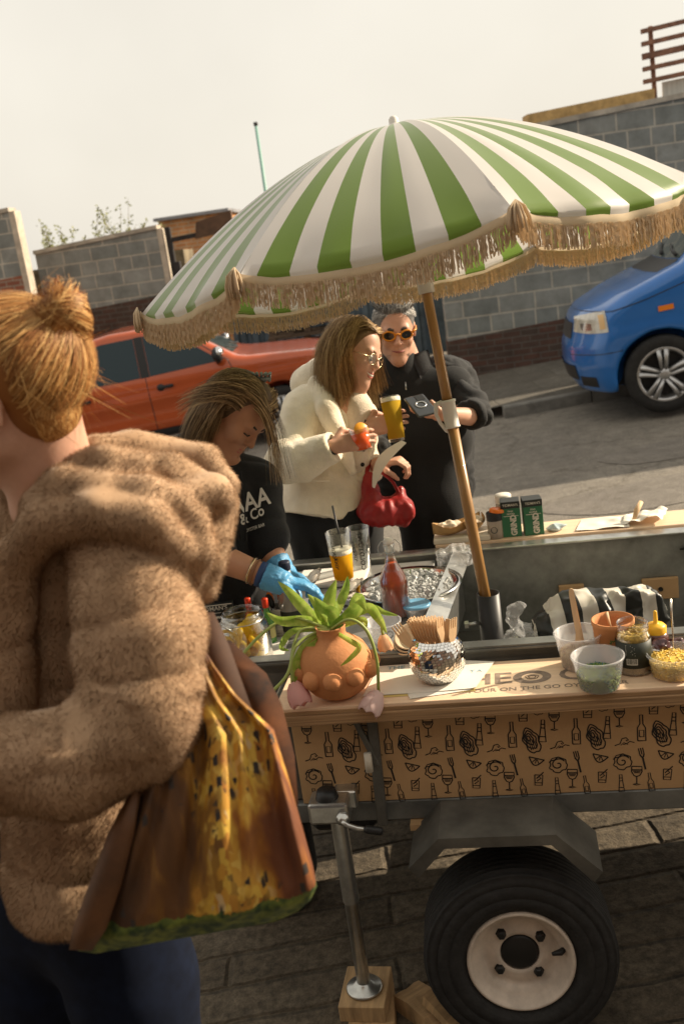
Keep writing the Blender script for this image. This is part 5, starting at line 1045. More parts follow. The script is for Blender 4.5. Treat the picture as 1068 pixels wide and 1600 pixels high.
# preserving jar of lemons with its clip lid hanging open
LEM = cloth_thru('lemon_flesh', lambda t_: (.92, .66, .06), .45); JP = G(390, 1033, ZW)
t = loc_thing('preserving_jar', 'clip top glass jar of lemon wedges with its lid hanging open', 'jar', JP); t.scale = (1.1, 1.1, 1.1); b = MB(); b.lathe([(0, .001), (.058, .001), (.064, .008), (.065, .085), (.060, .105), (.052, .114), (.052, .119), (.055, .121), (.055, .126), (.052, .128), (.0535, .138), (.050, .138), (.049, .112), (.058, .10), (.0615, .084), (.0605, .009), (0, .006)], 44); L_(b, 'glass', GL, t)
b = MB(); r_ = random.Random(3)
for k in range(26):
    a = r_.uniform(0, 6.28); q = r_.uniform(0, .038); c = (q * math.cos(a), q * math.sin(a), .02 + .075 * r_.random()); b.lathe([(0, -.007), (.022, -.007), (.025, -.004), (.025, .004), (.022, .007), (0, .007)], 14, Matrix.Translation(c) @ Euler((r_.uniform(0, 3), r_.uniform(0, 3), 0)).to_matrix().to_4x4())
L_(b, 'lemon_slices', LEM, t)
ld = P(357, 1008, (JP - CAM).dot(FWD) - .075); X = Matrix.Translation(ld - JP) @ Matrix.Rotation(.35, 4, 'Y') @ Matrix.Rotation(1.15, 4, 'X')
b = MB(); b.lathe([(0, .004), (.030, .003), (.048, .0), (.051, .003), (.050, .008), (.040, .009), (.030, .012), (0, .013)], 36, X); L_(b, 'lid', CLEARP, t); b = MB(); b.lathe([(.026, .0145), (.030, .0155), (.034, .0145)], 32, X); b.lathe([(0, .0135), (.018, .0140)], 24, X); L_(b, 'lid_seal', mat('ochre_rubber', (.55, .36, .10), .5), t)
b = MB(); wq = ld - JP; b.tube(spl([(-.02, -.052, .118), wq * .6 + Vector((0, -.01, .06)), wq + Vector((0, 0, .045)), wq + Vector((.03, 0, .02))], 6), .0016, 6); b.tube([(.055 * math.cos(a), .055 * math.sin(a), .117) for a in [i * .209 for i in range(31)]], .0014, 6); L_(b, 'wire_clip', ZINC, t)
# printed boxes
DKBOX = mat('black_carton', (.022, .024, .022), .5); GRBOX = mat('green_carton', (.035, .16, .075), .5, var=(6, .15)); CREAM = mat('cream_print', (.66, .62, .52), .6); BRNP = mat('carton_side', (.34, .28, .2), .7)
def carton(p, rz, w, d, h, label, body, top=None, group=None):
    t = thing('salt_carton', label, 'carton', p, rz, group); b = MB(); b.box((0, 0, h / 2), (w, d, h), bev=.0012); L_(b, 'carton_body', body, t)
    if top: b = MB(); b.box((0, 0, h - .012), (w + .0012, d + .0012, .0252), bev=.001); L_(b, 'carton_top', top, t)
    return t
def front(w, d, x, z): return Matrix.Translation((x, -d / 2 - .0014, z)) @ Matrix.Rotation(math.pi / 2, 4, 'X')
w, d, h = .115, .075, .125
t = carton(G(345, 1002, ZW) + Vector((0, .02, 0)), PSI + .12, w, d, h, 'black carton of rock salt at the left end of the work top', DKBOX)
b = MB(); F = lambda x, z: front(w, d, x, z); b.text("TIDMAN'S", .019, F(.0, h - .013), bold=.012); b.text('ROCK', .036, F(-.005, .072), bold=.05, sx=.85); b.text('SALT', .036, F(-.005, .040), bold=.05, sx=.85); b.prism([(-.05, 0), (.05, 0), (.05, .0016), (-.05, .0016)], .0003, F(0, h - .028)); b.prism([(-.057, 0), (.057, 0), (.057, .003), (-.057, .003)], .0003, F(0, h - .004)); L_(b, 'print', CREAM, t)
w, d, h = .066, .062, .128
for k, (pu, ang, lab) in enumerate(((.622, .02, 'left of two green peppercorn cartons on the far shelf, next to the orange lidded jar'), (.697, .10, 'right of two green peppercorn cartons on the far shelf, next to the blue cloth'))):
    t = carton(T(pu, 1.205, .9275), PSI + ang, w, d, h, lab, GRBOX, DKBOX, 'green cartons on the far shelf'); b = MB(); F = lambda x, z: front(w, d, x, z)
    b.text("TIDMAN'S", .0125, F(0, h - .012), bold=.012, sx=.95); vs, fs = text_geo('GRIND', .05); b.add([F(.008, .043) @ Vector((-v.y * .028, v.x * .024, .0002)) for v in vs], fs, 0, False)
    b.text('PINK', .009, F(0, h - .034), bold=.01); b.text('PEPPER', .009, F(0, h - .044), bold=.01); b.add([F(x, z) @ Vector((0, 0, .0001)) for x, z in ((-.026, .076), (.026, .076), (.026, .078), (-.026, .078))], [(0, 1, 2, 3)], 0, False); L_(b, 'print', CREAM, t)
    b = MB(); b.box((w / 2 + .0004, 0, h * .4), (.0006, d * .86, h * .72)); L_(b, 'side_panel', BRNP, t)
# paper, sauces and bottle at the left
card('paper_sheet', 'white printed sheet under the preserving jar', [(352, 1052), (440, 1034), (455, 985), (385, 990)], ZW + .0022, PAPERW, [('FRESH OYSTERS DAILY', .5, .35, .008, .0), ('SHUCKED TO ORDER', .5, .6, .008, .0)])
REDC = mat('red_cap', (.75, .06, .02), .35); ORC = mat('orange_cap', (.85, .20, .02), .35); GSAU = mat('green_sauce', (.10, .30, .05), .2, coat=.6); RSAU = mat('red_hot_sauce', (.45, .05, .015), .25, coat=.5)
def hot(p, label, m, s=1.):
    t = thing('hot_sauce_bottle', label, 'bottle', p, 0, 'small hot sauce bottles on the work top'); b = MB(); b.lathe([(0, 0), (.016 * s, 0), (.0175 * s, .003), (.0175 * s, .075 * s), (.014 * s, .088 * s), (.008 * s, .10 * s), (.007 * s, .118 * s), (0, .118 * s)], 24); L_(b, 'bottle_body', m, t)
    b = MB(); b.lathe([(.0095 * s, .110 * s), (.010 * s, .136 * s), (.008 * s, .139 * s), (0, .139 * s)], 20); L_(b, 'cap', REDC, t); b = MB(); b.lathe([(.0178 * s, .018 * s), (.0178 * s, .06 * s)], 24); L_(b, 'label', PAPERW if m is RSAU else mat('diamond_label', (.55, .5, .2), .6), t)
hot(G(397, 1008, ZW) + Vector((0, .03, 0)), 'small red capped sauce bottle just behind the preserving jar', RSAU); hot(G(424, 1005, ZW) + Vector((0, .01, 0)), 'small green sauce bottle with a red cap right of the preserving jar', GSAU, 1.0)
t = thing('cutlery_tin', 'square printed tin of orange handled knives behind the sauce bottles', 'tin', G(443, 1000, ZW) + Vector((0, .05, 0)), PSI); b = MB(); b.lathe([(.045, 0), (.046, .09), (.043, .09), (.042, .004), (0, .004)], 4, Matrix.Rotation(math.pi / 4, 4, 'Z'), smooth=False); L_(b, 'tin', mat('printed_tin', (.42, .40, .36), .4, .3, var=(60, .5), stretch=(.3, .3, 3)), t)
for k, (x, y, a) in enumerate(((-.012, 0, .15), (.004, .006, -.05), (-.002, -.012, .3))):
    kn = thing('oyster_knife', ['orange handled knife at the left of the tin', 'orange handled knife upright in the middle of the tin', 'orange handled knife leaning low in the front of the tin'][k], 'knife', T(0, 0, 0), 0, 'knives in the tin'); p = Vector(t.location) + Vector((x, y, .04)); dv_ = Vector((-a, 0, 1)).normalized(); b = MB(); b.tube([p, p + dv_ * .055], [.004, .006], 8, flat=.4); b.build('blade', ZINC, kn); b = MB(); b.tube([p + dv_ * .055, p + dv_ * .065, p + dv_ * .085, p + dv_ * .097], [.006, .0095, .0105, .006], 10); b.build('handle', ORC if k < 2 else BLK, kn)
t = thing('sauce_bottle', 'tall clear bottle with a dark screw cap by the gloved hands', 'bottle', G(461, 1003, ZW) + Vector((0, .06, 0))); b = MB(); b.lathe([(0, 0), (.034, 0), (.036, .003), (.036, .10), (.032, .125), (.020, .165), (.0155, .185), (.0150, .205), (0, .205)], 32); L_(b, 'bottle_body', frosted('cloudy_glass', (.5, .48, .42), .55), t)
b = MB(); b.lathe([(.0165, .205), (.0172, .206), (.0172, .228), (.0155, .231), (0, .231)], 24); L_(b, 'cap', mat('navy_cap', (.02, .025, .05), .4), t); b = MB(); b.lathe([(.0364, .02), (.0364, .085)], 32); L_(b, 'label', LABK, t)
# ---- far shelf
ZF = .9275
b = MB(); b.box(T(.445, 1.215, ZF + .010), (.20, .12, .02), rot=TR, bev=.004, seg=2); tag(b.build('serving_board', mat('pale_board', (.68, .60, .48), .5, var=(20, .08))), 'thick pale serving board at the left end of the far shelf', 'board')
BOAT = mat('bamboo_boat', (.50, .31, .13), .6, var=(10, .25), stretch=(1, 8, 1))
def boat(p, rz, label):
    t = thing('bamboo_boat', label, 'bowl', p, rz, 'bamboo boats on the far shelf'); rings = []
    for i in range(9):
        f = i / 8 * 2 - 1; w = .032 * (1 - abs(f) ** 2.4) + .004; z = .012 * abs(f) ** 2; rings.append([(f * .062, w * math.cos(a) * (1 if 0 else 1), z + .034 * (1 - math.sin(a)) if False else z + (.030 + .010 * abs(f)) * (abs(math.cos(a)) ** 1.6)) for a in [math.pi * (1 + q / 10) for q in range(11)]])
    b = MB(); b.loft(rings, caps=False, closed=False); b.loft([[(x * .96, y * .93, z + .002) for x, y, z in r] for r in rings], caps=False, closed=False); L_(b, 'boat_hull', BOAT, t)
    V_, Q_ = sdf_mesh([ell((0, 0, .034), (.048, .026, .016), k=.01)], .004, 1); V_ = V_ + .006 * np.stack([vnoise(V_, 70, s) for s in range(3)], 1); b = MB(); b.add(V_.tolist(), Q_.tolist(), 0, False); L_(b, 'paper_napkin', mat('creased_napkin', (.68, .56, .42), .9, var=(60, .25)), t)
boat(T(.405, 1.20, ZF + .0205), .1, 'bamboo boat of napkins at the left of the serving board'); boat(T(.492, 1.225, ZF + .0205), 1.0, 'bamboo boat behind the parasol pole on the serving board')
t = thing('spice_jar', 'squat spice jar with an orange flip lid left of the green cartons', 'jar', T(.565, 1.185, ZF)); b = MB(); b.lathe([(0, 0), (.026, 0), (.028, .003), (.028, .066), (.024, .072), (0, .072)], 28); L_(b, 'jar_body', frosted('spice_jar_plastic', (.40, .33, .26), .8), t); b = MB(); b.lathe([(.0285, .066), (.0285, .092), (.027, .094), (0, .094)], 28); L_(b, 'black_collar', BLK, t); b = MB(); b.lathe([(.0275, .0945), (.027, .103), (.02, .107), (0, .107)], 28, Matrix.Rotation(.12, 4, 'Y')); L_(b, 'lid', ORC, t)
b = MB(); b.tube([wc(.0286, -1.9)(Vector((.011 * math.cos(a), .035 + .011 * math.sin(a), 0))) for a in [i * .3142 for i in range(21)]], .0014, 4); L_(b, 'label_ring', LABK, t)
t = thing('spice_jar', 'spice jar with a white lid behind the orange lidded one', 'jar', T(.60, 1.285, ZF)); b = MB(); b.lathe([(0, 0), (.026, 0), (.028, .003), (.028, .10), (0, .10)], 28); L_(b, 'jar_body', frosted('spice_jar_plastic', (.4, .33, .26), .8), t); b = MB(); b.lathe([(.029, .098), (.0295, .125), (.027, .129), (0, .129)], 28); L_(b, 'lid', mat('white_lid', (.74, .7, .64), .4), t)
V_, Q_ = sdf_mesh([ell((0, 0, 0), (.035, .025, .012), k=.01)], .004, 1); V_ = V_ + .006 * np.stack([vnoise(V_, 60, s) for s in range(3)], 1); tag(big_mesh('dish_cloth', V_ + np.array(T(.775, 1.21, ZF + .013)), Q_, mat('pale_blue_cloth', (.50, .62, .66), .9, var=(50, .3))), 'small pale blue and white cloth by the green cartons', 'cloth')
def crumple(corners, z, amp, seed, label, m):
    p = [T(u, v, z) for u, v in corners]; b = MB()
    def fn(u, v): q = p[0].lerp(p[1], u).lerp(p[3].lerp(p[2], u), v); return q + Vector((0, 0, .002 + amp * (1 + vnoise(np.array([[u * 5, v * 4, 0]]), 1., seed)[0]) * (.35 + u * .65)))
    b.sheet(fn, 26, 12, smooth=False); return tag(b.build('paper_napkin', m), label, 'napkin', 'papers on the far shelf')
crumple([(.84, 1.17), (1.02, 1.165), (1.03, 1.29), (.87, 1.30)], ZF, .006, 4, 'flat white paper spread on the far shelf', PAPERW); crumple([(1.0, 1.18), (1.13, 1.17), (1.17, 1.30), (1.02, 1.29)], ZF + .004, .020, 9, 'creased white paper standing up at the right of the far shelf', PAPERW)
b = MB(); q = T(1.055, 1.22, ZF + .045); b.tube([q + Vector((-.02, -.02, -.03)), q, q + Vector((.022, .02, .02))], [.006, .010, .008], 10); tag(b.build('wooden_brush', BIRCH), 'small wooden handled brush lying across the papers', 'brush')
b = MB(); q = T(1.17, 1.089, .86); b.tube([q, q + TU * .04 + Vector((0, 0, .003)), q + TU * .12], [.003, .008, .009], 10, flat=.7); tag(b.build('black_handle', BLK), 'black handle sticking along the far wall of the trailer', 'handle')
# ---- bags inside the trailer
q = T(.635, .60, .77); FILM = frosted('clear_film', (.9, .9, .9), .22)
wrap_bag('plastic_bag', 'crumpled clear plastic bag standing right of the umbrella socket', 'bag', [cap(q + Vector((-.015, 0, -.10)), q + Vector((-.02, 0, .12)), .065, .018, k=.03), ell(q + Vector((.03, 0, -.05)), (.06, .05, .06), k=.03)], .006, .02, 20, FILM)
q = T(.86, .66, .76); bw = mat('striped_bag_film', (.6, .57, .5), .4); t_ = bw.node_tree; tcn = t_.nodes.new('ShaderNodeTexCoord'); wv = t_.nodes.new('ShaderNodeTexWave'); wv.inputs['Scale'].default_value = 3.6; wv.inputs['Distortion'].default_value = 2.2; wv.inputs['Detail Scale'].default_value = .8; rw_ = t_.nodes.new('ShaderNodeValToRGB'); rw_.color_ramp.interpolation = 'CONSTANT'; rw_.color_ramp.elements[0].color = (.018, .02, .018, 1); rw_.color_ramp.elements[1].position = .5; rw_.color_ramp.elements[1].color = (.62, .58, .5, 1)
t_.links.new(tcn.outputs['Object'], wv.inputs['Vector']); t_.links.new(wv.outputs['Fac'], rw_.inputs['Fac']); t_.links.new(rw_.outputs['Color'], t_.nodes['Principled BSDF'].inputs['Base Color'])
V_, Q_ = sdf_mesh([ell(q, (.185, .10, .135), R=TR, k=.03), ell(q + TU * .11 + Vector((0, 0, .06)), (.09, .08, .085), R=TR, k=.04), ell(q - TU * .10 + Vector((0, 0, .03)), (.09, .09, .09), R=TR, k=.04)], .006, 1); N_ = vnormals(V_, Q_); rd = np.abs(vnoise(V_, 13, 3)) + .6 * np.abs(vnoise(V_ + 3.3, 27, 5)); V_ = V_ + N_ * (.018 * (1 - 2.2 * rd))[:, None]
tag(big_mesh('striped_bag', V_, Q_, bw), 'black and white striped bag slumped in the trailer', 'bag')

# ------------------------------------------------------------------ the umbrella
UN = Vector((-.0700, .0981, .9927)).normalized(); UB = Vector((.3947, 2.8452, .9156)); UA = UB + UN * 1.388
UE1 = Vector((0, 1, 0)).cross(UN).normalized(); UE2 = UN.cross(UE1); UR, UD, UPHI = .804, .368, 3.2961
def uvec(a): return UE1 * math.cos(a) + UE2 * math.sin(a)
umb = thing('parasol', 'green and white striped parasol with a beige tasselled fringe on a wooden pole', 'parasol', UB - UN * .2)
def rib_pt(k, s): return UA + uvec(UPHI + k * math.pi / 4) * (UR * s) - UN * (UD * (s ** 1.75))
def can_pt(k, s, t):
    p = rib_pt(k, s).lerp(rib_pt(k + 1, s), t); bow = 4 * t * (1 - t)
    out = uvec(UPHI + (k + t) * math.pi / 4)
    p = p - UN * (bow * .012 * s) + out * (bow * .022 * s * s)
    if s > .82:
        q = (s - .82) / .18; w = vnoise(np.array([[k * 3.1 + t * 9, q * 1.2, 0.]]), 1., 3)[0]
        p = p - UN * (q * q * bow * .012) + out * (w * .008 * q)
    if s > .25:
        w = vnoise(np.array([[k * 5.3 + t * 16, s * 2.5, 1.]]), 1., 8)[0]; p = p + UN * (w * .0035 * min(1, (s - .25) * 2) * (.3 + .7 * bow))
    return p
def edge_pt(k, t):                                                  # lower hem between two rib tips, peaked at the tips
    bow = (4 * t * (1 - t)) ** .55; out = uvec(UPHI + (k + t) * math.pi / 4); w = vnoise(np.array([[k * 3.1 + t * 9, 2.2, 0.]]), 1., 3)[0]
    return can_pt(k, 1., t) + UN * (.004 * (1 - bow)) - UN * (.022 * bow) + out * (.004 * (1 - bow) + .008 * w - .006 * bow)
GREEN = cloth_thru('green_canvas', lambda t: (.19, .30, .065), .45, gloss=.55); WHITE = cloth_thru('white_canvas', lambda t: (.74, .71, .68), .36, gloss=.4)
BEIGE = cloth_thru('beige_braid', lambda t: (.68, .56, .40), .3); TASS = cloth_thru('tassel_cord', lambda t: (.74, .60, .42), .42)
WOODP = mat('varnished_pole', (.36, .19, .06), .35, var=(6, .25), stretch=(4, 4, .4), coat=.3)
bands = [0, .045, .165, .285, .40, .515, .63, .745, .86, .985, 1.0]; bands = [0, .075, .195, .305, .42, .535, .65, .765, .885, 1.0][:-1] + [1.0]
b = MB()
for k in range(8):
    for i in range(9):
        t0, t1 = bands[i], bands[i + 1]
        def fn(u, v, k=k, t0=t0, t1=t1):
            t = t0 + (t1 - t0) * u
            return can_pt(k, v / .9, t) if v <= .9 else can_pt(k, 1, t).lerp(edge_pt(k, t), (v - .9) / .1)
        b.sheet(fn, 3, 30, 1 if i % 2 else 0)
b.build('canopy', [WHITE, GREEN], umb)
for k in range(8):
    tr = MB()
    def fn(u, v, k=k):
        p = edge_pt(k, u); out = uvec(UPHI + (k + u) * math.pi / 4); return p - UN * (v * .021 - .006) + out * (.003 + .0025 * math.sin(v * math.pi))
    tr.sheet(fn, 60, 4); tp = tr.build('trim', BEIGE, umb)
    f = MB(); n = 124; r = random.Random(k)
    for i in range(n):
        t = (i + .5 + r.uniform(-.25, .25)) / n; out = uvec(UPHI + (k + t) * math.pi / 4); tan = out.cross(UN)
        for lay in range(2):
            p = edge_pt(k, t + (.35 / n if lay and t < .98 else 0)) + out * (.0035 - .004 * lay) - UN * .010; L = (.054 if lay == 0 else .048) * r.uniform(.92, 1.08); sw = r.uniform(-.05, .05); so_ = r.uniform(-.05, .12)
            pts = []; rs = []
            dn = Vector((0, 0, -1)).lerp(-UN, .35)
            for j in range(6):
                q = j / 5; pts.append(p + dn * (L * q) + tan * (sw * L * q * q + .0012 * math.sin(q * 14 + i)) + out * (so_ * L * q + .0012 * math.cos(q * 14 + i)))
                rs.append(.0023 * (1.15 if j % 2 else .85) * (1 if j < 5 else .75))
            f.tube(pts, rs, 4, caps=False, smooth=False)
    # bunched tassels at the rib tip
    for i in range(20):
        a = r.uniform(0, 6.28); p = edge_pt(k, 0) + UN * .016 + uvec(UPHI + k * math.pi / 4) * .008; d = uvec(UPHI + k * math.pi / 4) * r.uniform(.0, .018) + uvec(UPHI + k * math.pi / 4 + 1.57) * r.gauss(0, .020)
        f.tube([p, p + d * .7 - UN * .016, p + d - UN * .04, p + d * 1.05 - UN * r.uniform(.058, .072)], [.002, .003, .0028, .002], 5)
    f.build('fringe', TASS, tp)
for k in range(8):
    b = MB(); b.tube([rib_pt(k, s) - UN * (.006) for s in (0.02, .2, .4, .6, .8, 1.0)], .0028, 6); b.build('rib', WHITEM if False else mat('rib_steel', (.5, .5, .5), .4, .8), umb)
    b = MB(); b.tube([UA - UN * .42 + uvec(UPHI + k * math.pi / 4) * .02, rib_pt(k, .52) - UN * .008], .0026, 6); b.build('strut', mat('rib_steel', (.5,) * 3), umb)
PLAS = mat('white_plastic', (.72, .68, .62), .35)
b = MB(); q = UA - UN * .42; M_ = Matrix.Translation(q) @ UN.to_track_quat('Z', 'Y').to_matrix().to_4x4(); b.lathe([(.018, -.05), (.024, -.05), (.024, -.005), (.032, 0), (.032, .018), (.018, .02)], 24, M_); b.build('runner', PLAS, umb)
b = MB(); b.tube([UB - UN * .2, UB + UN * .56], .0168, 20); b.build('lower_pole', WOODP, umb)
b = MB(); b.tube([UB + UN * .56, UA + UN * .0], .0150, 20); b.build('upper_pole', WOODP, umb)
b = MB(); M_ = Matrix.Translation(UB + UN * .525) @ UN.to_track_quat('Z', 'Y').to_matrix().to_4x4()
b.lathe([(.0172, -.004), (.0235, -.004), (.0235, 0), (.0215, .002), (.0212, .070), (.024, .072), (.024, .078), (.017, .080)], 28, M_)
lf = -RT; b.tube([UB + UN * .595 + lf * .018, UB + UN * .590 + lf * .036, UB + UN * .56 + lf * .041, UB + UN * .535 + lf * .034, UB + UN * .512 + lf * .020, UB + UN * .505 + lf * .006], [.009, .008, .006, .0055, .006, .006], 10)
b.build('pole_clamp', PLAS, umb)
b = MB(); M_ = Matrix.Translation(UA) @ UN.to_track_quat('Z', 'Y').to_matrix().to_4x4(); b.lathe([(0, .028), (.008, .027), (.0135, .02), (.0145, .008), (.019, .004), (.030, -.002), (.030, -.008)], 24, M_); b.build('finial', PLAS, umb)

# ------------------------------------------------------------------ people
def I(dx, dy, dz=0.): return (RT * dx - UP * dy + FWD * dz)
def pm(px, d): return px * d / FPX
def C(a, b, ra, rb=None, k=.012, op=1, flat=False):
    """tapered limb between two photo points (px, py, depth) with radii in photo pixels"""
    rb = ra if rb is None else rb
    return cap(P(*a), P(*b), pm(ra, a[2]), pm(rb, b[2]), k, op, flat)
def CH(pts, rs, k=.012): return [C(pts[i], pts[i + 1], rs[i], rs[i + 1], k) for i in range(len(pts) - 1)]
def frame(f, u):
    f = Vector(f).normalized(); u = (Vector(u) - f * Vector(u).dot(f)).normalized(); return f.cross(u), f, u
SKIN = mat('skin_light', (.58, .32, .215), .5, ss=.12, var=(14, .12), col2=(.64, .36, .25), bump=(160, .05))
SKINT = mat('skin_tan', (.50, .25, .145), .5, ss=.12, var=(14, .12), bump=(160, .05))
LIP = mat('lips', (.45, .13, .10), .4); EYEW = mat('eye_white', (.7, .66, .6), .2); IRIS = mat('iris', (.05, .035, .02), .15)
def head_prims(c, fr, s=1., male=False, smile=0.):
    r, f, u = fr; q = lambda x, y, z: Vector(c) + (r * x + f * y + u * z) * s
    R = Matrix((r, f, u)).transposed()
    E = lambda x, y, z, rx, ry, rz, k=.012, op=1: ell(q(x, y, z), (rx * s, ry * s, rz * s), R, k, op)
    K = lambda a, b, ra, rb, k=.008, op=1: cap(q(*a), q(*b), ra * s, rb * s, k, op)
    j = .002 if male else 0
    pr = [E(0, -.014, .038, .075, .096, .083), E(0, .030, -.022 - (.004 if male else 0), .060 - (.003 if male else 0), .058, .078 + (.004 if male else 0), .03), K((-.044 - j, .0, -.062), (0, .068, -.098), .020, .021 + j, .03), K((.044 + j, .0, -.062), (0, .068, -.098), .020, .021 + j, .03),
          K((-.034, .074, .022), (.034, .074, .022), .0135 + j * .4, .0135 + j * .4, .014), E(.036, .056, -.026, .024, .028, .024, .018), E(-.036, .056, -.026, .024, .028, .024, .018),
          K((0, .086, .014), (0, .104, -.024), .0075, .0105 + j * .4, .009), K((-.011, .094, -.027), (.011, .094, -.027), .0075, .0075, .006),
          E(.031, .094, .004, .017, .013, .0105, .010, -1), E(-.031, .094, .004, .017, .013, .0105, .010, -1),
          E(0, .070, -.060, .030, .022, .024, .015), K((-.022 - smile, .078, -.056 + smile * .6), (0, .0895, -.0545), .004, .0062, .006), K((.022 + smile, .078, -.056 + smile * .6), (0, .0895, -.0545), .004, .0062, .006),
          K((-.018 - smile, .078, -.063 + smile * .3), (0, .088, -.0685), .004, .0068, .006), K((.018 + smile, .078, -.063 + smile * .3), (0, .088, -.0685), .004, .0068, .006),
          E(.0755, -.012, -.006, .0075, .019, .031, .008), E(-.0755, -.012, -.006, .0075, .019, .031, .008), E(.084, -.006, -.006, .007, .010, .018, .006, -1), E(-.084, -.006, -.006, .007, .010, .018, .006, -1)]
    return pr, q
def hand_prims(w, f, n, thumb, s=1., curl=(.5, .6, .5), spread=.08, tcurl=.5, cl=None):
    """wrist w, pointing f, palm facing n, thumb on side +-1 of f x n"""
    f = Vector(f).normalized(); n = Vector(n); n = (n - f * n.dot(f)).normalized(); sd = f.cross(n) * thumb; w = Vector(w)
    pr = [cap(w - f * .01, w + f * .03 * s, .024 * s, .026 * s, .01)]
    for o in (-.026, -.009, .009, .026): pr.append(cap(w + f * .02 * s + sd * o * .7 * s, w + f * .082 * s + sd * o * s, .0135 * s, .0115 * s, .008))
    L = {.027: (.042, .026, .021), .009: (.047, .030, .023), -.009: (.044, .028, .022), -.026: (.034, .021, .019)}
    for i, (o, ls) in enumerate(L.items()):
        p = w + f * .086 * s + sd * o * s; d = (f + sd * (o / .027) * spread).normalized(); a = 0.; c3 = cl[i] if cl else curl; pts = [p]; 
        for l, c in zip(ls, c3): a += c; dd = (d * math.cos(a) + n * math.sin(a)); p = p + dd * l * s; pts.append(p)
        pr += chain(pts, [.0095 * s, .0085 * s, .0078 * s, .0066 * s], .003)
    p = w + f * .022 * s + sd * .026 * s + n * .006; d1 = (f * .55 + sd * .75 + n * .35).normalized(); p1 = p + d1 * .042 * s; d2 = (f * .8 + sd * (.45 - tcurl) + n * (.2 + tcurl)).normalized(); p2 = p1 + d2 * .032 * s; p3 = p2 + (d2 * .8 + n * .3 * tcurl + f * .1).normalized() * .026 * s
    return pr + chain([p, p1, p2, p3], [.016 * s, .0125 * s, .0105 * s, .008 * s], .006)
def eyes(par, q, fr, s=1., closed=False, look=(0, .2)):
    for sx in (-1, 1):
        if not closed:
            b = MB(); b.ell(q(sx * .031, .0775, .003), .0118 * s, n=16); e = b.build('eye', EYEW, par); b = MB(); b.ell(q(sx * .031 + look[0] * .006, .0873, .003 - look[1] * .012), (.0052 * s,) * 3, n=12); b.build('iris', IRIS, e)
def brows(par, q, m, z=.026, w=.0042, t=0.):
    for sx in (-1, 1):
        b = MB(); b.tube([q(sx * .014, .0885, z - .002), q(sx * .030, .0865, z + .003), q(sx * .048, .072, z - .003)], [w * .8, w, w * .4], 8); b.build('eyebrow', m, par)
def person_mesh(label, prims, h, m, smooth=1):
    V_, Q_ = sdf_mesh(prims, h, smooth); o = big_mesh('person', V_, Q_, m); return tag(o, label, 'person')
def garment(name, par, prims, h, m, smooth=2, fold=0., fsc=(9, 9, 4), disp=None, mi=None):
    V_, Q_ = sdf_mesh(prims, h, smooth); N_ = vnormals(V_, Q_)
    if fold: q = V_ * np.array(fsc); V_ = V_ + N_ * (fold * (vnoise(q, 1., 4) + .5 * vnoise(q, 2.3, 9)))[:, None]
    if disp is not None: V_ = V_ + N_ * disp(V_)[:, None]
    return big_mesh(name, V_, Q_, m, par, mi=mi), V_, Q_
def hair_sim(c, fr, s, roots, d0, steps, step, grav, stiff, lift, comb=None, seed=1, wob=.25, rad=(.081, .103, .090), cen=(0, -.014, .038), gdir=(0, 0, -1.)):
    """grow strands from scalp roots (unit directions in head frame), sliding over the head"""
    R = np.array([list(v) for v in fr]); r_ = np.random.default_rng(seed); n = len(roots); rad_ = np.array(rad) * s; lift = np.asarray(lift).reshape(-1, 1) * np.ones((n, 1)); g = R @ np.array(gdir)
    p = roots * rad_ + np.array(cen) * s; d = np.broadcast_to(d0, (n, 3)).copy(); out = [p.copy()]; nn = [roots.copy()]
    w = r_.normal(size=(n, 3)) * wob
    for i in range(steps):
        d = d * stiff + g * grav + w * .25
        if comb is not None: d = d + comb(p, i)
        d /= np.maximum(np.linalg.norm(d, axis=1, keepdims=True), 1e-9); p = p + d * step; q = (p - np.array(cen) * s); rr = rad_ + lift * min(1., (i + 1) / 4); k = np.linalg.norm(q / rr, axis=1, keepdims=True)
        q = np.where(k < 1, q / np.maximum(k, 1e-6), q); p2 = q + np.array(cen) * s; dd = p2 - out[-1]; d = dd / np.maximum(np.linalg.norm(dd, axis=1, keepdims=True), 1e-9); p = p2; out.append(p.copy()); nr = q / rr ** 2; nn.append(nr / np.linalg.norm(nr, axis=1, keepdims=True))
    Pth = np.stack(out, 1); NN = np.stack(nn, 1); return Pth @ R + np.array(tuple(c)), NN @ R
def hair_mesh(par, sets, width, mats, seed=1, cap_prims=None, name='hair', taper=True):
    VV, QQ, NN, MI = [], [], [], []; off = 0; r_ = np.random.default_rng(seed)
    for pth, nr in sets:
        v, q, n = strands(pth, nr, width * (.6 + .8 * r_.random(len(pth))), taper); VV.append(v); QQ.append(q + off); NN.append(n); off += len(v); per = pth.shape[1] - 1; MI.append(np.repeat(r_.choice(len(mats), len(pth), p=np.array([.36, .38, .26]) if len(mats) == 3 else None), per))
    if cap_prims is not None:
        v, q = sdf_mesh(cap_prims, .006, 2); VV.append(v); QQ.append(q + off); NN.append(vnormals(v, q)); MI.append(np.zeros(len(q), int))
    return big_mesh(name, np.concatenate(VV), np.concatenate(QQ), mats, par, mi=np.concatenate(MI), normals=np.concatenate(NN))
def hairmats(n, cs): return [mat(n + x, c, .55, spec=.3) for x, c in zip(('_dark', '_mid', '_light'), cs)]
def scalp(n, seed, test):
    r_ = np.random.default_rng(seed); d = r_.normal(size=(n * 6, 3)); d /= np.linalg.norm(d, axis=1, keepdims=True); d = d[test(d)]; return d[:n]
FABB = mat('black_fabric', (.010, .0105, .0115), .85, var=(12, .3), bump=(220, .25), sheen=.08); FABB2 = mat('black_jersey', (.008, .0085, .009), .9, bump=(260, .2), sheen=.1)

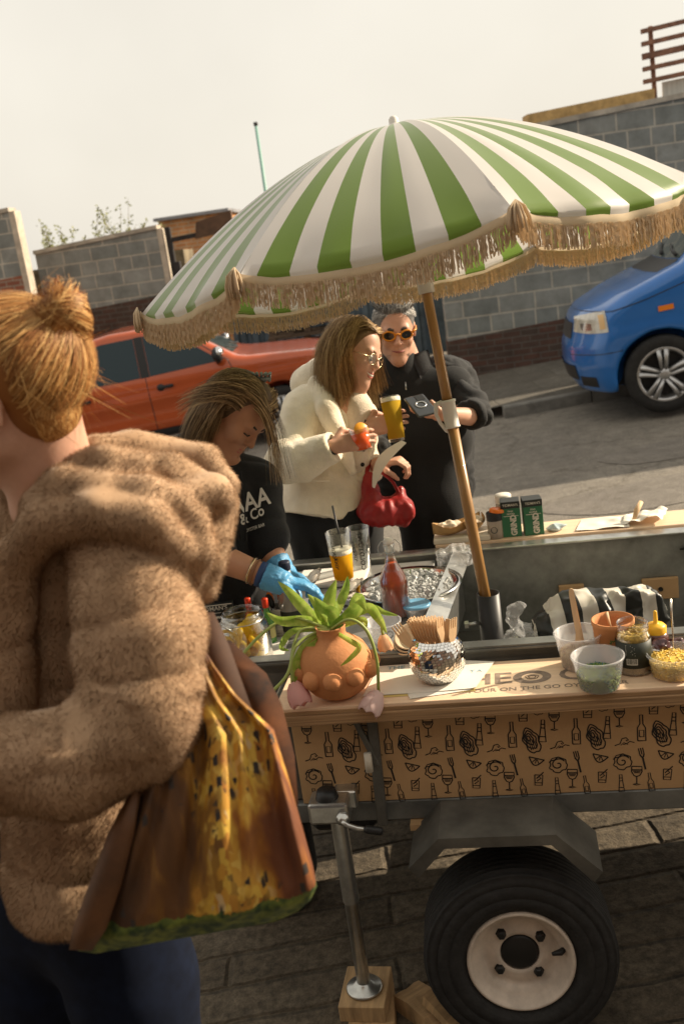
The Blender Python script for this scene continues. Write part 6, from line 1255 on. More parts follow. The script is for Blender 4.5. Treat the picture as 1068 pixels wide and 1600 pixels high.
# ================= woman in the fur coat (foreground, facing left)
FC = P(14, 620, 1.42); FF = frame(I(-1, .10, .22), Vector((-.05, 0, 1)))
hp, fq = head_prims(FC, FF, 1.0)
hips = [P(178, 1425, 1.60), P(88, 1420, 1.70)]; GS = .16                # she stands on a low step in front of the yard
feet = [Vector((hips[0].x + .10, hips[0].y - .04, GS)), Vector((hips[1].x - .20, hips[1].y + .02, GS))]
body = hp + [C((58, 668, 1.44), (92, 790, 1.50), 64, 74, .03), C((60, 640, 1.43), (70, 720, 1.46), 60, 62, .02)]
body += [C((105, 850, 1.60), (115, 1150, 1.63), 82, 76, .05), C((115, 1150, 1.63), (130, 1390, 1.63), 76, 72, .05)]
body += CH([(175, 860, 1.46), (228, 1110, 1.42), (60, 1180, 1.38), (-70, 1190, 1.40)], [56, 46, 38, 28], .03)
body += CH([(80, 850, 1.66), (60, 1100, 1.72), (-60, 1190, 1.68), (-110, 1190, 1.60)], [56, 46, 36, 27], .03)
body += hand_prims(P(-95, 1192, 1.40), I(-1, .1, .1), I(.1, .2, 1), 1, 1., (.5, .6, .4)); body += hand_prims(P(-125, 1190, 1.58), I(-1, .1, -.1), I(0, .2, -1), -1, 1., (.5, .6, .4))
for hpt, ft in zip(hips, feet):
    kn = hpt.lerp(ft, .52) + Vector((-.03, 0, 0)); body += chain([hpt, kn, ft + Vector((.02, 0, .08))], [.080, .054, .040], .03) + [cap(ft + Vector((.03, 0, .045)), ft + Vector((-.15, 0, .03)), .040, .028, .02)]
FURW = person_mesh('woman in a brown fur coat with ginger hair in a loose bun, seen from behind', body, .006, SKIN)
FURM = mat('fur_brown', (.44, .285, .17), 1., var=(9, .2), col2=(.53, .36, .23), spec=0., sheen=.3); FURT = cloth_thru('fur_tips', lambda t_: (.55, .37, .235), .40)
def rib(s, period, jit): f = s / period + jit; return np.abs(np.sin(np.pi * f)) ** .55
arm_a, arm_b, arm_c = [A3(P(*q)) for q in ((182, 865, 1.43), (226, 1105, 1.39), (-90, 1195, 1.37))]
coat = [C((110, 850, 1.58), (115, 1150, 1.60), 122, 112, .05), C((115, 1150, 1.60), (140, 1400, 1.58), 112, 124, .05), C((110, 800, 1.55), (200, 800, 1.53), 84, 86, .05)]
coat += [C((200, 850, 1.45), (218, 1000, 1.40), 96, 98, .03), C((216, 1000, 1.40), (228, 1095, 1.38), 97, 90, .03), C((228, 1095, 1.38), (212, 1140, 1.37), 88, 82, .03), C((212, 1140, 1.37), (110, 1188, 1.35), 84, 80, .03), C((110, 1188, 1.35), (-60, 1200, 1.36), 80, 70, .03)]
coat += [C((70, 850, 1.72), (50, 1100, 1.78), 96, 86, .03), C((50, 1100, 1.78), (-70, 1190, 1.68), 84, 64, .03)]
# hood lying in thick folds round the neck, its rim running down into the front edge
hood = [([(22, 1100, 1.46), (20, 950, 1.44), (30, 870, 1.42), (72, 815, 1.385), (150, 800, 1.355), (228, 815, 1.365), (285, 862, 1.40)], [34, 36, 38, 40, 40, 38, 30]),
        ([(150, 704, 1.50), (200, 700, 1.53), (262, 708, 1.56), (318, 722, 1.55), (350, 756, 1.53)], [28, 30, 27, 29, 25]), ([(128, 742, 1.42), (168, 728, 1.42), (212, 734, 1.43)], [34, 37, 31]), ([(222, 738, 1.45), (262, 740, 1.46), (300, 752, 1.47)], [31, 34, 28]),
        ([(60, 790, 1.41), (100, 762, 1.39), (160, 768, 1.375)], [32, 36, 34]), ([(170, 768, 1.385), (225, 772, 1.39), (276, 786, 1.41)], [33, 36, 30]), ([(290, 776, 1.43), (330, 772, 1.46), (352, 784, 1.49)], [29, 33, 24]),
        ([(345, 800, 1.49), (332, 840, 1.47), (326, 880, 1.46), (322, 922, 1.46)], [27, 29, 26, 20]), ([(300, 815, 1.42), (306, 858, 1.42), (300, 905, 1.43)], [30, 30, 24]),
        ([(30, 770, 1.50), (70, 758, 1.48), (110, 730, 1.46)], [30, 32, 30]), ([(90, 745, 1.62), (20, 790, 1.64), (-20, 860, 1.60)], [44, 46, 42])]
for pts, rs in hood: coat += CH(pts, [r_ * .97 for r_ in rs], .007)
hem_p = P(90, 1452, 1.5); cut = (-1, .02, lambda p: (p - A3(hem_p)) @ A3(Vector((0.03, 0, 1))) , A3(hem_p) - .8, A3(hem_p) + np.array([.8, .8, 0.02]))
coat += [cut]
def coat_disp(V_):
    def ax(a, b): ba = b - a; t = ((V_ - a) @ ba) / (ba @ ba); d = np.linalg.norm(V_ - a - np.clip(t, 0, 1)[:, None] * ba, axis=1); return t * np.linalg.norm(ba), d
    s1, d1 = ax(arm_a, arm_b); s2, d2 = ax(arm_b, arm_c); j = vnoise(V_, 6, 2) * .7; z = V_[:, 2]
    on1 = (d1 < .108) & (d1 < d2) & (s1 > .03); on2 = (d2 < .105) & ~on1; low = ~on1 & ~on2 & (z < float(P(150, 930, 1.5).z))
    o = np.zeros(len(V_)); o = np.where(on1, .0085 * (rib(s1, .088, j) - .75), o); o = np.where(on2, .007 * (rib(s2, .098, j) - .75), o); o = np.where(low, .007 * (rib(z, .115, j) - .75), o)
    return o + .004 * vnoise(V_, 22, 6)
FCOAT, V_, Q_ = garment('fur_coat', FURW, coat, .0075, FURM, 2, disp=coat_disp)
fv, ff_, fn_ = fur(V_, Q_, 560000, .0062, .00036, (0, 0, -.7), 3, .12, .7)
big_mesh('fur_pile', fv, ff_, FURT, FCOAT, smooth=True, normals=fn_)
DEN = mat('dark_denim', (.004, .007, .018), .95, var=(30, .35), spec=.2)
jn = []
for hpt, ft in zip(hips, feet):
    kn = hpt.lerp(ft, .52) + Vector((-.03, 0, 0)); jn += chain([hpt + Vector((0, 0, .05)), hpt.lerp(kn, .3), kn, ft + Vector((.02, 0, .12))], [.100, .100, .073, .066], .03)
jn += [cap(hips[0] + Vector((0, 0, .1)), hips[1] + Vector((0, 0, .1)), .085, .085, .05)]
jn += [cap(hips[0].lerp(hips[1], .5) + Vector((0, 0, .0)), hips[0].lerp(hips[1], .5) + Vector((0, 0, .10)), .10, .09, .04)]
garment('jeans', FURW, jn, .008, DEN, 2, fold=.004)
for ft in feet: garment('shoe', FURW, [cap(ft + Vector((.04, 0, .05)), ft + Vector((-.17, 0, .034)), .050, .036, .02), cap(ft + Vector((.03, 0, .05)), ft + Vector((.02, 0, .14)), .05, .05, .02)], .006, FABB2)
# ginger hair drawn up into a loose bun
GH = hairmats('ginger_hair', ((.26, .10, .026), (.48, .235, .07), (.72, .44, .17))); BUN = np.array([.0, -.106, .098]); BUN_U = np.array([0., -.74, .60])
def updo(n, seed, lift0):
    r_ = np.random.default_rng(seed); d = scalp(n, seed, lambda d: (d[:, 1] < .60 - .25 * np.abs(d[:, 0])) & (d[:, 2] > -.86 + .9 * np.clip(d[:, 1] + .35, 0, 1)) & ~((d[:, 1] > -.28) & (d[:, 2] < .16) & (np.abs(d[:, 0]) > .4)))
    n = len(d); b = BUN_U / np.linalg.norm(BUN_U); m = 14; out = []; nn = []; R = np.array([list(v) for v in FF]); ln = r_.random((n, 1)); sag = r_.random((n, 1)) ** 2 * .010; w = r_.normal(size=(n, 3)) * .05
    for i in range(m):
        t = i / (m - 1); v = d * (1 - t) + b * t + w * math.sin(math.pi * t); v /= np.linalg.norm(v, axis=1, keepdims=True); rr = np.array([.081, .105, .090]) * 1.0 + (lift0 * ln + sag) * math.sin(math.pi * min(1., t * 1.02 + .02)) ** .7 + .010 * t; p = v * rr + np.array([0, -.014, .038]) * 1.0; out.append(p); nn.append(v)
    return np.stack(out, 1) @ R + np.array(tuple(FC)), np.stack(nn, 1) @ R
def bun(n, seed):
    r_ = np.random.default_rng(seed); R = np.array([list(v) for v in FF]); m = 20; c = BUN + np.array([0, -.002, .004]); t = np.linspace(0, 1, m)[None, :]; a0 = r_.uniform(0, 6.28, (n, 1)); ln = r_.uniform(2.2, 4.6, (n, 1)); tilt = r_.normal(size=(n, 1)) * .8; rad = .043 * (.55 + .5 * r_.random((n, 1))); th = a0 + ln * t; ph = tilt * np.sin(t * 3 + a0)
    p = np.stack([rad * np.cos(th) * 1.0, rad * np.sin(th) * np.cos(ph) * .9, rad * (np.sin(ph) * .9 + .35 * np.sin(th * 1.3 + a0))], -1); nr = p / np.linalg.norm(p, axis=2, keepdims=True); return (p + c) @ R + np.array(tuple(FC)), nr @ R
def wisps(n, seed):
    r_ = np.random.default_rng(seed); d = scalp(n, seed, lambda d: (d[:, 1] < -.35) & (d[:, 2] > -.75)); R = np.array([list(v) for v in FF]); m = 10; n = len(d); t = np.linspace(0, 1, m); w = r_.normal(size=(n, 3)); up = np.where(d[:, 2:3] > .2, .15, -1.)
    p = [(d * np.array([.088, .112, .097]) * 1.0 + np.array([0, -.014, .038])) + d * (.008 * q * np.minimum(w[:, :1] ** 2, 3)) + w * .012 * q + np.array([0, -.012, 1.]) * up * .035 * q * (1.2 if 1 else 0) - np.array([0, .02, 0]) * q * np.abs(w[:, 1:2]) for q in t]
    return np.stack(p, 1) @ R + np.array(tuple(FC)), np.repeat(d[:, None], m, 1) @ R
R3 = Matrix(FF).transposed()
capf = [ell(FC + FF[1] * (-.016 * 1.0) + FF[2] * .040, (.082, .104, .090), R3), ell(fq(*(BUN + np.array([0, -.002, .004]))), (.034, .032, .032), R3, k=.006), ell(fq(0, -.050, -.020), (.060, .047, .058), R3, k=.02), ell(fq(0, .105, -.03), (.12, .065, .13), R3, .012, -1), ell(fq(-.085, -.004, -.030), (.035, .034, .045), R3, .01, -1), ell(fq(0, .045, -.085), (.12, .085, .06), R3, .012, -1)]
def nape(n, seed):
    r_ = np.random.default_rng(seed); R = np.array([list(v) for v in FF]); m = 10; a0 = r_.uniform(-1.25, 1.25, n); e0 = r_.uniform(-1.25, -.1, n); ln = r_.uniform(.6, 1.1, n); wv = r_.normal(size=n) * .25; p = []; nn = []
    for i in range(m):
        t = i / (m - 1); e = e0 + ln * t; a = a0 * (1 - .45 * t) + wv * math.sin(3 * t); d = np.stack([np.cos(e) * np.sin(a), -np.cos(e) * np.cos(a), np.sin(e)], 1); p.append(d * (np.array([.060, .047, .058]) * (1.04 + .05 * r_.random((n, 1)) * math.sin(math.pi * t))) + np.array([0, -.050, -.020 + .012 * t])); nn.append(d)
    return np.stack(p, 1) @ R + np.array(tuple(FC)), np.stack(nn, 1) @ R
hair_mesh(FURW, [updo(9500, 5, .007), nape(2600, 8), bun(1500, 6), wisps(110, 7)], .00058, GH, 3, capf)
b = MB(); b.tube([fq(BUN[0] + .026 * math.cos(a), BUN[1] * .90 + .012 * math.sin(a), BUN[2] * .92 + .018 * math.sin(a)) for a in [i * .314 for i in range(21)]], .004, 8); b.build('hair_tie', FABB2, FURW)
eyes(FURW, fq, FF, 1.0); brows(FURW, fq, GH[0])
# tote bag hanging at her elbow: a soft printed shopper in golds and browns
tm = bpy.data.materials.new('printed_tote_cloth'); tm.use_nodes = True; t_ = tm.node_tree; bs = t_.nodes['Principled BSDF']; bs.inputs['Roughness'].default_value = .55; bs.inputs['Sheen Weight'].default_value = .0; bs.inputs['Roughness'].default_value = .7
def N_(kind, **kw):
    n = t_.nodes.new(kind)
    for k, v in kw.items(): n.inputs[k].default_value = v
    return n
tc = N_('ShaderNodeTexCoord'); mp = N_('ShaderNodeMapping'); mp.inputs['Scale'].default_value = (1.6, 1.6, .5); t_.links.new(tc.outputs['Object'], mp.inputs[0])
n1 = N_('ShaderNodeTexNoise', Scale=7., Detail=4., Roughness=.55, Distortion=.6); t_.links.new(mp.outputs[0], n1.inputs['Vector'])
sx = N_('ShaderNodeSeparateXYZ'); t_.links.new(tc.outputs['Object'], sx.inputs[0])
ad = N_('ShaderNodeMath'); ad.operation = 'MULTIPLY_ADD'; ad.inputs[1].default_value = 1.9; t_.links.new(sx.outputs[0], ad.inputs[0]); t_.links.new(n1.outputs['Fac'], ad.inputs[2])
rp = N_('ShaderNodeValToRGB'); e = rp.color_ramp.elements; e[0].position = .30; e[0].color = (.05, .020, .006, 1); e[1].position = .98; e[1].color = (.10, .03, .012, 1)
for pos, c in ((.48, (.12, .048, .010)), (.57, (.28, .13, .015)), (.62, (.55, .31, .03)), (.72, (.60, .35, .045)), (.79, (.30, .11, .015)), (.86, (.15, .045, .012))): q = rp.color_ramp.elements.new(pos); q.color = (*c, 1)
t_.links.new(ad.outputs[0], rp.inputs[0])
vo = N_('ShaderNodeTexVoronoi', Scale=46.); vo.distance = 'CHEBYCHEV'; mp2 = N_('ShaderNodeMapping'); mp2.inputs['Scale'].default_value = (1.4, 1.4, .6); t_.links.new(tc.outputs['Object'], mp2.inputs[0]); t_.links.new(mp2.outputs[0], vo.inputs['Vector'])
rv = N_('ShaderNodeValToRGB'); rv.color_ramp.elements[0].position = .22; rv.color_ramp.elements[0].color = (1, 1, 1, 1); rv.color_ramp.elements[1].position = .24; rv.color_ramp.elements[1].color = (0, 0, 0, 1); t_.links.new(vo.outputs['Distance'], rv.inputs[0])
n3 = N_('ShaderNodeTexNoise', Scale=9.); t_.links.new(tc.outputs['Object'], n3.inputs['Vector']); r3 = N_('ShaderNodeValToRGB'); r3.color_ramp.elements[0].position = .47; r3.color_ramp.elements[1].position = .52; t_.links.new(n3.outputs['Fac'], r3.inputs[0])
mu = N_('ShaderNodeMath'); mu.operation = 'MULTIPLY'; t_.links.new(rv.outputs[0], mu.inputs[0]); t_.links.new(r3.outputs[0], mu.inputs[1])
v2 = N_('ShaderNodeTexVoronoi', Scale=74.); v2.distance = 'CHEBYCHEV'; t_.links.new(mp2.outputs[0], v2.inputs['Vector']); sc2 = N_('ShaderNodeSeparateColor'); t_.links.new(v2.outputs['Color'], sc2.inputs[0])
rc = N_('ShaderNodeValToRGB'); rc.color_ramp.interpolation = 'CONSTANT'; ee = rc.color_ramp.elements; ee[0].position = 0.; ee[0].color = (.62, .40, .06, 1); ee[1].position = .86; ee[1].color = (.10, .035, .012, 1)
for pos, c in ((.3, (.50, .24, .03)), (.5, (.70, .50, .12)), (.66, (.36, .13, .02)), (.78, (.55, .40, .22))): qq = ee.new(pos); qq.color = (*c, 1)
t_.links.new(sc2.outputs[0], rc.inputs[0]); mc = N_('ShaderNodeMix'); mc.data_type = 'RGBA'; bd = N_('ShaderNodeValToRGB'); bd.color_ramp.elements[0].position = .56; bd.color_ramp.elements[1].position = .64; bd.color_ramp.elements[1].color = (.9, .9, .9, 1); e4 = bd.color_ramp.elements.new(.80); e4.color = (0, 0, 0, 1)
t_.links.new(ad.outputs[0], bd.inputs[0]); t_.links.new(bd.outputs[0], mc.inputs[0]); t_.links.new(rp.outputs[0], mc.inputs[6]); t_.links.new(rc.outputs[0], mc.inputs[7])
m1 = N_('ShaderNodeMix'); m1.data_type = 'RGBA'; m1.inputs[7].default_value = (.03, .022, .018, 1); t_.links.new(mu.outputs[0], m1.inputs[0]); t_.links.new(mc.outputs[2], m1.inputs[6])
n4 = N_('ShaderNodeTexNoise', Scale=55., Detail=3.); t_.links.new(tc.outputs['Object'], n4.inputs['Vector']); r4 = N_('ShaderNodeValToRGB'); r4.color_ramp.elements[0].position = .38; r4.color_ramp.elements[0].color = (.018, .045, .012, 1); r4.color_ramp.elements[1].position = .66; r4.color_ramp.elements[1].color = (.16, .20, .03, 1); t_.links.new(n4.outputs['Fac'], r4.inputs[0])
nb = N_('ShaderNodeTexNoise', Scale=16., Detail=4.); mpb = N_('ShaderNodeMapping'); mpb.inputs['Scale'].default_value = (1, 1, .22); t_.links.new(tc.outputs['Object'], mpb.inputs[0]); t_.links.new(mpb.outputs[0], nb.inputs['Vector']); bpn = N_('ShaderNodeBump', Strength=.6, Distance=.02); t_.links.new(nb.outputs['Fac'], bpn.inputs['Height']); t_.links.new(bpn.outputs[0], bs.inputs['Normal'])
gz_ = N_('ShaderNodeMath'); gz_.operation = 'MULTIPLY_ADD'; gz_.inputs[1].default_value = .03; t_.links.new(n4.outputs['Fac'], gz_.inputs[0]); t_.links.new(sx.outputs[2], gz_.inputs[2])
st = N_('ShaderNodeMath'); st.operation = 'LESS_THAN'; st.inputs[1].default_value = .088; t_.links.new(gz_.outputs[0], st.inputs[0])
tz = N_('ShaderNodeMath'); tz.operation = 'MULTIPLY_ADD'; tz.inputs[1].default_value = .16; t_.links.new(n1.outputs['Fac'], tz.inputs[0]); t_.links.new(sx.outputs[2], tz.inputs[2])
rz_ = N_('ShaderNodeValToRGB'); rz_.color_ramp.elements[0].position = .40; rz_.color_ramp.elements[1].position = .47; t_.links.new(tz.outputs[0], rz_.inputs[0]); mt = N_('ShaderNodeMix'); mt.data_type = 'RGBA'; mt.inputs[7].default_value = (.085, .03, .012, 1); t_.links.new(rz_.outputs[0], mt.inputs[0]); t_.links.new(m1.outputs[2], mt.inputs[6])
m2 = N_('ShaderNodeMix'); m2.data_type = 'RGBA'; t_.links.new(st.outputs[0], m2.inputs[0]); t_.links.new(mt.outputs[2], m2.inputs[6]); t_.links.new(r4.outputs[0], m2.inputs[7]); t_.links.new(m2.outputs[2], bs.inputs['Base Color'])
def ring_px(L, R, dc, th, ph, n=120):
    out = []
    for k in range(n):
        a = 2 * math.pi * k / n; ca, sa = math.cos(a), math.sin(a); u = .5 + .5 * math.copysign(abs(ca) ** .75, ca); x = L[0] + (R[0] - L[0]) * u; y = L[1] + (R[1] - L[1]) * u
        w = .011 * ph * (math.sin(u * 15 + ph * 2.2) + .7 * math.sin(u * 29 - ph * 3 + y * .004) + .4 * math.sin(u * 53 + ph * 5)) * (1 if sa < 0 else .4)
        out.append(P(x, y, dc + th * math.copysign(abs(sa) ** .6, sa) + w))
    return out
BD = .07
b = MB(); rows = [((262, 1000), (312, 1000), 1.34, .010, .25), ((255, 1045), (335, 1040), 1.33, .02, .5), ((245, 1095), (368, 1085), 1.325, .03, .7), ((232, 1160), (428, 1140), 1.32, .04, .9), ((208, 1240), (452, 1220), 1.315, .046, 1.), ((185, 1310), (472, 1292), 1.31, .05, 1.), ((160, 1380), (488, 1350), 1.31, .05, .9), ((138, 1440), (495, 1385), 1.31, .05, .7), ((124, 1474), (484, 1408), 1.312, .046, .5), ((122, 1486), (465, 1424), 1.315, .03, .4), ((150, 1490), (430, 1440), 1.316, .01, .3)]
rr_ = []
for i in range(len(rows) - 1):
    for k in range(4):
        f = k / 4; A_, B_ = rows[i], rows[i + 1]; mixp = lambda p, q: tuple(x + (y - x) * f for x, y in zip(p, q)); rr_.append(ring_px(mixp(A_[0], B_[0]), mixp(A_[1], B_[1]), *[x + (y - x) * f for x, y in zip((A_[2] + BD, *A_[3:]), (B_[2] + BD, *B_[3:]))]))
rr_.append(ring_px(*rows[-1][:2], rows[-1][2] + BD, *rows[-1][3:])); b.loft(rr_)
TOTE = tag(b.build('tote_bag', tm), 'gold, brown and green printed tote bag hanging from the arm of the woman in fur', 'bag')
bm_ = mat('tote_strap', (.06, .024, .010), .75, var=(14, .5))
b = MB(); pts = [(318, 960, 1.36), (335, 1015, 1.33), (352, 1080, 1.315), (392, 1180, 1.31)]; b.loft([[P(x - w, y, BD + d), P(x + w, y - 4, BD + d + .004), P(x + w, y - 4, BD + d + .010), P(x - w, y, BD + d + .008)] for (x, y, d), w in zip(pts, (16, 24, 30, 26))]); b.build('handle', bm_, TOTE)
b = MB(); pts = [(340, 1000, 1.40), (368, 1040, 1.40), (386, 1052, 1.39), (408, 1100, 1.37), (430, 1180, 1.35), (448, 1260, 1.34)]; b.loft([[P(x - w, y, BD + d - .01), P(x + w, y, BD + d + .0), P(x + w, y, BD + d + .02), P(x - w, y, BD + d + .02)] for (x, y, d), w in zip(pts, (20, 34, 30, 32, 30, 18))]); b.build('back_handle', mat('tote_back', (.035, .012, .005), .9, var=(14, .6), col2=(.11, .035, .008)), TOTE)
b = MB(); pts = [(212, 1235, 1.262), (190, 1300, 1.252), (165, 1380, 1.25), (140, 1450, 1.252), (126, 1484, 1.258)]; b.loft([[P(x - w, y, BD + d + .012), P(x - w * .2, y, BD + d - .004), P(x + w, y + 2, BD + d + .004), P(x + w, y + 2, BD + d + .02), P(x - w, y, BD + d + .03)] for (x, y, d), w in zip(pts, (8, 20, 25, 26, 18))]); b.build('side_fold', mat('tote_fold', (.10, .04, .013), .6, var=(14, .5)), TOTE)
b = MB(); b.box((-.6, 1.25, .05), (1.3, .8, .218)); tag(b.build('stone_step', km), kind='structure')

def limb_legs(hips, feet, r, gm_, name, par, k=.04):
    pr = []
    for a, f in zip(hips, feet): kn = Vector(a).lerp(Vector(f), .52); pr += chain([a, kn, Vector(f) + Vector((0, 0, .09))], r, .03)
    pr += [cap(hips[0], hips[1], r[0] * 1.05, r[0] * 1.05, k)]; return garment(name, par, pr, .009, gm_, 2, fold=.005, fsc=(10, 10, 4))
def legs_body(hips, feet):
    pr = []
    for a, f in zip(hips, feet): kn = Vector(a).lerp(Vector(f), .52); f = Vector(f); pr += chain([a, kn, f + Vector((0, 0, .08))], [.078, .052, .038], .03) + [cap(f + Vector((0, .03, .04)), f + I(0, 0, -.13) * 1. + Vector((0, 0, .0)), .036, .028, .02)]
    return pr
def drop(v, dz=.0): return Vector((v.x, v.y, ground_z(v.x, v.y) + dz))

# ================= man in black with orange sunglasses
MC = P(617, 516, 4.0); MF = frame(I(.06, .42, -.9), I(-.10, -1, -.28)); hp, mq = head_prims(MC, MF, 1.03, True, .004)
mh = [P(655, 800, 4.08), P(692, 797, 4.06)]; mfeet = [drop(mh[0] + Vector((-.05, 0, 0))), drop(mh[1] + Vector((.05, .03, 0)))]
WL, WR = P(694, 647, 3.74), P(571, 672, 3.67)
body = hp + [C((626, 548, 4.06), (640, 590, 4.10), 24, 27, .02), C((610, 612, 4.10), (705, 602, 4.09), 34, 34, .05), C((628, 690, 4.1), (690, 688, 4.1), 31, 31, .06), C((655, 790, 4.08), (692, 788, 4.07), 26, 26, .05)]
body += CH([(714, 610, 4.06), (742, 652, 3.90)], [25, 15], .02) + [cap(P(742, 652, 3.90), WL, pm(15, 3.9), .026, .012)]
body += CH([(598, 622, 4.06), (578, 700, 3.94)], [24, 19], .02) + [cap(P(578, 700, 3.94), WR, .042, .027, .012)]
PH0 = P(657, 633, 3.62)
fL = (PH0 - WL).normalized(); body += hand_prims(WL, I(-.95, .02, -.35), I(-.05, -.9, -.35), -1, 1.0, cl=[(.25, .75, .6), (.25, .8, .6), (.25, .8, .65), (.3, .8, .7)], tcurl=.5)
body += hand_prims(WR, I(.93, -.28, -.12), I(.18, .05, .95), 1, 1.0, cl=[(.12, .55, .5), (.15, .6, .5), (.18, .65, .5), (.22, .7, .5)], tcurl=.9)
body += legs_body(mh, mfeet)
MAN = person_mesh('man in black with orange sunglasses, holding a beer and looking at his phone', body, .005, SKIN)
eyes(MAN, mq, MF, 1.03); GREYH = hairmats('grey_hair', ((.16, .15, .14), (.34, .32, .29), (.55, .52, .47))); brows(MAN, mq, mat('dark_brow', (.07, .055, .045), .8), w=.0062)
# short grey hair brushed up, cropped sides, grey stubble
d = scalp(4200, 21, lambda d: (d[:, 2] > .12 - .55 * np.clip(-d[:, 1], 0, 1) + .42 * np.clip(d[:, 1], 0, 1)) & ((d[:, 1] < .84) | (d[:, 2] > .50)))
top = d[:, 2] > .5; 
s1 = hair_sim(MC, MF, 1.03, d[top], np.array([0, .5, .9]), 6, .0056, -.02, 1., .020, None, 3, .45); s2 = hair_sim(MC, MF, 1.03, d[~top], np.array([0, -.35, -.6]), 5, .003, .05, 1., .005, None, 4, .3)
mcap = [ell(MC + MF[1] * -.015 + MF[2] * .040, (.0795, .1005, .089), Matrix(MF).transposed()), ell(mq(0, .092, -.012), (.10, .060, .108), Matrix(MF).transposed(), .008, -1), ell(mq(0, .02, -.075), (.12, .09, .07), Matrix(MF).transposed(), .008, -1)]
hair_mesh(MAN, [s1, s2], .0011, GREYH, 5, mcap)
d = scalp(1500, 31, lambda d: (d[:, 1] > .25) & (d[:, 2] < -.42) & (np.abs(d[:, 0]) < .8)); R_ = np.array([list(v) for v in MF])
st_ = [(np.array([0, .030, -.040]) + d * np.array([.0585, .0635, .0845]) * (1 + .03 * i)) * 1.03 for i in range(3)]; hair_mesh(MAN, [(np.stack(st_, 1) @ R_ + np.array(tuple(MC)), np.repeat((d @ R_)[:, None], 3, 1))], .0007, GREYH, 6, None, 'stubble')
ORF = mat('amber_frame', (.80, .30, .02), .25, trans=.2); DKL = mat('dark_lens', (.01, .012, .014), .06, spec=.9)
b = MB(); l = MB()
for sx in (-1, 1):
    ring = [mq(sx * (.0335 + .0235 * math.cos(a)), .099 - .016 * abs(.0335 + .0235 * math.cos(a)) / .06, .004 + .0185 * math.sin(a) * (1.0 if math.sin(a) < 0 else .9)) for a in [i * math.pi / 12 for i in range(25)]]
    b.tube(ring, .0036, 8); l.add([v - MF[1] * .001 for v in ring[:-1]], [tuple(range(24))], 0, False)
    b.tube([mq(sx * .059, .086, .012), mq(sx * .074, .06, .012), mq(sx * .081, .0, .010), mq(sx * .079, -.03, -.008)], [.005, .004, .0035, .003], 6)
b.tube([mq(-.010, .098, .010), mq(0, .103, .012), mq(.010, .098, .010)], .0040, 6); SG = b.build('sunglasses', ORF, MAN); l.build('lenses', DKL, SG)
b = MB(); b.tube([mq(-.024, .0855, -.059), mq(-.010, .0955, -.0600), mq(0, .0975, -.0605), mq(.010, .0955, -.0600), mq(.026, .0850, -.056)], [.0015, .0036, .004, .0036, .0015], 8); b.build('lips', mat('lips_pale', (.30, .09, .07), .5), MAN)
garment('jumper', MAN, [C((624, 560, 4.06), (630, 584, 4.08), 27, 32, .02), C((626, 578, 4.075), (632, 584, 4.08), 31, 33, .02), C((612, 615, 4.08), (702, 606, 4.07), 38, 38, .05), C((624, 690, 4.07), (697, 688, 4.07), 41, 41, .06), C((652, 792, 4.06), (694, 790, 4.05), 33, 33, .05), C((634, 640, 4.07), (655, 800, 4.06), 37, 34, .05), C((686, 640, 4.07), (690, 800, 4.05), 37, 34, .05), C((655, 800, 4.07), (660, 850, 4.09), 34, 33, .03), C((690, 800, 4.06), (694, 850, 4.08), 34, 33, .03)], .008, FABB2, 2, fold=.006)
b = MB(); b.tube([P(633, 597, 3.965), P(634, 609, 3.955)], .0025, 6); b.build('zip_pull', ZINC, MAN)
shirt = [C((694, 586, 4.08), (712, 600, 4.10), 30, 34, .04), C((703, 610, 4.09), (700, 700, 4.10), 36, 36, .05), C((700, 700, 4.11), (712, 762, 4.12), 34, 22, .04), C((604, 606, 4.1), (598, 640, 4.12), 32, 34, .04), C((600, 640, 4.12), (612, 760, 4.13), 32, 36, .05), C((620, 600, 4.16), (700, 594, 4.16), 34, 34, .06), C((625, 700, 4.19), (700, 700, 4.19), 36, 36, .06), C((630, 760, 4.17), (704, 756, 4.17), 28, 28, .05), C((628, 600, 4.16), (640, 770, 4.16), 34, 32, .05), C((698, 600, 4.16), (702, 770, 4.16), 34, 32, .05),
         C((708, 602, 4.07), (728, 622, 4.00), 28, 25, .02), C((728, 622, 4.00), (745, 643, 3.93), 25, 23, .008), C((745, 643, 3.93), (735, 650, 3.88), 22, 22, .008, 1, True), C((739, 648, 3.895), (731, 649, 3.87), 24, 24, .003, 1, True), C((598, 616, 4.06), (576, 700, 3.94), 31, 27, .02), cap(P(576, 700, 3.94), P(592, 700, 3.84), .060, .045, .02)]
garment('overshirt', MAN, shirt, .007, FABB, 1, fold=.010, fsc=(13, 13, 9), disp=lambda v: .014 * (np.abs(vnoise(v * np.array([14, 14, 22]) + v[:, [2, 0, 1]] * 8, 1., 7)) ** .7 - .35))
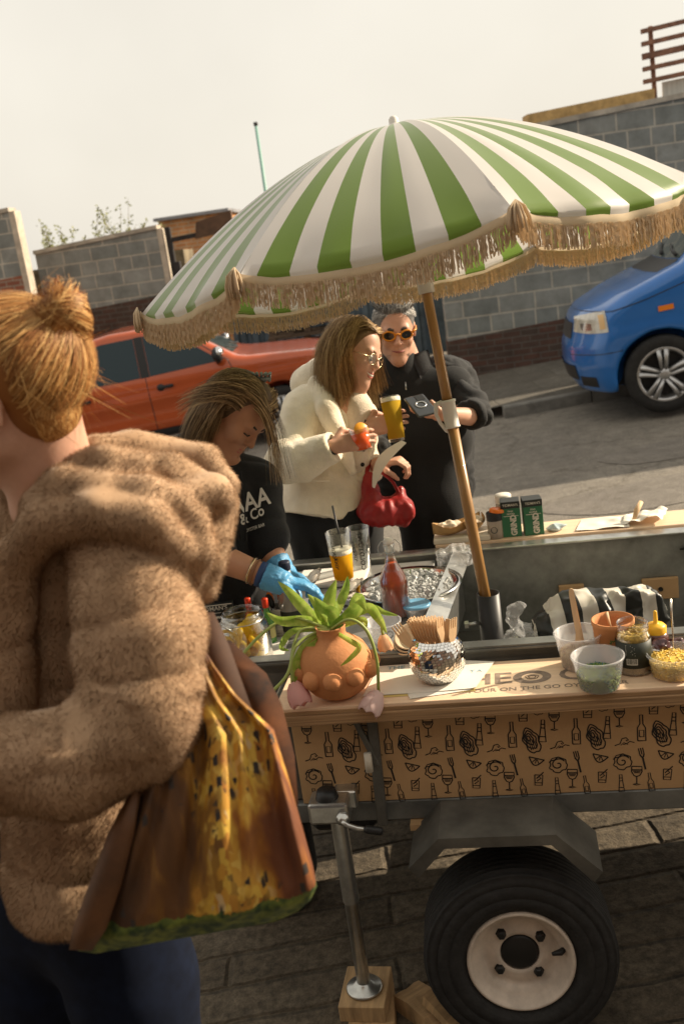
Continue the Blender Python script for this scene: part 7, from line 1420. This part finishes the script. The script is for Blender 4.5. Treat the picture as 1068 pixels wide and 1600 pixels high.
for A_, B_, C_, D_ in (((641, 556, 4.02), (668, 546, 4.04), (676, 572, 3.99), (657, 592, 3.95)), ((612, 566, 4.03), (596, 575, 4.06), (599, 596, 4.0), (613, 604, 3.98))):
    b = MB(); q = [P(*x) for x in (A_, B_, C_, D_)]; cf = lambda u, v, o, q=q: q[0].lerp(q[1], u).lerp(q[3].lerp(q[2], u), v) + FWD * (o - .012 * math.sin(math.pi * u))
    nn_ = 6; f_ = [[tuple(cf(i / nn_, j / nn_, o)) for i in range(nn_ + 1) for j in range(nn_ + 1)] for o in (0, .006)]; w_ = nn_ + 1; qs = [(i * w_ + j, (i + 1) * w_ + j, (i + 1) * w_ + j + 1, i * w_ + j + 1) for i in range(nn_) for j in range(nn_)]
    rim = [i * w_ for i in range(nn_ + 1)] + [nn_ * w_ + j for j in range(1, nn_ + 1)] + [i * w_ + nn_ for i in range(nn_ - 1, -1, -1)] + [j for j in range(nn_ - 1, 0, -1)]; n_ = w_ * w_
    b.add(f_[0] + f_[1], qs + [tuple(n_ + k for k in q_[::-1]) for q_ in qs] + [(rim[k], rim[(k + 1) % len(rim)], n_ + rim[(k + 1) % len(rim)], n_ + rim[k]) for k in range(len(rim))]); b.build('collar', FABB, MAN)
limb_legs(mh, mfeet, [.086, .074, .068], FABB2, 'trousers', MAN)
for f in mfeet: garment('shoe', MAN, [cap(f + Vector((0, .03, .05)), f + I(0, 0, -.15) * Vector((1, 1, 0)).length / 1.414 + Vector((0, 0, .034)), .048, .036, .02)], .008, FABB2)
b = MB(); wd = (P(748, 650, 3.92) - WL).normalized(); M_ = Matrix.Translation(WL + wd * .012) @ wd.to_track_quat('Z', 'Y').to_matrix().to_4x4(); b.lathe([(.030, -.013), (.0325, -.013), (.0325, .013), (.030, .013)], 28, M_, closed=True); wb = b.build('watch', BLK, MAN)
b = MB(); b.box(WL + wd * .012 + I(-.1, -.45, -.9).normalized() * .033, (.036, .012, .042), rot=MF[0].to_track_quat('X', 'Z').to_matrix(), bev=.004); b.build('watch_case', DKL, wb)
# his pint and his phone
BEER2 = cloth_thru('lager', lambda t_: (.70, .46, .05), .5)
ax = (P(609, 622, 3.66) - P(620, 690, 3.66)).normalized(); qt = ax.to_track_quat('Z', 'Y').to_euler()
pint(P(620, 690, 3.66), 'full pint of lager with a thin head in the hand of the man in black', .148, .163, .167, .029, .0365, BEER2, tuple(qt), 'pint_glass', False)
R_ = Matrix((I(.95, -.28, -.1).normalized(), I(.1, .75, -.65).normalized(), Vector((0, 0, 0)))); x_ = I(.93, -.25, .25).normalized(); y_ = I(.20, -.62, .75); y_ = (y_ - x_ * y_.dot(x_)).normalized(); z_ = x_.cross(y_); R_ = Matrix((x_, y_, z_)).transposed()
t = thing('mobile_phone', 'dark mobile phone with a ring on its back held by the man in black', 'phone', P(657, 634, 3.62)); b = MB(); b.box(P(657, 634, 3.62), (.078, .135, .009), rot=R_, bev=.004, seg=2); b.build('phone_body', mat('phone_case', (.06, .065, .07), .25, .4), t)
b = MB(); sgn = 1 if z_.dot(FWD) < 0 else -1; M_ = Matrix.Translation(P(657, 634, 3.62) + z_ * (.0048 * sgn)) @ R_.to_4x4(); b.lathe([(.016, 0), (.016, .002 * sgn), (.021, .002 * sgn), (.021, 0)], 28, M_, closed=True); b.build('ring', mat('phone_ring', (.45, .46, .47), .3, .6), t); b = MB(); b.box(P(657, 634, 3.62) + z_ * .0045 * sgn + y_ * .045 + x_ * .015, (.034, .034, .003), rot=R_, bev=.001); b.build('camera_block', BLK, t)

# ================= woman in the cream coat
WC = P(556, 553, 3.72); WF = frame(I(.82, .34, -.46), I(.32, -1, -.10)); hp, wq = head_prims(WC, WF, .98, False, .007)
wh = [P(497, 812, 3.86), P(545, 812, 3.78)]; wfeet = [drop(wh[0] + Vector((-.02, 0, 0))), drop(wh[1] + Vector((.03, -.02, 0)))]
WW = P(519, 698, 3.50); WW2 = P(592, 724, 3.66)
body = hp + [C((545, 590, 3.74), (528, 625, 3.78), 21, 24, .02), C((500, 640, 3.80), (545, 640, 3.74), 34, 32, .05), C((510, 720, 3.82), (520, 810, 3.82), 42, 44, .06)]
body += CH([(478, 645, 3.74), (450, 728, 3.64)], [22, 18], .02) + [cap(P(450, 728, 3.64), WW, .040, .024, .012)] + CH([(562, 650, 3.84), (572, 740, 3.80)], [20, 17], .02) + [cap(P(572, 740, 3.80), WW2, .036, .023, .012)]
body += hand_prims(WW, I(.92, -.22, -.12), I(.15, .10, .95), 1, .95, cl=[(.10, .55, .5), (.12, .6, .5), (.15, .65, .5), (.2, .7, .5)], tcurl=.7)
body += hand_prims(WW2, I(.75, -.10, -.3), I(.1, .9, .3), -1, .90, cl=[(.7, 1.0, .6), (.7, 1.0, .6), (.8, 1.0, .7), (.9, 1.0, .7)], tcurl=.8)
body += legs_body(wh, wfeet)
WOM = person_mesh('smiling woman in a cream coat and glasses with a short orange drink', body, .005, SKIN)
eyes(WOM, wq, WF, .98, look=(.2, .8)); BH = hairmats('bob_hair', ((.17, .10, .042), (.32, .20, .085), (.52, .35, .17))); brows(WOM, wq, BH[0], w=.0035)
b = MB(); b.tube([wq(-.030, .080, -.050), wq(-.012, .092, -.0585), wq(0, .0945, -.0605), wq(.012, .092, -.0585), wq(.030, .080, -.050)], [.0015, .0036, .004, .0036, .0015], 8); b.build('smile', mat('teeth', (.75, .70, .62), .3), WOM)
b = MB()
for zz, o in ((-.0535, .0010), (-.0685, .0008)): b.tube([wq(-.030, .080, -.050), wq(-.013, .0905 + o, zz + .001), wq(0, .0935 + o, zz), wq(.013, .0905 + o, zz + .001), wq(.030, .080, -.050)], [.0012, .0032, .0036, .0032, .0012], 8)
b.build('lips', LIP, WOM)
def bobtest(d): return (d[:, 2] > -.10) & ~((d[:, 0] < -.15) & (d[:, 1] > -.25)) & ~((d[:, 1] > .38) & (d[:, 2] < .66)) & ~((d[:, 1] > -.05) & (d[:, 2] < .2))
d = scalp(6500, 41, bobtest); side = np.sign(d[:, 0:1] + .02)
s1 = hair_sim(WC, WF, .98, d, np.concatenate([side * .8, -.25 * np.ones_like(side), .25 * np.ones_like(side)], 1), 23, .0135, .26, .8, np.random.default_rng(2).uniform(.006, .028, len(d)), lambda p, i: np.stack([0 * p[:, 0], -.02 - .26 * (p[:, 1] > .02), 0 * p[:, 0]], 1) * (1. if i < 13 else -.1), 8, .07)
wcap = [ell(WC + WF[1] * -.018 + WF[2] * .040, (.083, .103, .092), Matrix(WF).transposed()), ell(wq(0, -.05, -.03), (.075, .060, .085), Matrix(WF).transposed(), k=.03), ell(wq(0, .092, -.030), (.12, .082, .135), Matrix(WF).transposed(), .012, -1)]
hair_mesh(WOM, [s1], .0010, BH, 8, wcap)
b = MB(); l = MB(); gmt = mat('gold_wire', (.55, .42, .25), .25, 1.)
for sx in (-1, 1):
    ring = [wq(sx * (.033 + .0235 * math.cos(a)), .099 - .010 * abs(.033 + .0235 * math.cos(a)) / .06, -.002 + .0205 * math.sin(a)) for a in [i * math.pi / 12 for i in range(25)]]; b.tube(ring, .0016, 6); l.add(ring[:-1], [tuple(range(24))], 0, False); b.tube([wq(sx * .056, .089, .004), wq(sx * .074, .05, .004), wq(sx * .079, -.01, .0)], .0014, 6)
b.tube([wq(-.010, .099, .002), wq(0, .103, .004), wq(.010, .099, .002)], .0015, 6); gg = b.build('glasses', gmt, WOM); l.build('lenses', GL, gg)
CREAMW = mat('cream_wool', (.82, .73, .57), .9, var=(14, .10), bump=(170, .35), sheen=.4)
coat = [C((514, 655, 3.80), (510, 735, 3.82), 54, 62, .05), C((510, 735, 3.82), (503, 806, 3.82), 62, 74, .05, 1, True), C((482, 640, 3.76), (545, 640, 3.80), 38, 36, .04), C((548, 650, 3.74), (542, 800, 3.74), 26, 34, .05, 1, True),
        C((476, 645, 3.72), (447, 722, 3.62), 35, 32, .02), C((447, 722, 3.62), (472, 722, 3.57), 32, 31, .02), C((472, 722, 3.57), (522, 698, 3.51), 31, 25, .015, 1, True), C((562, 650, 3.86), (572, 735, 3.82), 26, 24, .02), C((572, 735, 3.82), (588, 727, 3.69), 22, 17, .02, 1, True)]
coat += [cap(P(556, 600, 3.70), P(562, 695, 3.635), .062, .022, .006, -1)]
coat += CH([(478, 600, 3.86), (500, 588, 3.84), (530, 596, 3.84)], [26, 30, 22], .012) + CH([(497, 600, 3.72), (512, 640, 3.645), (534, 690, 3.625), (550, 735, 3.635)], [16, 17, 13, 8], .007) + CH([(562, 612, 3.79), (576, 650, 3.72), (576, 700, 3.68), (566, 745, 3.67)], [8, 9, 9, 7], .007)
coat += [cap(WW - I(.85, -.22, -.25).normalized() * .075, WW - I(.85, -.22, -.25).normalized() * .0, .025, .0275, .006, -1, True)]
garment('cream_coat', WOM, coat, .0065, CREAMW, 1, fold=.007, fsc=(15, 15, 8), disp=lambda v: .006 * (np.abs(vnoise(v * np.array([8, 8, 12]) + v[:, [2, 0, 1]] * 7, 1., 7)) ** .7 - .35))
garment('knit_top', WOM, [C((548, 612, 3.75), (556, 640, 3.72), 22, 24, .03), C((556, 640, 3.72), (558, 720, 3.69), 24, 22, .03)], .007, mat('cream_knit', (.70, .60, .48), .95, bump=(240, .5)), 2, fold=.003)
b = MB(); b.tube([P(566, 628, 3.69), P(570, 665, 3.665), P(568, 705, 3.645)], [.005, .007, .004], 8); b.build('dark_lapel_gap', FABB2, WOM)  # black strip standing in for the dark gap beside the lapel
b = MB(); b.lathe([(0, 0), (.008, 0), (.008, .003), (0, .004)], 14, Matrix.Translation(P(566, 726, 3.625)) @ (-FWD).to_track_quat('Z', 'Y').to_matrix().to_4x4()); b.build('button', FABB2, WOM)
b = MB(); q0 = P(466, 752, 3.60); b.tube([P(466, 748, 3.628), P(490, 752, 3.612), P(515, 752, 3.61)], [.003, .004, .003], 6); b.build('pocket_welt', CREAMW, WOM)
wd = (WW - P(472, 722, 3.57)).normalized(); b = MB(); M_ = Matrix.Translation(WW - wd * .004) @ wd.to_track_quat('Z', 'Y').to_matrix().to_4x4(); b.lathe([(.0255, -.007), (.030, -.007), (.030, .007), (.0255, .007)], 24, M_, closed=True); b.build('wristband', BLK, WOM)
limb_legs(wh, wfeet, [.118, .105, .105], FABB2, 'wide_trousers', WOM)
for f in wfeet: garment('shoe', WOM, [cap(f + Vector((0, .03, .05)), f + I(0, 0, -.15) + Vector((0, 0, .012)), .048, .038, .02), cap(f + Vector((0, .02, .05)), f + Vector((0, .02, .13)), .05, .05, .02)], .008, FABB2)
# orange drink, paper and red handbag
t = thing('cocktail_glass', 'short red orange drink with an orange slice in the hand of the woman in cream', 'drink', P(567, 702, 3.51)); M_ = Matrix.Rotation(-.12, 4, 'Y'); b = MB(); b.lathe([(0, 0), (.028, 0), (.031, .003), (.034, .078), (.032, .078), (.029, .008), (0, .007)], 32, M_); L_(b, 'tumbler', GL, t); b = MB(); b.lathe([(0, .004), (.0314, .0045), (.0336, .062), (0, .063)], 32, M_); L_(b, 'drink', mat('red_aperitif', (.80, .10, .012), .15, coat=.5), t)
b = MB(); b.lathe([(0, -.003), (.024, -.003), (.027, 0), (.024, .003), (0, .003)], 24, Matrix.Translation((.002, -.008, .072)) @ Euler((1.1, .35, .2)).to_matrix().to_4x4()); L_(b, 'orange_slice', mat('orange_peel', (.85, .36, .02), .4, coat=.3), t)
b = MB()
def fn(u, v, o=0.):
    p = P(631, 690, 3.60).lerp(P(583, 762, 3.60), v); w_ = I(.35, .25, -.55).normalized() * (.006 + .026 * math.sin(math.pi * min(1, .12 + v * .85))); return p + w_ * (u - .5) * 2 + I(-.02, -.01, 0) * math.sin(math.pi * v) * 1.2 + FWD * o
b.sheet(fn, 6, 16); b.sheet(lambda u, v: fn(u, v, .0012), 6, 16); tag(b.build('paper_menu', PAPERW), 'white paper menu curling in the far hand of the woman in cream', 'menu')
RED = mat('red_leather', (.30, .010, .010), .5, coat=.05, var=(12, .25), bump=(40, .3))
t = thing('handbag', 'slouchy red leather handbag hanging from the arm of the woman in cream', 'handbag', P(600, 822, 3.62)); V_, Q_ = sdf_mesh([C((580, 800, 3.64), (626, 798, 3.64), 20, 22, .03), C((574, 745, 3.65), (584, 795, 3.645), 6, 20, .02), C((628, 768, 3.65), (622, 800, 3.645), 7, 20, .02), ell(P(603, 802, 3.64), (pm(27, 3.6), .05, pm(20, 3.6)), k=.03)], .006, 2)
N__ = vnormals(V_, Q_); V_ = V_ + N__ * (.012 * vnoise(V_ * np.array([24, 24, 6]), 1., 3) + .006 * vnoise(V_ * np.array([60, 60, 14]), 1., 5))[:, None]; big_mesh('pouch', V_, Q_, RED, t)
b = MB(); b.tube(spl([P(580, 770, 3.64), P(573, 738, 3.66), P(580, 722, 3.68), P(592, 735, 3.64), P(612, 752, 3.63), P(625, 775, 3.64)], 6), .010, 8, flat=.5); b.build('handle', RED, t)

# ================= server bent over the shucking board
SC = P(368, 650, 2.95); SF = frame(I(.62, .70, -.30), I(.66, -.70, -.25)); hp, sq = head_prims(SC, SF, .98, False, .002)
sh = [P(322, 945, 3.12), P(392, 945, 3.14)]; sfeet = [drop(sh[0]), drop(sh[1])]
E1, W1 = P(334, 868, 2.86), P(434, 908, 2.84); E2, W2 = P(418, 850, 3.02), P(440, 893, 2.98)
body = hp + [C((352, 668, 2.97), (318, 718, 3.02), 30, 33, .02), C((300, 740, 3.02), (385, 760, 3.06), 48, 44, .05), C((330, 800, 3.06), (360, 940, 3.12), 62, 60, .06)]
body += [C((300, 745, 2.98), (334, 868, 2.86), 34, 26, .02), cap(E1, W1, pm(24, 2.86), pm(16, 2.84), .012), C((392, 765, 3.06), (418, 850, 3.02), 30, 24, .02), cap(E2, W2, pm(22, 3.02), pm(15, 2.98), .012)]
gl1 = hand_prims(W1, I(.9, .12, .1), I(.1, .9, .2), -1, .88, (.35, .5, .4)); gl2 = hand_prims(W2, I(.8, .30, -.3), I(-.2, .8, -.3), 1, .88, (.4, .6, .4))
body += gl1 + gl2 + legs_body(sh, sfeet)
SRV = person_mesh('server in black bent over the work top, shucking oysters in blue gloves', body, .005, SKINT)
eyes(SRV, sq, SF, .98, True); brows(SRV, sq, mat('dark_brow', (.07, .055, .045), .8), w=.0038)
for sx in (-1, 1): b = MB(); b.tube([sq(sx * .018, .0865, -.002), sq(sx * .031, .0885, -.0045), sq(sx * .044, .080, -.002)], .0022, 6); b.build('eyelid', mat('dark_brow', (.07, .055, .045), .8), SRV)
b = MB()
for zz, o in ((-.0555, .0005), (-.0665, .0005)): b.tube([sq(-.025, .081, -.058), sq(-.012, .0895 + o, zz + .001), sq(0, .092 + o, zz), sq(.012, .0895 + o, zz + .001), sq(.025, .081, -.058)], [.0012, .0034, .0038, .0034, .0012], 8)
b.build('lips', LIP, SRV)
SHH = hairmats('streaked_hair', ((.10, .062, .032), (.28, .18, .085), (.60, .42, .22)))
d = scalp(7500, 51, lambda d: (d[:, 2] > -.25 + .5 * np.clip(d[:, 1], 0, 1)) & ~((d[:, 1] > .50) & (d[:, 2] < .45))); Rg = np.array([list(v) for v in SF]); gl_ = Rg @ np.array([0, 0, -1.]); side = np.sign(d[:, 0:1] + 1e-3); away = np.array([0, -.8, -.25])
back = d[:, 1] < .35
s1 = hair_sim(SC, SF, .98, d[back], np.concatenate([side * .55, -.35 * np.ones_like(side), -.35 + 0 * side], 1)[back], 18, .0135, .20, .85, np.random.default_rng(4).uniform(.005, .018, back.sum()), lambda p, i: np.stack([0 * p[:, 0], -.06 - .25 * (p[:, 1] > .0), -.16 + 0 * p[:, 0]], 1) * (1 if i < 10 else .3), 12, .05)
s2 = hair_sim(SC, SF, .98, d[~back], np.concatenate([side * .8, -.25 * np.ones_like(side), .45 + 0 * side], 1)[~back], 15, .0135, .10, .85, np.random.default_rng(5).uniform(.008, .024, (~back).sum()), lambda p, i: np.stack([0 * p[:, 0], -.12 - .2 * (p[:, 1] > .04), -.08 + 0 * p[:, 0]], 1) * (1 if i < 10 else .2), 13, .05)
r_ = np.random.default_rng(9); n = 260; dl = np.stack([r_.uniform(-.7, .7, n), r_.uniform(.55, .8, n), r_.uniform(.35, .65, n)], 1); dl /= np.linalg.norm(dl, axis=1, keepdims=True); dl = dl[np.abs(dl[:, 0]) > .22]
s3 = hair_sim(SC, SF, .98, dl, np.array([0, .6, .5]), 17, .0135, .42, .7, .03, None, 15, .12)
scap = [ell(SC + SF[1] * -.018 + SF[2] * .040, (.085, .106, .094), R3 if False else Matrix(SF).transposed()), ell(sq(0, .085, -.020), (.12, .080, .130), Matrix(SF).transposed(), .012, -1), ell(sq(0, .01, -.085), (.12, .10, .065), Matrix(SF).transposed(), .012, -1)]
hair_mesh(SRV, [s1, s2, s3], .0008, SHH, 12, scap)
cb = MB(); q = sq(.0, -.02, .140)
for k in range(5): cb.tube([q + I(-.022 + .011 * k, .012, 0), q + I(-.026 + .013 * k, -.012, -.012), q + I(-.016 + .008 * k, -.004, -.024)], [.004, .005, .003], 6)
cb.tube([q + I(-.028, .004, -.004), q + I(.028, .004, -.004)], .006, 8); cb.build('claw_clip', mat('grey_clip', (.22, .25, .25), .35), SRV)
b = MB(); b.ell(sq(-.080, -.006, -.036), (.008, .009, .014), n=12); b.tube([sq(-.081, -.006, -.040), sq(-.084, .006, -.050), sq(-.081, .012, -.040)], .006, 8); b.build('earring', mat('gold', (.85, .52, .12), .2, 1.), SRV)
sw = [C((318, 708, 3.02), (312, 716, 3.03), 40, 44, .02), C((296, 742, 3.02), (388, 764, 3.07), 56, 50, .05), C((328, 800, 3.06), (352, 945, 3.12), 74, 72, .06), C((298, 745, 2.98), (332, 862, 2.86), 44, 38, .02, 1), C((398, 770, 3.07), (420, 842, 3.02), 40, 34, .02), C((420, 842, 3.02), (425, 862, 3.0), 34, 27, .01, 1, True)]
SWT, V_, Q_ = garment('sweatshirt', SRV, sw, .008, FABB, 2, fold=.008, fsc=(11, 11, 7), disp=lambda v: .010 * (np.abs(vnoise(v * np.array([9, 9, 14]) + v[:, [2, 0, 1]] * 8, 1., 7)) ** .7 - .35))
for k in (0, 1): b = MB(); b.tube([P(366 + 10 * k, 735, 2.915 + .01 * k), P(372 + 10 * k, 790, 2.89 + .01 * k), P(376 + 9 * k, 845, 2.88)], .0022, 6); b.build('drawstring', FABB2, SRV)
# lettering on the chest: projected onto the cloth
fsw = lambda p: sdf_eval(sw, p)
pr_ = MB()
for s_, (px, py), sz, ang in (('AAA', (372, 782), .075, .25), ('& Co', (375, 806), .045, .35), ('OYSTER BAR', (380, 828), .014, .25)):
    vs, fs = text_geo(s_, .02 if sz > .02 else .01); o = P(px, py, 2.6); ca, sa = math.cos(ang), math.sin(ang)
    pts = np.array([list(o + RT * ((v.x * ca - v.y * sa) * sz * .75) + UP * ((v.x * sa + v.y * ca) * sz)) for v in vs]); q = march(fsw, pts, tuple(FWD), off=.020); pr_.add(q.tolist(), fs, 0, False)
pr_.build('chest_print', mat('white_print', (.6, .58, .52), .8), SWT)
GLV = mat('blue_nitrile', (.08, .30, .54), .45, coat=.1, bump=(70, .6))
def glove(name, w, e, prims):
    pr = []
    for q in prims: pr.append(q)
    dirw = (Vector(e) - Vector(w)).normalized(); V_, Q_ = sdf_mesh(pr + [cap(Vector(w) - dirw * .02, Vector(w) + dirw * .040, .034, .038, .012, 1, True)], .004, 1); V_ = V_ + vnormals(V_, Q_) * .0022 + .0022 * np.stack([vnoise(V_, 75, s) for s in range(3)], 1); return big_mesh(name, V_, Q_, GLV, SRV)
glove('glove', W1, E1, gl1); glove('glove', W2, E2, gl2)
wd = (E1 - W1).normalized()
for k, (o, r0_, m_) in enumerate(((.050, .0355, mat('navy_band', (.02, .05, .14), .7)), (.070, .0375, mat('brown_band', (.20, .09, .04), .7)), (.082, .0385, gmt))):
    b = MB(); M_ = Matrix.Translation(W1 + wd * o) @ wd.to_track_quat('Z', 'Y').to_matrix().to_4x4(); hh = .009 if k == 0 else .0028; b.lathe([(r0_ - .002, -hh), (r0_ + .002, -hh), (r0_ + .002, hh), (r0_ - .002, hh)], 28, M_, closed=True); b.build('bracelet', m_, SRV)
limb_legs(sh, sfeet, [.115, .085, .075], FABB2, 'trousers', SRV)
for f in sfeet: garment('shoe', SRV, [cap(f + Vector((0, .03, .05)), f + I(0, 0, -.15) + Vector((0, 0, .012)), .048, .038, .02), cap(f + Vector((0, .02, .05)), f + Vector((0, .02, .13)), .05, .05, .02)], .008, FABB2)
